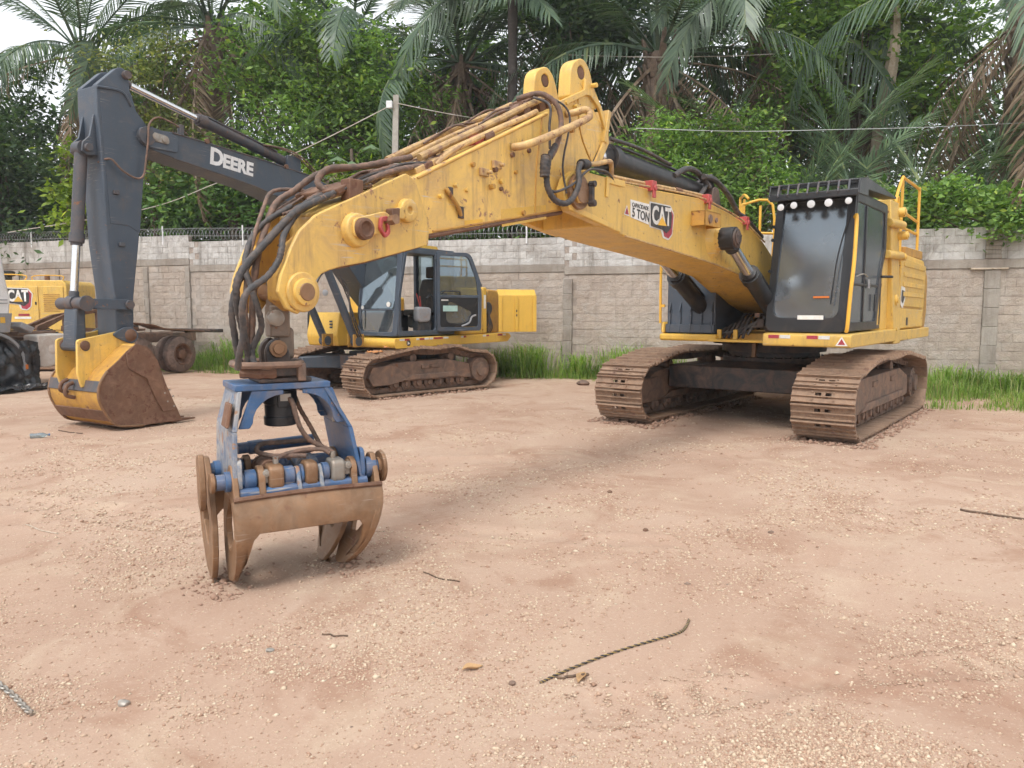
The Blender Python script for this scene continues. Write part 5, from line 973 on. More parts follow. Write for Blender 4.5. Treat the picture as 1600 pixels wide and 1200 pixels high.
# right hand front box, mirror pole
m = MB(); m.prism(rounded([(1.55, .94), (1.60, 1.15), (1.50, 1.62), (.3, 1.62), (.3, .94)], .04, 3), -1.16, -.30); m.build('tool_box', 'yellow_clean', de, .02)
for k in range(3): q = MB(); q.box((1.565, -.52, 1.30+.06*k), (1.572, -.44, 1.335+.06*k), Matrix.Rotation(-.2, 3, 'Y')); q.build('vent_slot', 'black', de)
m = MB(); m.box((-.6, -1.22, 1.12), (.3, -.35, 1.95)); m.box((-.5, -1.0, 1.95), (.1, -.5, 2.1)); m.build('fuel_tank', 'yellow_clean', de, .05, seg=3)
q = MB(); q.tube([(1.55, -1.14, 1.1), (1.5, -1.17, 1.7), (1.2, -1.17, 2.35), (.9, -1.15, 2.5), (.5, -1.1, 2.5)], .022, 8, 5); q.build('handrail', 'black', de)
q = MB(); q.lathe((1.2, -.98, 2.03), (1, .2, 0), [(0, .06), (.03, .07), (.04, .05)], 14); q.build('mirror', 'plastic_grey', de)
# cab
cb = MB(); CF = lambda z: 1.50 - .22*max(0, z-1.85)/1.1
DO = rounded([(1.47, 1.16), (.20, 1.16), (.20, 2.86), (1.23, 2.86), (1.45, 1.95)], .05, 4)
DI = rounded([(1.38, 1.26), (.30, 1.26), (.30, 2.78), (1.17, 2.78), (1.37, 1.95)], .08, 4)
cb.ring(DO, DI, 1.17, 1.222); cb.ring(DO, DI, .18, .22)
cb.ring(rounded([(.19, 1.16), (1.21, 1.16), (1.21, 2.86), (.19, 2.86)], .06, 4), rounded([(.27, 1.24), (1.10, 1.24), (1.10, 2.78), (.27, 2.78)], .09, 4), -.06, 0, lambda y, d, z: (CF(z)+d, y, z))
cb.box((-.35, .18, 2.82), (1.26, 1.22, 2.90)); cb.box((-.38, .2, 1.16), (1.45, 1.2, 1.21)); cb.box((-.38, .2, 1.2), (-.33, 1.2, 1.9)); cb.box((-.36, 1.14, 1.2), (-.26, 1.22, 2.84)); cb.box((-.36, .18, 1.2), (-.26, .26, 2.84)); cb.box((-.3, 1.17, 1.2), (.2, 1.215, 1.75)); cb.box((.20, 1.165, 1.2), (.30, 1.225, 2.84))
cb.prism([(.27, 1.66), (1.10, 1.66), (1.10, 1.69), (.27, 1.69)], -.055, -.02, lambda y, d, z: (CF(z)+d, y, z))
dcab = cb.build('cab_frame', 'dgrey', de, .012)
q = MB(); q.prism([(.26, 1.70), (1.11, 1.70), (1.11, 2.79), (.26, 2.79)], -.04, -.034, lambda y, d, z: (CF(z)+d, y, z)); q.build('windscreen', 'glass', dcab)
q = MB(); q.prism([(.26, 1.23), (1.11, 1.23), (1.11, 1.66), (.26, 1.66)], -.04, -.034, lambda y, d, z: (CF(z)+d, y, z)); q.build('lower_windscreen', 'glass', dcab)
q = MB(); q.prism([(1.36, 1.6), (.30, 1.6), (.30, 2.80), (1.17, 2.80)], .195, .2); q.build('far_pane', 'glass', dcab)
q = MB(); q.prism([(.25, 1.9), (1.15, 1.9), (1.15, 2.82), (.25, 2.82)], 0, .006, lambda y, d, z: (-.355+d, y, z)); q.build('rear_pane', 'glass', dcab)
q = MB(); q.prism([(-.26, 1.76), (.2, 1.76), (.2, 2.82), (-.26, 2.82)], 1.19, 1.195); q.build('quarter_pane', 'glass', dcab)
text('window_lettering', 'DEERE', .155, 'sticker_black', dcab, (.30, .205, 2.58), (1, 0, 0), (0, 0, 1), .002, 0, .001)
q = MB(); q.prism(rounded([(.9, 2.905), (.1, 2.905), (.15, 2.965), (.8, 2.965)], .02, 3), .5, 1.15); q.build('roof_hatch', 'yellow_clean', dcab, .01)
s_ = MB(); s_.box((.0, .50, 1.55), (.50, .98, 1.68)); s_.box((.1, .55, 1.3), (.42, .93, 1.55)); seat_ = s_.build('operator_seat', 'seat', dcab, .05, seg=3)
s_ = MB(); s_.hexa([(-.02, .50, 1.66), (.12, .50, 1.66), (.12, .98, 1.66), (-.02, .98, 1.66)], [(-.20, .54, 2.32), (-.08, .54, 2.32), (-.08, .94, 2.32), (-.20, .94, 2.32)]); s_.build('seat_back', 'seat', seat_, .05, seg=3)
s_ = MB(); s_.box((-.24, .62, 2.34), (-.12, .87, 2.58)); s_.build('headrest', 'seat', seat_, .04, seg=3)
s_ = MB(); s_.box((.3, .98, 1.21), (.75, 1.12, 1.62)); s_.box((.2, .28, 1.21), (.7, .42, 1.66)); s_.box((1.05, .45, 1.21), (1.25, 1.0, 1.32)); s_.cyl((.62, 1.05, 1.6), (.66, 1.05, 1.85), .018); s_.cyl((.6, .35, 1.6), (.66, .35, 1.85), .018); s_.build('control_console', 'interior', dcab, .02)
s_ = MB(); s_.tube([(.30, 1.12, 1.62), (.25, 1.13, 1.8), (.32, 1.12, 1.98), (.45, 1.1, 1.9)], .02, 7, 5); s_.cyl((.35, 1.1, 1.25), (.35, 1.1, 1.42), .05); s_.build('armrest', 'black', dcab)
s_ = MB(); s_.prism(rounded([(.78, 1.42), (.40, 1.42), (.34, 1.72), (.80, 1.74)], .10, 5), 1.02, 1.17); s_.build('hanging_bag', 'plastic_grey', dcab, .04, seg=3)
s_ = MB(); s_.cyl((.62, 1.08, 1.72), (.76, 1.1, 2.0), .012, n=6); s_.cyl((.6, 1.08, 1.72), (.66, 1.1, 1.95), .012, n=6); s_.build('red_tools', 'red', dcab)
for z_, r_, w_ in ((1.72, .035, 0), (1.78, .05, 1)):
    q = MB(); y_ = .30 if not w_ else .98; q.cyl((CF(z_)-.03, y_, z_), (CF(z_)-.027, y_, z_), r_, n=16); q.build('glass_sticker', 'sticker', dcab)
q = MB(); q.tube([(1.53, .3, 1.3), (1.56, .28, 1.5), (1.56, .28, 1.7), (1.52, .3, 1.8)], .014, 6, 4); q.build('grab_handle', 'black', dcab)
# cab door swung back on its hinges
A0, A1 = Vector((.27, 1.235, 0)), Vector((-.78, 1.60, 0)); du = (A1-A0).normalized(); dn = Vector((du.y, -du.x, 0)); dn = dn if dn.y > 0 else -dn; DL = (A1-A0).length
def doorf(a, d, z): p = A0 + du*a + dn*d; return (p.x, p.y, z)
oo = rounded([(0, 1.23), (DL, 1.23), (DL+.02, 1.95), (DL*.98, 2.3), (DL*.76, 2.86), (0, 2.86)], [.04, .06, .03, .05, .14, .03], 5)
ii = rounded([(.07, 1.31), (DL-.08, 1.31), (DL-.07, 1.95), (DL*.90, 2.28), (DL*.70, 2.78), (.07, 2.78)], [.06, .08, .03, .05, .10, .05], 5)
q = MB(); q.ring(oo, ii, -.03, .02, doorf); q.prism([(.07, 1.92), (DL-.07, 1.92), (DL-.07, 1.98), (.07, 1.98)], -.025, .015, doorf); dr = q.build('cab_door', 'dgrey', de, .008)
q = MB(); q.prism([(.07, 1.98), (DL-.08, 1.98), (DL*.90, 2.28), (DL*.70, 2.78), (.07, 2.78)], -.006, .0, doorf); q.build('door_pane', 'glass', dr)
lo = rounded([(.08, 1.315), (DL-.085, 1.315), (DL-.075, 1.92), (.08, 1.92)], .02, 4); li = rounded([(.20, 1.40), (DL-.42, 1.38), (DL-.16, 1.60), (.26, 1.88)], .16, 4)
q = MB(); q.ring(lo, li, -.012, .008, doorf); q.build('door_panel', 'black', dr, .004)
q = MB(); q.prism(li, -.010, -.005, doorf); q.build('lower_door_pane', 'glass_dark', dr)
q = MB(); q.prism([(.14, 1.64), (.50, 1.64), (.50, 1.76), (.14, 1.76)], .012, .014, doorf); q.build('door_label', worn('pale_green_label', (.42, .62, .58), .5, dirt_amt=.1), dr)
q = MB(); q.prism([(.10, 1.86), (.27, 1.86), (.27, 1.885), (.10, 1.885)], .012, .014, doorf); q.build('small_label', 'sticker', dr)
q = MB(); q.tube([doorf(.12, .02, 2.0), doorf(.16, .06, 2.05), doorf(.4, .06, 2.06), doorf(.52, .06, 2.05), doorf(.56, .02, 1.99)], .014, 7, 4); q.build('door_handle', 'black', dr)
q = MB(); q.tube([doorf(.6, .02, 1.33), doorf(.78, .04, 1.40), doorf(.84, .05, 1.52), doorf(.95, .04, 1.56)], .02, 7, 4); q.build('door_pull', 'plastic_grey', dr)
for z_ in (1.35, 2.7): q = MB(); p = doorf(-.03, .0, z_); q.cyl(p, (p[0], p[1], z_+.10), .028, n=10); q.build('hinge', 'dgrey', dr)
# boom
BD = [(6.03, 4.22), (6.0, 4.30), (5.9, 4.335), (5.43, 4.365), (3.965, 4.24), (2.62, 4.10), (2.15, 3.95), (1.7, 3.6), (1.2, 2.95), (.7, 2.2), (.30, 1.62), (.12, 1.36), (.2, 1.2), (.42, 1.2), (.75, 1.5), (1.4, 2.1), (2.0, 2.72), (2.6, 3.25), (3.21, 3.55), (3.98, 3.755), (5.46, 3.972), (5.80, 4.03), (5.98, 4.09)]
m = MB(); m.prism([p for p in BD], -.27, .27); dboom = m.build('boom', 'dgrey', de, .012)
q = MB(); q.prism(rounded([(6.05, 4.12), (6.05, 4.32), (5.85, 4.37), (5.42, 4.30), (5.42, 4.06), (5.85, 4.06)], .06, 4), .27, .295); q.build('nose_doubler', 'dgrey', dboom, .005)
q = MB(); q.tube([(5.5, .275, 4.35), (4.0, .275, 4.235), (2.65, .275, 4.095)], .012, 6, 4); q.tube([(5.5, .275, 3.975), (4.0, .275, 3.757), (3.2, .275, 3.55)], .012, 6, 4); q.build('flange_edge', 'dgrey_mud', dboom)
q = MB(); q.prism(rounded([(5.87, 4.30), (5.58, 4.27), (5.57, 4.15), (5.86, 4.17)], .06, 5), .296, .315); kp = q.build('pin_keeper', 'bare', dboom, .005)
for x_, z_ in ((5.80, 4.235), (5.65, 4.215)): q = MB(); q.lathe((x_, .315, z_), (0, 1, 0), [(0, .055), (.015, .05), (.02, .02)], 14); q.build('keeper_cap', 'bare', kp)
q = MB(); q.box((5.30, .2, 4.34), (5.36, .29, 4.50)); q.build('hose_bracket', 'dgrey_mud', dboom, .006)
text('boom_lettering', 'D', .36, 'white', dboom, (4.86, .272, 4.005), (-1, 0, -.105), (0, 0, 1), .014, 0, .002, .95)
text('boom_lettering', 'EERE', .29, 'white', dboom, (4.615, .272, 3.983), (-1, 0, -.105), (0, 0, 1), .013, 0, .002, .98)
for x_, z_ in ((2.7, 3.75), (2.55, 3.9), (4.9, 4.33), (3.3, 4.18)): q = MB(); q.cyl((x_, .27, z_), (x_, .30, z_), .04, n=10); q.build('stud', 'rust', dboom)
for s in (1, -1): hyd(de, (1.80, s*.42, 1.06), (2.85, s*.42, 3.05), .70, .075, .05, 'dgrey', 'chrome', 'boom_cylinder', 14)
q = MB(); q.cyl((2.85, -.46, 3.05), (2.85, .46, 3.05), .09, n=16); q.build('cylinder_pin', 'dgrey_mud', de)
q = MB(); q.box((1.65, .34, .95), (1.95, .36, 1.2)); q.box((1.65, .48, .95), (1.95, .50, 1.2)); q.box((1.65, -.36, .95), (1.95, -.34, 1.2)); q.build('cylinder_lug', 'yellow_dull', de, .01)
for k in range(3): hose(de, [(1.75+.05*k, .52, 1.15), (1.95+.05*k, .55, 1.5), (2.1, .52, 1.9+.1*k), (2.3, .5, 2.3)], .02, 'hose', 0)
sc = hyd(de, (3.05, 0, 4.32), (6.14, 0, 5.0), .56, .085, .052, 'dgrey_mud', 'chrome', 'stick_cylinder', 16)
q = MB(); q.box((2.85, -.16, 4.05), (3.15, -.10, 4.42)); q.box((2.85, .10, 4.05), (3.15, .16, 4.42)); q.build('cylinder_lug', 'dgrey', dboom, .01)
for y_ in (.12, .2, -.15): hose(de, [(3.6, y_*.5, 4.52), (3.2, y_, 4.5), (2.9, y_+.08, 4.38), (2.6, y_+.05, 4.22), (2.3, y_, 4.1)], .02, 'hose_brown', 0)
# stick
SD = [(6.20, 5.08), (6.30, 5.10), (6.62, 4.79), (6.625, 4.53), (6.60, 3.90), (6.575, 2.62), (6.50, 1.82), (6.51, 1.22), (6.44, 1.17), (6.30, 1.17), (6.25, 1.25), (6.215, 1.90), (6.10, 2.65), (5.98, 3.64), (5.92, 3.95), (5.83, 4.10), (5.84, 4.30), (5.96, 4.45), (6.05, 4.55), (6.12, 4.79)]
SDu = [p for p in SD]
m = MB(); m.prism([(6.62, 4.79), (6.625, 4.53), (6.60, 3.90), (6.575, 2.62), (6.50, 1.82), (6.51, 1.22), (6.44, 1.17), (6.30, 1.17), (6.25, 1.25), (6.215, 1.90), (6.10, 2.65), (5.98, 3.64), (6.02, 3.92), (6.12, 4.2), (6.12, 4.79)], -.245, .245); dst = m.build('stick', 'dgrey', de, .014)
for a, b in ((.245, .252), (-.252, -.245)):
    q = MB(); q.prism([(6.57, 4.79), (6.58, 4.53), (6.555, 3.90), (6.52, 2.9), (6.25, 2.9), (6.08, 2.8), (5.98, 3.64), (5.92, 3.95), (5.83, 4.10), (5.84, 4.30), (5.96, 4.45), (6.05, 4.55), (6.12, 4.79)], a, b); q.build('side_doubler', 'dgrey', dst, .006)
for a, b in ((.13, .254), (-.254, -.13)):
    q = MB(); q.prism(rounded([(6.13, 4.78), (6.15, 5.04), (6.22, 5.12), (6.31, 5.10), (6.62, 4.795), (6.60, 4.74), (6.2, 4.74)], [.02, .05, .05, .04, .02, .02, .02], 3), a, b); q.build('top_lug', 'dgrey', dst, .008)
q = MB(); q.tube([(6.62, 0.256, 4.765), (6.35, 0.256, 4.785), (6.22, .256, 4.75), (6.12, .256, 4.60)], .022, 7, 5); q.build('seam_rib', 'dgrey', dst)
q = MB(); q.cyl((6.19, -.30, 5.02), (6.19, .32, 5.02), .06, n=16); q.build('rod_pin', 'dgrey_mud', dst, .005)
q = MB(); q.cyl((5.93, -.32, 4.22), (5.93, .32, 4.22), .13, n=20); q.build('stick_pivot', 'dgrey_mud', dst, .006)
for y_ in (.14, -.14):
    q = MB(); q.prism([(6.60, 4.42), (6.63, 4.40), (6.70, 4.10), (6.80, 4.0), (6.82, 3.88), (6.74, 3.83), (6.60, 3.85)], y_-.02, y_+.02); q.build('bucket_cylinder_lug', 'dgrey', dst, .006)
q = MB(); q.cyl((6.74, -.2, 3.93), (6.74, .22, 3.93), .055, n=14); q.build('cylinder_pin', 'dgrey_mud', dst, .004)
hyd(de, (6.74, 0, 3.93), (6.965, 0, 1.78), .58, .085, .052, 'dgrey_mud', 'chrome', 'bucket_cylinder', 16)
hose(de, [(6.60, .15, 3.75), (6.50, .30, 3.80), (6.35, .33, 3.66), (6.15, .33, 3.58), (6.03, .33, 3.64), (5.98, .34, 3.9), (5.94, .34, 4.15), (5.90, .32, 4.38), (5.75, .28, 4.52), (5.55, .25, 4.52), (5.35, .24, 4.46), (5.2, .22, 4.38)], .022, 'hose_brown', 0)
for x_, z_ in ((6.42, 3.35), (6.37, 2.62)): q = MB(); q.box((x_-.04, .245, z_-.03), (x_+.04, .285, z_+.03)); q.build('mount_pad', 'dgrey_mud', dst, .006)
# bucket linkage
for y_ in (.30, -.30):
    q = MB(); q.prism(rounded([(7.03, 1.74), (6.98, 1.84), (6.34, 1.83), (6.27, 1.75), (6.33, 1.68), (6.95, 1.70)], .05, 4), y_-.022, y_+.022); q.build('guide_link', 'dgrey', de, .006)
q = MB(); q.cyl((6.965, -.34, 1.77), (6.965, .34, 1.77), .085, n=18); q.cyl((6.965, .325, 1.77), (6.965, .35, 1.77), .11, n=18); q.cyl((6.34, -.36, 1.755), (6.34, .36, 1.755), .065, n=14); q.build('link_pin', 'dgrey_mud', de, .005)
q = MB(); q.prism(rounded([(7.02, 1.72), (6.89, 1.72), (6.90, 1.16), (7.07, 1.16)], .05, 3), -.16, .16); q.cyl((6.99, -.30, 1.17), (6.99, .30, 1.17), .07, n=16); q.build('bucket_link', 'dgrey', de, .02)
# bucket
BK = [(6.30, 1.16), (6.45, 1.20), (6.60, 1.10), (6.72, .985), (6.90, .84), (7.0, .70), (7.045, .55), (7.03, .42), (6.98, .30), (6.88, .14), (6.74, .05), (6.4, .022), (5.78, .02)]
bk = MB(); W_ = .62; th = .03
c_ = Vector((6.4, .55)); vs = []; fs = []
P2 = [Vector((a, b)) for a, b in BK]
def nr(i):
    d = (P2[min(i+1, len(P2)-1)] - P2[max(i-1, 0)]).normalized(); n_ = Vector((d.y, -d.x)); return n_ if n_.dot(P2[i]-c_) > 0 else -n_
for y_ in (-W_, W_):
    for i, p in enumerate(P2): vs.append((p.x, y_, p.y))
    for i, p in enumerate(P2): n_ = nr(i); vs.append((p.x-n_.x*th, y_, p.y-n_.y*th))
N = len(P2)
for i in range(N-1):
    fs += [(i, i+1, 2*N+i+1, 2*N+i), (N+i, 3*N+i, 3*N+i+1, N+i+1)]
fs += [(0, 2*N, 3*N, N), (N-1, 2*N-1, 4*N-1, 3*N-1)]
bk.add(vs, fs); buck = bk.build('bucket', 'yellow_dull', de, .004, ang=45)
SPL = BK + [(5.85, .20), (5.90, .29), (6.03, .59), (6.13, .93), (6.22, 1.08)]
for y_ in (W_, -W_):
    q = MB(); q.prism(SPL, y_-.015, y_+.015); q.build('bucket_side', 'rust', buck, .005)
    q = MB(); q.prism([(6.47, 1.205), (6.30, 1.13), (6.15, .95), (6.03, .587), (5.907, .294), (5.855, .19), (6.10, .19), (6.22, .42), (6.33, .70), (6.60, .86), (6.62, 1.06)], y_+(.015 if y_ > 0 else -.035), y_+(.035 if y_ > 0 else -.015)); q.build('side_cutter', 'rust', buck, .005)
    q = MB(); s = 1 if y_ > 0 else -1; q.tube([(x_, y_+s*.02, z_) for x_, z_ in BK[4:12]], .018, 6, 3); q.build('edge_bead', 'worn_steel', buck)
for i0_, mt_ in ((5, 'dgrey_mud'), (8, 'rust'), (10, 'rust')):
    q = MB(); a, b = P2[i0_], P2[i0_+1]; na = nr(i0_); q.hexa([(a.x, -W_-.01, a.y), (b.x, -W_-.01, b.y), (b.x, W_+.01, b.y), (a.x, W_+.01, a.y)], [(a.x+na.x*.018, -W_-.01, a.y+na.y*.018), (b.x+na.x*.018, -W_-.01, b.y+na.y*.018), (b.x+na.x*.018, W_+.01, b.y+na.y*.018), (a.x+na.x*.018, W_+.01, a.y+na.y*.018)]); q.build('wear_strip', mt_, buck, .004)
for y_ in (.27, -.27):
    q = MB(); q.prism(rounded([(7.10, 1.27), (6.92, 1.30), (6.36, 1.40), (6.25, 1.30), (6.28, 1.14), (6.50, 1.12), (6.72, .96), (6.92, .80), (7.03, .62), (7.07, .60), (7.12, .80)], .04, 3), y_-.025, y_+.025); q.build('bucket_ear', 'yellow', buck, .008)
    q = MB(); q.lathe((7.0, y_+.025, 1.19), (0, 1, 0), [(0, .07), (.02, .065), (.03, .03)], 14); q.build('link_boss', 'rust', buck); q = MB(); q.lathe((6.34, y_+.025, 1.31), (0, 1, 0), [(0, .10), (.03, .09), (.05, .05)], 16); q.build('ear_boss', 'rust', buck)
    q = MB(); q.prism(rounded([(6.48, 1.24), (6.62, 1.33), (6.42, 1.44), (6.28, 1.42), (6.20, 1.30), (6.30, 1.18)], .06, 4), y_*1.12-.02, y_*1.12+.02); q.build('ear_cap', 'dgrey', buck, .006)
q = MB(); q.prism([(6.68, 1.01), (6.47, 1.19), (6.42, 1.16), (6.62, .98)], -W_, W_); q.build('top_reinforcement', 'yellow', buck, .01)
q = MB(); q.tube([(7.06, .05, .66), (7.15, .05, .62), (7.17, .05, .50), (7.05, .05, .45)], .028, 8, 5); q.tube([(7.06, -.08, .70), (7.15, -.08, .66), (7.17, -.08, .56), (7.07, -.08, .52)], .028, 8, 5); q.build('lifting_eye', 'rust', buck)
for k in range(5):
    y_ = -.56+.28*k; q = MB(); q.hexa([(5.95, y_-.06, .0), (5.95, y_+.06, .0), (5.95, y_+.06, .07), (5.95, y_-.06, .07)], [(5.52, y_-.03, .012), (5.52, y_+.03, .012), (5.52, y_+.03, .03), (5.52, y_-.03, .03)]); q.build('tooth', 'rust', buck, .006)
for x_, z_ in ((5.93, .40), (5.98, .50), (6.02, .33), (5.92, .25), (6.06, .46)): q = MB(); q.cyl((x_, W_+.03, z_), (x_, W_+.042, z_), .014, n=8); q.build('bolt', 'bare', buck)
# cloths left lying on the near track
for (x_, y_, a_, l_, nm) in ((1.60, 1.30, .5, .30, 'leather glove lying by the front of the dark excavator track'), (1.15, 1.34, .1, .42, 'orange work cloth lying on the dark excavator track')):
    p = Matrix.Rotation(heading(32.3), 3, 'Z') @ (ux.to_3x3() @ Vector((x_, y_, .935 if x_ < 1.4 else .86))) + Vector((-2.44, 16.74, 0))
    V = []; n_ = 10
    for i in range(n_):
        for j in range(5):
            u_, v_ = i/(n_-1)-.5, j/4-.5; V.append((u_*l_, v_*.14*(1.2-abs(u_)), .035*noise.noise((u_*9+x_*5, v_*7, 0))+.025-.04*abs(v_)))
    F = [(i*5+j, i*5+j+1, (i+1)*5+j+1, (i+1)*5+j) for i in range(n_-1) for j in range(4)]
    me = bpy.data.meshes.new('work_cloth'); me.from_pydata(V, [], F); o = link('work_cloth', me, 'cloth', ang=80); sm = o.modifiers.new('s', 'SOLIDIFY'); sm.thickness = .012; o.location = p; o.rotation_euler = (0, 0, a_); tag(o, nm, 'cloth')

# ---------------------------------------------------------------- flatbed truck chassis at the left edge
tk = thing('truck', 'white cab truck with bare rusty chassis parked behind the bucket', 'truck', (-9.84, 20.9, 0), heading(24.2))
m = MB()
for s in (1, -1): m.box((-1.15, s*.43-.04, .80), (4.6, s*.43+.04, 1.05))
for x in (-1.1, -.3, .6, 1.6, 2.6, 3.4): m.box((x-.04, -.42, .85), (x+.04, .42, 1.0))
m.build('chassis_rail', 'frame_mud', tk, .006)
def wheel(x, y, r, w, rim='rust', outer=1):
    q = MB(); q.lathe((x, y-outer*w, r), (0, outer, 0), [(0, r*.62), (.02, r*.86), (.05, r*.97), (w*.5, r), (w-.05, r*.97), (w-.02, r*.86), (w, r*.62), (w-.02, r*.58), (.02, r*.58)], 30); o = q.build('wheel', 'tyre', tk, ang=50)
    q = MB(); q.lathe((x, y-outer*w*.8, r), (0, outer, 0), [(0, r*.56), (w*.78, r*.585), (w*.80, r*.55), (w*.70, r*.52), (w*.40, r*.44), (w*.36, r*.30), (w*.5, r*.27), (w*.75, r*.25), (w*.80, r*.20), (w*.82, .02)], 26); q.build('rim', rim, o, ang=40)
    for k in range(8):
        a = k*math.pi/4; b = MB(); b.cyl((x+r*.36*math.cos(a), y-outer*w*.45, r+r*.36*math.sin(a)), (x+r*.36*math.cos(a), y-outer*w*.30, r+r*.36*math.sin(a)), .018, n=6); b.build('wheel_nut', 'rust', o)
    return o
for x, rm in ((0, 'rust'), (1.32, 'worn_steel')):
    wheel(x, 1.20, .49, .27, rm); wheel(x, .90, .49, .26, rm); wheel(x, -1.2, .49, .27, rm, -1)
    q = MB(); q.cyl((x, -1.0, .49), (x, 1.0, .49), .09); q.lathe((x, -.18, .49), (0, 1, 0), [(0, .1), (.1, .22), (.26, .22), (.36, .1)], 16); q.build('axle', 'frame_mud', tk)
wheel(5.0, 1.17, .50, .28, 'white_dirty'); wheel(5.0, -1.17, .50, .28, 'white_dirty', -1)
q = MB(); q.prism([(-.75, 1.06), (-.70, 1.10), (.1, 1.16), (.6, 1.20), (.95, 1.30), (1.5, 1.36), (1.62, 1.30), (1.62, 1.27), (1.48, 1.33), (.98, 1.27), (.62, 1.16), (.1, 1.12)], .75, 1.25); q.build('mudguard', 'rust', tk, .004)
q = MB(); q.box((-1.6, .95, 1.05), (-.3, 1.03, 1.10)); q.box((-1.7, -.9, 1.02), (-1.5, .95, 1.12)); q.build('rear_bar', 'black_mud', tk, .006)
rnd = random.Random(21)
for k in range(9):          # rusty sub-frame, plates and lines on the chassis
    x = rnd.uniform(.2, 3.4); y = rnd.uniform(-.5, .7); z = rnd.uniform(1.06, 1.16); q = MB(); q.box((x, y, z), (x+rnd.uniform(.3, .9), y+rnd.uniform(.06, .4), z+rnd.uniform(.04, .16)), Matrix.Rotation(rnd.uniform(-.12, .12), 3, 'Y')); q.build('chassis_bracket', rnd.choice(['rust', 'frame_mud', 'black_mud']), tk, .008)
q = MB(); q.prism([(3.3, 1.2), (3.25, 1.30), (2.6, 1.55), (1.7, 1.68), (1.2, 1.62), (1.2, 1.56), (1.7, 1.60), (2.6, 1.46), (3.1, 1.2)], .1, .2); q.prism([(3.3, 1.2), (3.25, 1.30), (2.6, 1.55), (1.7, 1.68), (1.2, 1.62), (1.2, 1.56), (1.7, 1.60), (2.6, 1.46), (3.1, 1.2)], -.3, -.2); q.box((1.3, -.3, 1.10), (1.4, .2, 1.6)); q.box((2.2, -.3, 1.1), (2.3, .2, 1.52)); q.build('coupling_ramp', 'rust', tk, .008)
for k in range(6): hose(tk, [(4.3, .3-.1*k, 1.2), (3.9, .35-.08*k, 1.12+.05*k), (3.4, .4-.1*k, 1.15), (2.8, .45-.1*k, 1.08+.03*k)], .025, 'hose', 0)
for k in range(7): x = rnd.uniform(1.95, 3.2); z = rnd.uniform(.5, .85); q = MB(); q.box((x, .55, z), (x+rnd.uniform(.1, .3), rnd.uniform(.8, 1.05), z+rnd.uniform(.1, .3))); q.build('under_box', rnd.choice(['black_mud', 'frame_mud', 'black']), tk, .01)
q = MB(); q.prism(rounded([(3.95, .42), (3.95, 1.12), (3.28, 1.14), (3.28, .46), (3.50, .40), (3.55, .46), (3.7, .40)], [.06, .06, .06, .03, .03, .03, .03], 4), .70, 1.20); ft = q.build('fuel_tank', 'white_dirty', tk, .03, seg=3)
q = MB(); q.lathe((3.62, 1.20, .80), (0, 1, 0), [(0, .10), (.012, .10), (.015, .07), (.025, .07), (.028, .02)], 20); q.build('tank_cap', 'white_dirty', ft)
# front mudguard arch and cab
arc = [(4.98+.72*math.cos(t), .50+.72*math.sin(t)) for t in [math.pi*(.98+.10) - math.pi*1.12*i/14 for i in range(15)]]
arc2 = [(4.98+.66*math.cos(t), .50+.66*math.sin(t)) for t in [math.pi*(.98+.10) - math.pi*1.12*i/14 for i in range(15)]]
q = MB(); q.prism(arc + arc2[::-1], .82, 1.26); q.build('front_mudguard', 'plastic_grey', tk, .006)
q = MB(); q.box((4.24, 1.262, .40), (4.30, 1.27, .50)); q.build('side_marker', 'amber', tk)
q = MB(); q.prism([(4.58, 1.22), (4.50, 1.9), (4.57, 2.3), (4.66, 3.15), (5.1, 3.25), (6.2, 3.1), (6.35, 2.3), (6.35, 1.22)], -1.22, 1.22); kc = q.build('cab', 'white', tk, .05, seg=3)
q = MB(); q.prism([(4.57, 1.20), (4.50, 1.60), (6.36, 1.60), (6.36, 1.20)], 1.222, 1.24); q.build('cab_skirt', 'plastic_grey', kc, .008)
for z_ in (1.80, 1.87): q = MB(); q.prism([(4.58, z_), (5.0, z_), (5.0, z_+.02), (4.57, z_+.02)], 1.222, 1.228); q.build('trim_line', 'plastic_grey', kc)
q = MB(); q.prism([(4.66, 1.40), (4.76, 1.40), (4.76, 1.52), (4.66, 1.52)], 1.242, 1.245); q.build('yellow_lettering_panel', 'sticker_yellow', kc)
q = MB(); q.prism([(4.9, 2.2), (5.9, 2.2), (5.8, 2.9), (5.0, 2.95)], 1.222, 1.228); q.build('door_window', 'glass_dark', kc)
q = MB(); q.hexa([(4.05, .75, 1.16), (4.3, .75, 1.30), (4.3, 1.15, 1.30), (4.05, 1.15, 1.16)], [(3.95, .75, 1.28), (4.25, .75, 1.42), (4.25, 1.15, 1.42), (3.95, 1.15, 1.28)]); q.build('intake_scoop', 'plastic_grey', tk, .03, seg=3)
hose(tk, [(4.55, 1.0, 1.15), (4.42, 1.15, 1.0), (4.3, 1.2, .9), (4.2, 1.25, .86)], .05, 'hose_brown', .1)
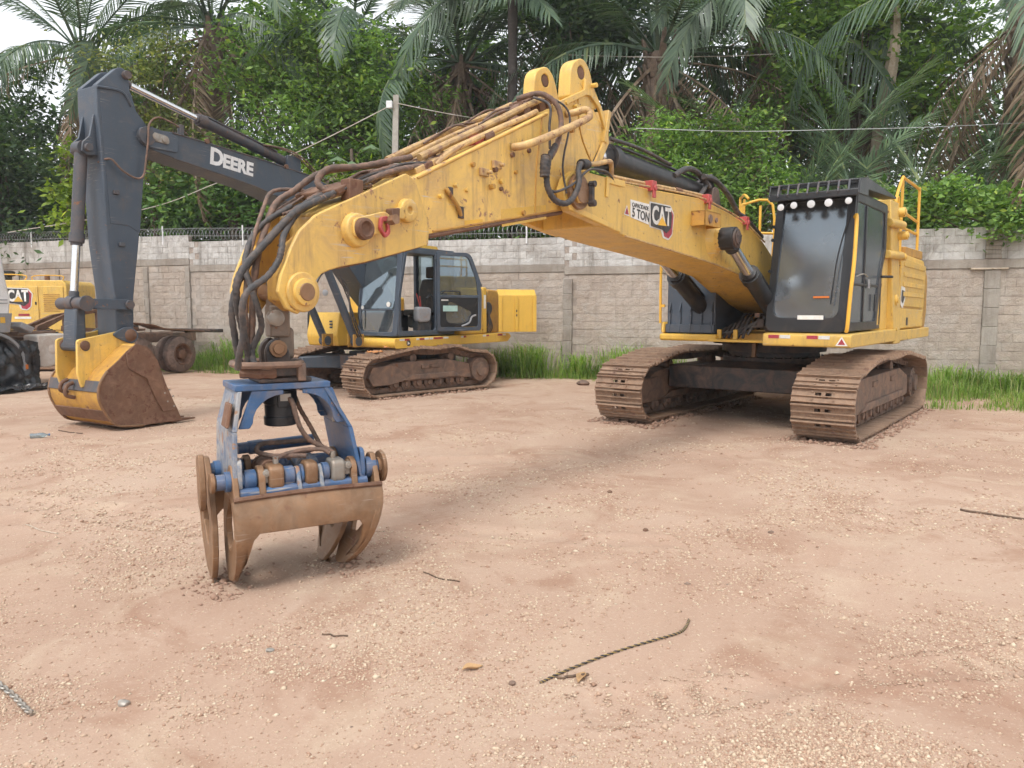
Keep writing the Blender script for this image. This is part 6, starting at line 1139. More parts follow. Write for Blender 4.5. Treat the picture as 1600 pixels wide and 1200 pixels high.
# black plastic sheet over the front wheel
rng = np.random.default_rng(3); NV_, NU_ = 46, 46; V = []
for j in range(NV_):
    for i in range(NU_):
        u, v = i/(NU_-1), j/(NV_-1); x = -.95 + 1.65*u; s = v*1.9
        if s < .25: y, z = .30 - .1*s, 1.05 + .0*s
        elif s < 1.2: y, z = .275 + (s-.25)*.20, 1.05 - (s-.25)*1.02
        else: y, z = .47 + (s-1.2)*.85, .06
        f = .16*noise.noise((x*3.6, s*1.7, 1.0)) + .10*noise.noise((x*8, s*4.5, 4.0)) + .04*noise.noise((x*21, s*17, 2.0))
        y += f; z = max(.02 + .03*abs(noise.noise((x*7, s*7, 8))), z + .6*f*(1 if s > 1.1 else .4)) - .15*max(0, abs(x-.05)-.35)*(1 if s < 1 else 0)
        V.append((x, y, z))
F = [(j*NU_+i, j*NU_+i+1, (j+1)*NU_+i+1, (j+1)*NU_+i) for j in range(NV_-1) for i in range(NU_-1)]
me = bpy.data.meshes.new('plastic_sheet'); me.from_pydata(V, [], F); o = link('plastic_sheet', me, 'tarp', ang=70); sm = o.modifiers.new('s', 'SOLIDIFY'); sm.thickness = .006
a_ = R(24.2); fx, fy = -math.sin(a_), -math.cos(a_); lx_, ly_ = math.cos(a_), -math.sin(a_)
o.location = (-9.84 + fx*4.92 + lx_*.90, 20.9 + fy*4.92 + ly_*.90, 0); o.rotation_euler = (0, 0, heading(24.2)); tag(o, 'crumpled black plastic sheet draped over the truck front wheel', 'plastic sheet')

# ---------------------------------------------------------------- third machine behind the truck: only its engine house shows
c3 = thing('excavator', 'yellow excavator rear body with dark badge half hidden behind the truck', 'excavator', (-13.5, 21.7, 0), heading(84))
q = MB(); q.prism(rounded([(1.2, 1.0), (1.2, 2.40), (.4, 2.46), (-1.25, 2.46), (-1.35, 2.35), (-1.35, 1.0)], .05, 3), -.9, .9); hb = q.build('engine_house', 'yellow', c3, .02)
q = MB(); q.prism(rounded([(-.62, 1.12), (-.62, 2.30), (1.05, 2.30), (1.05, 1.12)], .03, 3), .90, .925); q.build('side_door', 'yellow', c3, .01)
q = MB(); q.prism(rounded([(-1.27, 1.12), (-1.27, 2.30), (-.67, 2.30), (-.67, 1.12)], .03, 3), .90, .925); dd_ = q.build('side_door', 'yellow', c3, .01)
for k in range(9): q = MB(); z_ = 1.62+.055*k; q.box((-1.18, .926, z_), (-.76, .934, z_+.028)); q.build('louvre', 'yellow_dull', dd_, .003)
q = MB(); q.box((-.58, .927, 1.80), (-.54, .94, 1.88)); q.build('door_latch', 'black', c3, .003)
logo_cat(c3, -.14, 2.02, .40, .928, 0.0, .54)
for x_, z_, l_, mt_ in ((-.10, 1.50, .28, 'sticker_red'), (.0, 1.42, .42, 'sticker')): sidepoly('model_strip', [(x_, z_), (x_-l_, z_), (x_-l_, z_+.06), (x_, z_+.06)], .928, mt_, c3)
q = MB(); q.lathe((.55, .1, 2.46), (0, 0, 1), [(0, .12), (.12, .12), (.14, .20), (.26, .20), (.28, .16)], 18); q.build('air_cleaner', 'black', c3)
rail(c3, [(1.1, .8, 2.46), (1.1, .8, 2.60), (-.2, .8, 2.60), (-.25, .8, 2.46)], .016); rail(c3, [(-.45, .8, 2.46), (-.5, .8, 2.58), (-1.2, .8, 2.58), (-1.22, .8, 2.46)], .016)
q = MB(); q.cyl((-.55, .2, 2.46), (-.55, .2, 2.6), .07); q.build('exhaust_stub', 'rust', c3)
q = MB(); q.prism(rounded([(1.9, .05), (2.1, .45), (1.9, .85), (-1.7, .85), (-1.95, .45), (-1.7, .05)], .2, 4), .5, 1.05); q.build('track', 'shoe', c3, .03)
q = MB(); q.prism(rounded([(1.9, .05), (2.1, .45), (1.9, .85), (-1.7, .85), (-1.95, .45), (-1.7, .05)], .2, 4), -1.05, -.5); q.box((-1, -.5, .4), (1, .5, 1.0)); q.build('track', 'shoe', c3, .03)

# ---------------------------------------------------------------- concrete pole and overhead lines
up = thing('utility_pole', 'pale concrete pole with a white insulator standing behind the wall', 'pole', (-3.55, 22.6, 0))
q = MB(); q.hexa([(-.11, -.09, 0), (.11, -.09, 0), (.11, .09, 0), (-.11, .09, 0)], [(.17, -.07, 7.75), (.33, -.07, 7.75), (.33, .07, 7.75), (.17, .07, 7.75)]); q.build('post', 'concrete', up, .01)
q = MB(); q.box((-.02, -.18, 7.35), (.16, -.05, 7.56)); q.build('insulator', 'white', up, .02)
def wire(pts, r, mat, label, sag=0.0):
    P_ = smooth(pts, 8); q = MB(); q.tube(P_, r, 5, 1); o = q.build('overhead_wire', mat, None); tag(o, label, 'wire')
wire([(-3.43, 22.5, 7.45), (-6.31, 22.9, 6.20), (-8.8, 23.3, 5.40), (-11.26, 23.9, 4.72), (-16.3, 25.2, 4.15)], .014, 'white_dirty', 'thin grey cable sloping down from the concrete pole to the left')
wire([(-3.25, 22.5, 7.50), (-1.63, 23.1, 7.32), (.5, 24.2, 7.30), (2.0, 24.7, 7.45)], .012, 'white_dirty', 'thin cable running right from the concrete pole into the palms')
wire([(3.0, 19.1, 6.04), (5.4, 18.8, 5.90), (7.5, 18.5, 5.87), (9.6, 18.2, 5.86), (12.6, 17.9, 5.93)], .008, 'galv', 'pale cable crossing in front of the young palms at right')
wire([(1.4, 22.9, 8.96), (3.8, 22.85, 8.88), (6.05, 22.81, 8.89), (7.5, 22.8, 8.95)], .012, 'white_dirty', 'upper cable crossing in front of the shaggy palm trunk')

# ---------------------------------------------------------------- small things lying on the yard
def on(x, y, dz=0.0): return (x, y, gz(x, y)+dz)
q = MB(); rope = [on(x, y, .006) for x, y in ((.13, 3.37), (.27, 3.49), (.47, 3.63), (.69, 3.77), (.87, 3.89), (.93, 3.97), (.975, 4.08))]
rp = smooth(rope, 12)
rt = thing('rope', 'black and yellow twisted rope lying across the gravel', 'rope', (.5, 3.65, 0)); Orp = Vector((.5, 3.65, 0))
for st, mt in ((0, 'rope_yellow'), (1, 'rubber')):
    q = MB(); pts = []
    for k in range(len(rp)*4-4):
        i, f = divmod(k, 4); p = rp[i].lerp(rp[min(i+1, len(rp)-1)], f/4) - Orp; a = k*.8 + st*math.pi; pts.append(p + Vector((0.0034*math.sin(a), -.003*math.sin(a), .0034*math.cos(a)+.001)))
    q.tube(pts, 0.0040 if st else .0028, 5, 1); q.build('strand', mt, rt)
ct = thing('chain', 'grey steel chain end lying at the lower left corner', 'chain', (-2.2, 3.27, 0)); Oc = Vector((-2.2, 3.27, 0))
cp = smooth([on(x, y, .012) for x, y in ((-2.5, 3.50), (-2.36, 3.38), (-2.23, 3.28), (-2.13, 3.19), (-2.05, 3.12))], 5)
for k in range(len(cp)-1):
    a, b = cp[k], cp[k+1]; d = (b-a).normalized(); mid = (a+b)/2 - Oc; s_ = Vector((0, 0, 1)) if k % 2 else d.cross(Vector((0, 0, 1))); s_ = (s_ + Vector((0, 0, .3))).normalized(); h_ = (b-a).length*.62
    q = MB(); q.tube([mid + d*h_*math.cos(t) + s_*.013*math.sin(t) for t in [i*2*math.pi/12 for i in range(13)]], .0055, 6, 1); q.build('chain_link', 'bare', ct)
def twig(pts, r, label, mat='twig', nm='twig', cat_='twig'):
    q = MB(); P_ = [on(x, y, r*.8) for x, y in pts]; q.tube([(p[0]+random.uniform(-.01, .01), p[1]+random.uniform(-.01, .01), p[2]) for p in smooth(P_, 3)], r, 6, 2); o = q.build(nm, mat, None); tag(o, label, cat_)
random.seed(2)
twig([(3.82, 6.41), (4.04, 6.25), (4.35, 6.02)], .011, 'long dark stick reaching in from the right edge', nm='stick', cat_='stick')
twig([(-.58, 4.84), (-.45, 4.74), (-.33, 4.67)], .005, 'short brown twig right of the grapple jaws')
twig([(-1.0, 3.93), (-.94, 3.90), (-.87, 3.89)], .005, 'small curved twig below the grapple')
twig([(.21, 3.41), (.28, 3.42), (.36, 3.43)], .007, 'short dark twig beside the rope end')
twig([(-3.87, 5.96), (-3.68, 5.85), (-3.49, 5.75)], .006, 'pale dry stalk left of the grapple', 'wood_pale')
twig([(-6.38, 10.67), (-6.1, 10.5), (-5.9, 10.42)], .008, 'thin stick in front of the bucket')
def stone(x, y, r, label, mat, sd):
    bm = bmesh.new(); bmesh.ops.create_icosphere(bm, subdivisions=2, radius=r)
    for v in bm.verts:
        n_ = noise.noise(v.co*(.9/r) + Vector((sd*3.7, 0, 0))); v.co *= 1 + .38*n_; v.co.z *= .62; v.co.x *= 1.25
    me = bpy.data.meshes.new('stone'); bm.to_mesh(me); bm.free(); o = link('stone', me, mat, ang=28); o.location = on(x, y, r*.35); o.rotation_euler = (0, 0, sd); tag(o, label, 'stone')
stone(1.03, 5.79, .022, 'dark red stone left of centre on the open gravel', 'rust', 1); stone(.91, 7.03, .024, 'brown stone nearest the middle of the yard', 'rust', 2)
stone(-1.71, 3.23, .022, 'grey stone alone on smooth earth at lower left', 'bare', 3); stone(-1.23, 3.75, .018, 'small grey stone below the grapple', 'bare', 4)
stone(1.97, 5.70, .018, 'dark stone on the open gravel right of centre', 'frame_mud', 6)
stone(0.0, 3.37, .016, 'small dark stone left of the rope end', 'frame_mud', 8)
stone(1.6, 17.2, .12, 'brown stone at the foot of the grass by the wall', 'frame_mud', 9)
bt = thing('plastic_bottle', 'crushed clear bottle lying left of the bucket', 'bottle', on(-6.24, 10.03, .035), .5)
q = MB(); q.lathe((-.11, 0, 0), (1, 0, 0), [(0, .028), (.01, .034), (.06, .028), (.11, .033), (.15, .033), (.19, .014), (.21, .013)], 14); q.build('bottle_body', 'glass', bt)
q = MB(); q.cyl((.10, 0, 0), (.12, 0, 0), .016, n=12); q.build('bottle_cap', 'blue', bt)
m_ = worn('dry_leaf', (.42, .26, .13), .8, dirt_amt=.2, dscale=12)
for x, y, a, lb in ((-.19, 3.52, .4, 'curled tan leaf lying left of the rope'), (.32, 3.40, 1.2, 'pale tan leaf under the rope end')):
    V = []; 
    for i in range(9):
        for j in range(5):
            u, v = i/8, j/4-.5; w = math.sin(u*math.pi)**.8; V.append(((u-.5)*.11, v*.045*w, .004 + .02*(2*v)**2*w + .006*math.sin(u*7)))
    me = bpy.data.meshes.new('dry_leaf'); me.from_pydata(V, [], [(i*5+j, i*5+j+1, i*5+j+6, i*5+j+5) for i in range(8) for j in range(4)]); o = link('dry_leaf', me, m_, ang=80); s_ = o.modifiers.new('s', 'SOLIDIFY'); s_.thickness = .002; o.location = on(x, y, .002); o.rotation_euler = (0, 0, a); tag(o, lb, 'leaf')

# ---------------------------------------------------------------- vegetation
def leaf_quads(rng, P, size, up=.35, aspect=.42, droop=.25):
    """one folded leaf at every point P (n,3)"""
    n = len(P); ax = rng.normal(size=(n, 3)); ax[:, 2] = ax[:, 2]*.5 - droop; ax /= np.linalg.norm(ax, axis=1)[:, None]
    nn = rng.normal(size=(n, 3)); nn[:, 2] = np.abs(nn[:, 2]) + up; sd = np.cross(ax, nn); sd /= np.linalg.norm(sd, axis=1)[:, None] + 1e-9
    nn = np.cross(sd, ax); L = (size*rng.uniform(.55, 1.35, n))[:, None]; w = L*aspect
    mid = P + ax*L*.45 + nn*L*.08
    V = np.stack([P, mid + sd*w*.5 - nn*L*.10, P + ax*L, mid - sd*w*.5 - nn*L*.10], 1).reshape(-1, 3)
    return V, (np.arange(n)[:, None]*4 + np.array([0, 1, 2, 3])[None])
def clumps(rng, ells, n):
    out = []; vol = np.array([e[3]*e[4]*e[5] for e in ells])**.67; pr = vol/vol.sum()
    for k in rng.choice(len(ells), n, p=pr):
        cx, cy, cz, rx, ry, rz = ells[k]; d = rng.normal(size=3); d /= np.linalg.norm(d); r = rng.random()**.42
        out.append((cx+d[0]*rx*r, cy+d[1]*ry*r, cz+d[2]*rz*r))
    return np.array(out)
def tree(name, label, base, ells, nc, per, size, mat, seed, trunk_r=.16, crad=.55, bark='bark', cat_='tree', group=None, aspect=.42, droop=.25, limbs=True):
    rng = np.random.default_rng(seed); root = thing(name, label, cat_, (base[0], base[1], 0), 0, group); O = np.array([base[0], base[1], 0])
    Cc = clumps(rng, ells, nc) - O; pts = []
    for c in Cc:
        k = int(per*rng.uniform(.5, 1.5)); r = crad*rng.uniform(.6, 1.4)
        d = rng.normal(size=(k, 3)); d *= np.array([r, r, r*.55]); d[:, 2] -= .12*np.abs(d[:, 0]) ; pts.append(c + d*.75)
    P = np.concatenate(pts); V, F = leaf_quads(rng, P, size, aspect=aspect, droop=droop); np_mesh('crown', V, F, mat, root)
    if limbs:
        top = np.array([np.mean([e[0] for e in ells]), np.mean([e[1] for e in ells]), np.mean([e[2] for e in ells])]) - O
        q = MB(); q.tube([(0, 0, -.1), (top[0]*.25+.08, top[1]*.25, top[2]*.4), (top[0]*.7-.06, top[1]*.7, top[2]*.75), tuple(top)], [trunk_r*(1.2-.75*i/15) for i in range(16)], 8, 5)
        for c in Cc[::max(1, len(Cc)//26)]:
            t = rng.uniform(.35, .9); s = np.array([top[0]*t*.8, top[1]*t*.8, top[2]*(.35+.6*t)]); mid = (s+c)/2 + np.array([0, 0, .25]); q.tube([tuple(s), tuple(mid), tuple(c)], [trunk_r*.38, trunk_r*.30, trunk_r*.24, trunk_r*.2, trunk_r*.15, trunk_r*.1, .012], 5, 3)
        q.build('trunk', bark, root)
    return root
def frond_mesh(seed, L, arch, ll, droop, n=64, dead=False, mat='frond'):
    rng = random.Random(seed); V = []; F = []; P = []; th = 0.0; p = Vector((0, 0, 0)); NS = 18
    for i in range(NS+1):
        s = i/NS; P.append((p.copy(), -arch*s**1.5)); a = -arch*s**1.5; p = p + Vector((math.cos(a), .02*math.sin(s*5+seed), math.sin(a)))*(L/NS)
    def at(s):
        k = s*NS; i = min(int(k), NS-1); f = k-i; return P[i][0].lerp(P[i+1][0], f), P[i][1]*(1-f)+P[i+1][1]*f
    for i in range(NS):           # rachis as a tapered three-sided rod
        a, b = P[i][0], P[i+1][0]; ra, rb = .045*(1-.9*i/NS)*L/6, .045*(1-.9*(i+1)/NS)*L/6; o = len(V)
        for q, r in ((a, ra), (b, rb)): V += [(q.x, q.y-r, q.z), (q.x, q.y+r, q.z), (q.x, q.y, q.z+r*1.2)]
        F += [(o, o+1, o+4, o+3), (o+1, o+2, o+5, o+4), (o+2, o, o+3, o+5)]
    for i in range(n):
        s = .13 + .87*(i+.5)/n; q, a = at(s); tx = Vector((math.cos(a), 0, math.sin(a))); up = Vector((-math.sin(a), 0, math.cos(a)))
        env = min(1.0, .45 + 2.2*(s-.13)) * (1 - .62*max(0, (s-.55)/.45)**1.6)
        for sd in (-1, 1):
            if dead and rng.random() < .18: continue
            if rng.random() < .04: continue
            al = R(52 - 26*(1-s)*0 + rng.uniform(-7, 7)) if not dead else R(60+rng.uniform(-15, 15)); al = R(90) - al*(.62+.5*s)
            d = Vector((0, sd, 0))*math.sin(al) + tx*math.cos(al) + up*(.22 - droop*.6 + rng.uniform(-.08, .08)); d.normalize()
            l = ll*env*rng.uniform(.85, 1.1); w = .030*ll*rng.uniform(.8, 1.15) + .010
            sv = d.cross(up).normalized()*w; m1 = q + d*l*.5 + Vector((0, 0, -droop*l*.12)); d2 = (d + Vector((0, 0, -droop*1.0-rng.uniform(0, .15)))).normalized(); tip = m1 + d2*l*.5
            o = len(V); V += [tuple(q - sv*.5), tuple(q + sv*.5), tuple(m1 + sv*.55), tuple(m1 - sv*.55), tuple(tip + sv*.08), tuple(tip - sv*.08)]
            F += [(o, o+1, o+2, o+3), (o+3, o+2, o+4, o+5)]
    me = bpy.data.meshes.new('frond'); me.from_pydata(V, [], F); me.materials.append(M[mat]); return me
FR = {'a': frond_mesh(1, 6, .9, 1.05, .35), 'b': frond_mesh(2, 6, 1.35, 1.1, .6), 'c': frond_mesh(3, 6, 1.9, 1.0, .8), 'y': frond_mesh(4, 6, .55, 1.0, .25, 58, mat='frond_light'), 'y2': frond_mesh(7, 6, .95, 1.0, .35, 58, mat='frond_light'),
      'd': frond_mesh(5, 6, .9, .8, 1.2, 56, True, 'frond_dead'), 'e': frond_mesh(6, 6, 1.7, .7, 1.4, 50, True, 'frond_dead')}
def palm(label, x, y, h, r, fr, seed, scale=1.0, bark='bark_palm', boots=0, lean=0.0, nm='palm_tree', group='palms behind the wall', zbase=0.0, back=False):
    """fr: list of (kind, how many, pitch range)"""
    rng = random.Random(seed); root = thing(nm, label, 'palm tree', (x, y, 0), 0, group)
    if h > 1.0:
        q = MB(); n = 26; q.tube([(lean*(i/n)**2, .05*math.sin(i*.5), zbase+(h-zbase)*i/n) for i in range(n+1)], [r*(1.15 - .25*i/n)*(1+.05*((i % 2)*2-1)+rng.uniform(-.05, .05)) for i in range(n+1)], 11, 1); q.build('trunk', bark, root)
    else:
        q = MB(); q.cyl((0, 0, -.1), (0, 0, h), r, r*.8, 9); q.build('trunk', bark, root)
    for k in range(boots):       # old leaf bases hugging the trunk under the crown
        a = k*2.4; z = h - .15 - 2.6*(k/boots); l = rng.uniform(.5, .9); d = Vector((math.cos(a), math.sin(a), 0)); s = d.cross(Vector((0, 0, 1))); b = Vector((lean*(z/h)**2, 0, z)) + d*r*.8
        q = MB(); w = rng.uniform(.10, .17); o_ = rng.uniform(.12, .35)
        q.hexa([b - s*w - d*.05, b + s*w - d*.05, b + s*w + d*.06, b - s*w + d*.06], [b + d*(o_-.03) - s*w*.4 + Vector((0, 0, l)), b + d*(o_-.03) + s*w*.4 + Vector((0, 0, l)), b + d*(o_+.03) + s*w*.3 + Vector((0, 0, l)), b + d*(o_+.03) - s*w*.3 + Vector((0, 0, l))]); q.build('leaf_base', bark, root, .01)
    k = 0
    for kd, n, lo, hi in fr:
        for i in range(n):
            o = bpy.data.objects.new('frond', FR[kd]); C.objects.link(o); o.parent = root; yaw = k*2.399 + rng.uniform(-.3, .3); k += 1
            if back: yaw = rng.choice([rng.uniform(-.45, .9), math.pi + rng.uniform(-.9, .45)]) - .25
            p = R(rng.uniform(lo, hi)); s = scale*rng.uniform(.82, 1.12)
            o.matrix_local = Matrix.Translation((lean + r*.5*math.cos(yaw), r*.5*math.sin(yaw), h - (rng.uniform(.1, .7) if kd in 'de' else 0))) @ Matrix.Rotation(yaw, 4, 'Z') @ Matrix.Rotation(-p, 4, 'Y') @ Matrix.Rotation(rng.uniform(-.5, .5), 4, 'X') @ Matrix.Scale(s, 4)
    return root
full = lambda g, d: [('a', g, 25, 75), ('b', g, 0, 50), ('c', max(3, g-2), -20, 25), ('d', d, -78, -25), ('e', d//2, -50, -5)]
palm('palm with drooping crown against the sky at far left', -14.6, 27.0, 10.4, .27, full(7, 5), 1, 1.1, boots=14)
palm('palm with brown skirt of dead fronds between the dark boom and the treetops', -10.0, 26.6, 11.0, .30, full(8, 12), 2, 1.15, boots=14)
palm('palm with many hanging dead fronds left of the black trunk', -1.7, 26.5, 9.8, .25, full(8, 13), 3, 1.2, boots=10)
palm('tall palm with thin black trunk above the yellow stick', .02, 22.6, 17.0, .135, [('a', 8, 20, 70), ('b', 6, 0, 40)], 4, .9, 'bark_dark')
palm('palm with thick shaggy trunk behind the stick cylinder', 4.35, 23.6, 9.2, .40, full(8, 11), 5, 1.25, boots=30)
palm('palm with broad hanging fronds above the yellow boom', 8.0, 25.6, 10.8, .32, full(9, 9), 6, 1.2, boots=16)
palm('palm with thick grey trunk and dead fronds at right edge', 13.3, 20.6, 9.4, .42, full(7, 11), 7, 1.15, boots=26)
palm('slender palm with half dead crown behind the light green tree', -5.8, 29.0, 11.5, .22, full(7, 7), 8, 1.2, boots=8)
palm('palm partly hidden by leaves between the two thick trunks', 11.2, 27.5, 10.5, .3, full(6, 6), 9, 1.1, boots=8)
palm('palm with dead crown behind the empty cylinder lugs', 1.6, 28.0, 11.5, .25, full(8, 9), 10, 1.3, boots=8)
yg = 'young palms behind the wall'
young = lambda n: [('y', n, 52, 86), ('y2', n//2, 40, 66)]
palm('young palm with single upright frond right of the shrub', 7.3, 21.2, 2.6, .2, young(6), 21, 1.0, nm='young_palm', group=yg, back=True)
palm('young palm with fan of pale fronds above the dark cab', 9.4, 20.4, 2.6, .2, young(7), 22, 1.05, nm='young_palm', group=yg, back=True)
palm('young palm with fronds spreading left of the thick grey trunk', 11.7, 20.2, 2.4, .2, young(7), 23, 1.0, nm='young_palm', group=yg, back=True)
palm('young palm with low fronds behind the big shrub', 5.3, 22.6, 3.4, .2, young(6), 24, .9, nm='young_palm', group=yg, back=True)
palm('young palm rising in the dark gap left of the concrete pole', -5.0, 25.0, 2.4, .2, [('y', 7, 45, 80), ('d', 4, 20, 60)], 25, .9, nm='young_palm', group=yg, back=True)
palm('young palm with bent dead fronds behind the lettered boom', -8.3, 25.0, 2.4, .2, [('y', 7, 45, 80), ('d', 6, 20, 65)], 26, .9, nm='young_palm', group=yg, back=True)
tg = 'trees behind the wall'
tree('broadleaf_tree', 'dense dark green tree at the left edge', (-17.2, 27.2), [(-17.6, 27.2, 7.3, 3.0, 2.4, 2.9), (-16.4, 26.6, 4.8, 2.6, 2.0, 2.2), (-19, 27.5, 5.5, 3, 2.4, 3.2)], 190, 110, .24, 'leaf_dark', 31, .2, .62, group=tg)
tree('broadleaf_tree', 'yellow green fine leaved tree behind the top of the dark stick', (-11.6, 24.9), [(-11.6, 24.9, 8.6, 2.0, 1.6, 2.3), (-10.6, 25.0, 6.6, 2.2, 1.5, 1.6)], 90, 70, .17, 'leaf_olive', 32, .12, .5, group=tg)
tree('broadleaf_tree', 'light green spreading tree above the dark boom', (-6.3, 25.2), [(-7.4, 25.2, 9.0, 2.0, 1.8, 1.7), (-5.4, 25.0, 9.3, 2.1, 1.8, 2.0), (-6.2, 24.4, 7.3, 2.6, 1.4, 1.6), (-4.0, 24.6, 7.8, 1.8, 1.3, 1.6)], 200, 95, .19, 'leaf_light', 33, .18, .55, group=tg)
tree('broadleaf_tree', 'mid green tree behind the concrete pole', (-3.2, 26.0), [(-3.4, 26, 6.9, 2.2, 1.8, 2.2), (-1.6, 25.6, 6.4, 1.8, 1.5, 1.6), (-4.6, 25.6, 5.6, 2.0, 1.6, 1.6)], 120, 85, .2, 'leaf_light', 34, .16, .55, group=tg)
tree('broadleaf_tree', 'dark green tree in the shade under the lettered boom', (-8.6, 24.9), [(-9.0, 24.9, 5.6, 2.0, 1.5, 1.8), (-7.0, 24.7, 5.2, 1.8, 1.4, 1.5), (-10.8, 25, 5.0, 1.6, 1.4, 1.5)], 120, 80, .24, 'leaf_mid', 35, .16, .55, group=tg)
tree('broadleaf_tree', 'tall full tree behind the palms at upper left', (-12.4, 29.5), [(-12.8, 29.5, 9.6, 2.8, 1.8, 2.6), (-10.5, 29.5, 11.2, 2.2, 1.6, 2.0), (-13.6, 29.5, 6.5, 2.6, 1.6, 2.4)], 170, 85, .26, 'leaf_mid', 51, .2, .62, group=tg)
tree('broadleaf_tree', 'tall bright tree filling the gap above the dark boom', (-7.4, 29.8), [(-7.8, 29.8, 11.6, 2.4, 1.6, 1.8), (-5.0, 29.8, 10.2, 2.4, 1.6, 2.2), (-2.0, 29.8, 10.0, 2.4, 1.6, 2.4)], 170, 85, .26, 'leaf_light', 52, .2, .62, group=tg)
tree('shrub', 'lime green leafy shoots rising left of the dark stick', (-13.6, 25.4), [(-13.9, 25.1, 6.4, .5, .4, .7), (-13.8, 25.0, 5.2, .9, .5, .7), (-14.0, 24.9, 4.4, 1.1, .5, .5)], 34, 55, .22, 'leaf_lime', 36, .05, .36, cat_='shrub', aspect=.5)
tree('shrub', 'yellow green shrub just above the grey boom bend', (-5.0, 23.4), [(-5.6, 23.4, 5.3, 1.0, .6, .55), (-4.7, 23.4, 5.5, .8, .6, .6)], 40, 60, .18, 'leaf_lime', 37, .05, .38, cat_='shrub')
tree('shrub', 'bright green rounded shrub above the yellow boom', (5.0, 20.6), [(4.2, 20.7, 5.9, 1.5, 1.0, 1.0), (5.8, 20.5, 5.6, 1.6, 1.0, 1.2), (4.8, 20.4, 4.6, 2.2, 1.0, 1.0), (6.6, 20.2, 4.5, 1.2, .9, .9), (2.9, 21.0, 5.0, 1.0, .9, 1.0)], 170, 95, .15, 'leaf_light', 38, .09, .45, cat_='shrub')
tree('broadleaf_tree', 'dark glossy tree hanging over the cab at upper right', (10.2, 23.4), [(9.4, 23.2, 10.0, 2.2, 1.5, 1.6), (11.6, 23.2, 9.6, 2.0, 1.5, 1.8), (8.6, 23.4, 8.0, 1.3, 1.2, 1.3), (11.8, 23.0, 7.6, 1.2, 1.2, 1.2)], 150, 85, .24, 'leaf_light', 39, .16, .55, group=tg)
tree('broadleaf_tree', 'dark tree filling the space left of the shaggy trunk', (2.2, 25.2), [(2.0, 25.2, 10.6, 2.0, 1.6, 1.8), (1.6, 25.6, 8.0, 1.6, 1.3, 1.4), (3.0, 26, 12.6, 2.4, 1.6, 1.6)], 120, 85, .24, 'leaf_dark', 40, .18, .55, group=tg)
tree('shrub', 'leafy creeper hanging over the top of the right wall', (11.2, 16.6), [(9.6, 17.0, 4.0, .8, .4, .5), (10.8, 16.55, 3.95, .9, .45, .55), (12.2, 16.1, 3.9, .9, .45, .6), (10.6, 16.40, 3.45, .5, .15, .35), (11.9, 15.95, 3.5, .5, .15, .35), (8.5, 17.4, 3.95, .7, .4, .45)], 150, 60, .13, 'leaf_light', 41, .05, .30, cat_='shrub', aspect=.55)
tree('shrub', 'green shrub behind the handrail of the dark cab', (8.6, 19.3), [(8.2, 19.2, 3.7, 1.2, .6, .5), (9.8, 18.9, 3.7, 1.2, .6, .5), (11.6, 18.7, 3.8, 1.3, .6, .5)], 80, 70, .17, 'leaf_mid', 42, .06, .42, cat_='shrub')
tree('shrub', 'low dark shrub behind the wire at centre', (.6, 21.9), [(.2, 21.9, 4.6, 1.6, .7, 1.0), (2.2, 22.2, 4.6, 1.3, .8, 1.0), (-1.8, 22.4, 4.4, 1.6, .7, .9)], 110, 75, .2, 'leaf_mid', 43, .07, .45, cat_='shrub')
# big umbrella-like leaves of a young tree left of the pole
um = thing('umbrella_leaf_tree', 'sapling with big drooping umbrella leaves left of the concrete pole', 'sapling', (-4.75, 23.3, 0)); rng = random.Random(8)
q = MB(); q.tube([(0, 0, 0), (.05, 0, 3), (0, 0, 6.4)], [.05]*20, 7, 6); q.build('trunk', 'bark', um)
for k in range(7):
    a = k*2.4; c = Vector((.55*math.cos(a)*(1+.3*rng.random()), .3*math.sin(a), 6.0+.5*rng.random()-.15*k)); V = [tuple(c + Vector((0, 0, .05)))]; F = []
    for i in range(24):
        t = i*2*math.pi/24; rr = (.36 if i % 3 else .17)*rng.uniform(.9, 1.1); V.append((c.x+rr*math.cos(t), c.y+rr*math.sin(t), c.z-.45*rr))
        F.append((0, i+1, (i+1) % 24+1))
    me = bpy.data.meshes.new('leaf'); me.from_pydata(V, [], F); link('leaf', me, 'frond_light', um, ang=60)
    q = MB(); q.tube([(0, 0, c.z-.5), (c.x*.5, c.y*.5, c.z-.1), tuple(c)], .012, 5, 3); q.build('stalk', 'bark', um)
q = MB(); q.tube([(10.4, 22.6, 4.2), (10.5, 22.5, 7.0), (10.75, 22.4, 9.2), (10.6, 22.4, 12)], [.10, .13, .17, .2, .2, .22, .2, .18, .15, .12, .1], 8, 4); o = q.build('dead_stem', 'wood_pale', None); tag(o, 'pale peeling dead stem hanging among the leaves at upper right', 'dead stem')
# woods behind, one mass
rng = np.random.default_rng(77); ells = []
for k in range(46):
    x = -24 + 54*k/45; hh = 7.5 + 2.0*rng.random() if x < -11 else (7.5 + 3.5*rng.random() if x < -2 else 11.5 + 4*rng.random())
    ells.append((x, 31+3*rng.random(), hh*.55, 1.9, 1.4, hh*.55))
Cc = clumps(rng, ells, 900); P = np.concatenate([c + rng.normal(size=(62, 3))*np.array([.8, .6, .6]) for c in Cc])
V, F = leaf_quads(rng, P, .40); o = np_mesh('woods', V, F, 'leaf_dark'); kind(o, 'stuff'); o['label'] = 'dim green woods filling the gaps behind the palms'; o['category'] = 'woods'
Cc = clumps(rng, [(x, 24.6 + (-.22*x if x < 2 else -.30*x+.5) - (.8 if x > 6 else 0), 3.3, 1.4, .8, 1.7) for x in np.linspace(-19, 13, 24)], 330); P = np.concatenate([c + rng.normal(size=(50, 3))*np.array([.55, .4, .4]) for c in Cc])
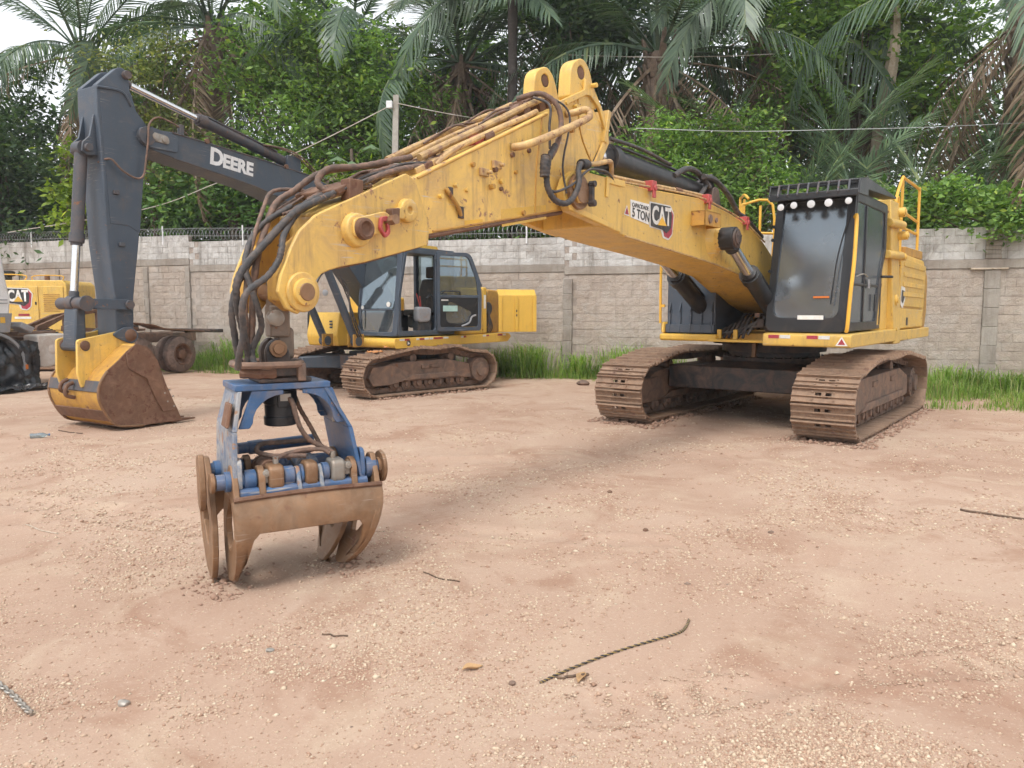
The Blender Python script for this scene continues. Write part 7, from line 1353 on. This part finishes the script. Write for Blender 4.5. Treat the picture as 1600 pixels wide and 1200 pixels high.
V, F = leaf_quads(rng, P, .26); o = np_mesh('undergrowth', V, F, 'leaf_mid'); kind(o, 'stuff'); o['label'] = 'dark leafy undergrowth right behind the wall'; o['category'] = 'undergrowth'

# ---------------------------------------------------------------- grass along the wall
def blades(rng, X, Y, H, W, Z0=None, spread=.45):
    n = len(X); a = rng.uniform(0, 6.283, n); ln = H*rng.uniform(.15, .9, n)*spread; dx, dy = np.cos(a)*ln, np.sin(a)*ln; sx, sy = -np.sin(a)*W/2, np.cos(a)*W/2
    Z = np.array([gz(x, y) for x, y in zip(X, Y)]) - .02
    V = np.empty((n, 6, 3))
    for k, (t, zf, wf) in enumerate(((0, 0, 1), (.35, .72, .8), (1.0, 1.0, .12))):
        zz = Z + H*zf*(1 - .0*t) - (ln*.35 if k == 2 else 0)
        V[:, 2*k] = np.stack([X+dx*t+sx*wf, Y+dy*t+sy*wf, zz], -1); V[:, 2*k+1] = np.stack([X+dx*t-sx*wf, Y+dy*t-sy*wf, zz], -1)
    F = np.concatenate([np.arange(n)[:, None]*6 + np.array([[0, 1, 3, 2]]), np.arange(n)[:, None]*6 + np.array([[2, 3, 5, 4]])])
    return V.reshape(-1, 3), F
rng = np.random.default_rng(9)
def wall_y(x):
    pts = [(15.4, 14.73), (1.33, 19.7), (-4.0, 21.2), (-9.5, 22.85), (-20.0, 26.9)]
    for (a, b), (c, d) in zip(pts, pts[1:]):
        if c <= x <= a: return b + (d-b)*(x-a)/(c-a)
    return 15
Xs, Ys, Hs = [], [], []
for x0, x1, n, dmax, h in ((7.5, 15, 17000, 4.6, .36), (-.6, 4.6, 4200, 1.4, .36), (4.6, 7.5, 1800, 1.2, .28), (-5.5, -.6, 4500, 1.6, .36), (-11.5, -5.5, 7500, 2.0, .36)):
    x = rng.uniform(x0, x1, n); d = .1 + dmax*rng.random(n)**1.5
    for a, b in zip(x, d):
        dn = noise.noise((a*.9, b*1.1, 3.3))
        if dn < -.22 + .42*b/dmax*rng.random(): continue
        Xs.append(a - .33*b*.3); Ys.append(wall_y(a) - b); Hs.append(h*(.35+1.5*max(0, dn+.2))*rng.uniform(.5, 1.3)*(1.2-.6*b/dmax))
for k in range(9000):
    a = rng.uniform(8.7, 14); b = rng.uniform(.6, 5.0); dn = noise.noise((a*.8, b*.9, 7.3))
    if dn > -.25 + .11*b + .15*rng.random(): Xs.append(a); Ys.append(wall_y(a) - b); Hs.append(rng.uniform(.08, .30)*(1.15-.15*b))
V, F = blades(rng, np.array(Xs), np.array(Ys), np.array(Hs), .013, spread=1.0)
o = np_mesh('grass', V, F, 'grass'); kind(o, 'stuff'); o['label'] = 'green grass growing along the foot of the wall'; o['category'] = 'grass'
def tussock(x, y, h, n, r, label, sd):
    g = np.random.default_rng(sd); X = x + g.normal(size=n)*r; Y = y + g.normal(size=n)*r*.8; H = h*g.uniform(.45, 1.15, n)
    V, F = blades(g, X, Y, H, .02, spread=1.35); V = V - np.array([x, y, 0]); o = np_mesh('grass_clump', V, F, 'grass'); o.location = (x, y, 0); tag(o, label, 'grass clump', 'tall grass clumps by the wall')
for i, t in enumerate(((.45, 19.15, 1.0, 420, .28, 'tall arching grass clump right of the open engine door'), (-.35, 19.4, .85, 300, .25, 'grass clump just behind the open engine door'), (1.65, 18.75, .72, 260, .18, 'narrow grass clump below the concrete pilaster'), (2.7, 18.55, .95, 380, .30, 'wide grass clump left of the yellow excavator track'), (3.6, 18.3, .8, 260, .25, 'grass clump half hidden by the left track of the yellow excavator'),
               (-7.7, 21.6, 1.05, 420, .35, 'tall grass clump right of the truck rear wheel'), (-6.7, 21.2, .7, 300, .3, 'grass clump below the hanging black hoses'), (9.4, 16.1, .62, 360, .3, 'leafy grass clump behind the right track of the yellow excavator'), (10.9, 15.4, .6, 360, .35, 'grass clump at the right edge under the wall'), (10.1, 15.6, .5, 300, .3, 'grass clump in front of the pilaster with the plank'), (-3.6, 20.4, .8, 300, .3, 'grass clump seen between the dark excavator tracks'), (-1.9, 19.9, .7, 300, .3, 'grass clump behind the dark excavator cab'))):
    tussock(*t, 300+i)

# ---------------------------------------------------------------- thin haze volume, added to lift the darks and lighten the foliage
m = MB(); m.box((-34, -7, -1.6), (34, 44, 20)); hz = m.build('haze', 'white', None); kind(hz, 'stuff'); hz['label'] = 'added thin haze that lightens the yard and the palms'; hz['category'] = 'haze'
mm = bpy.data.materials.new('thin_haze'); mm.use_nodes = True; nt = mm.node_tree; nt.nodes.clear()
oo = nt.nodes.new('ShaderNodeOutputMaterial'); pv = nt.nodes.new('ShaderNodeVolumePrincipled'); pv.inputs['Density'].default_value = 0.0009; pv.inputs['Color'].default_value = (0.92, 0.96, 1.0, 1)
nt.links.new(pv.outputs[0], oo.inputs['Volume']); hz.data.materials.clear(); hz.data.materials.append(mm)
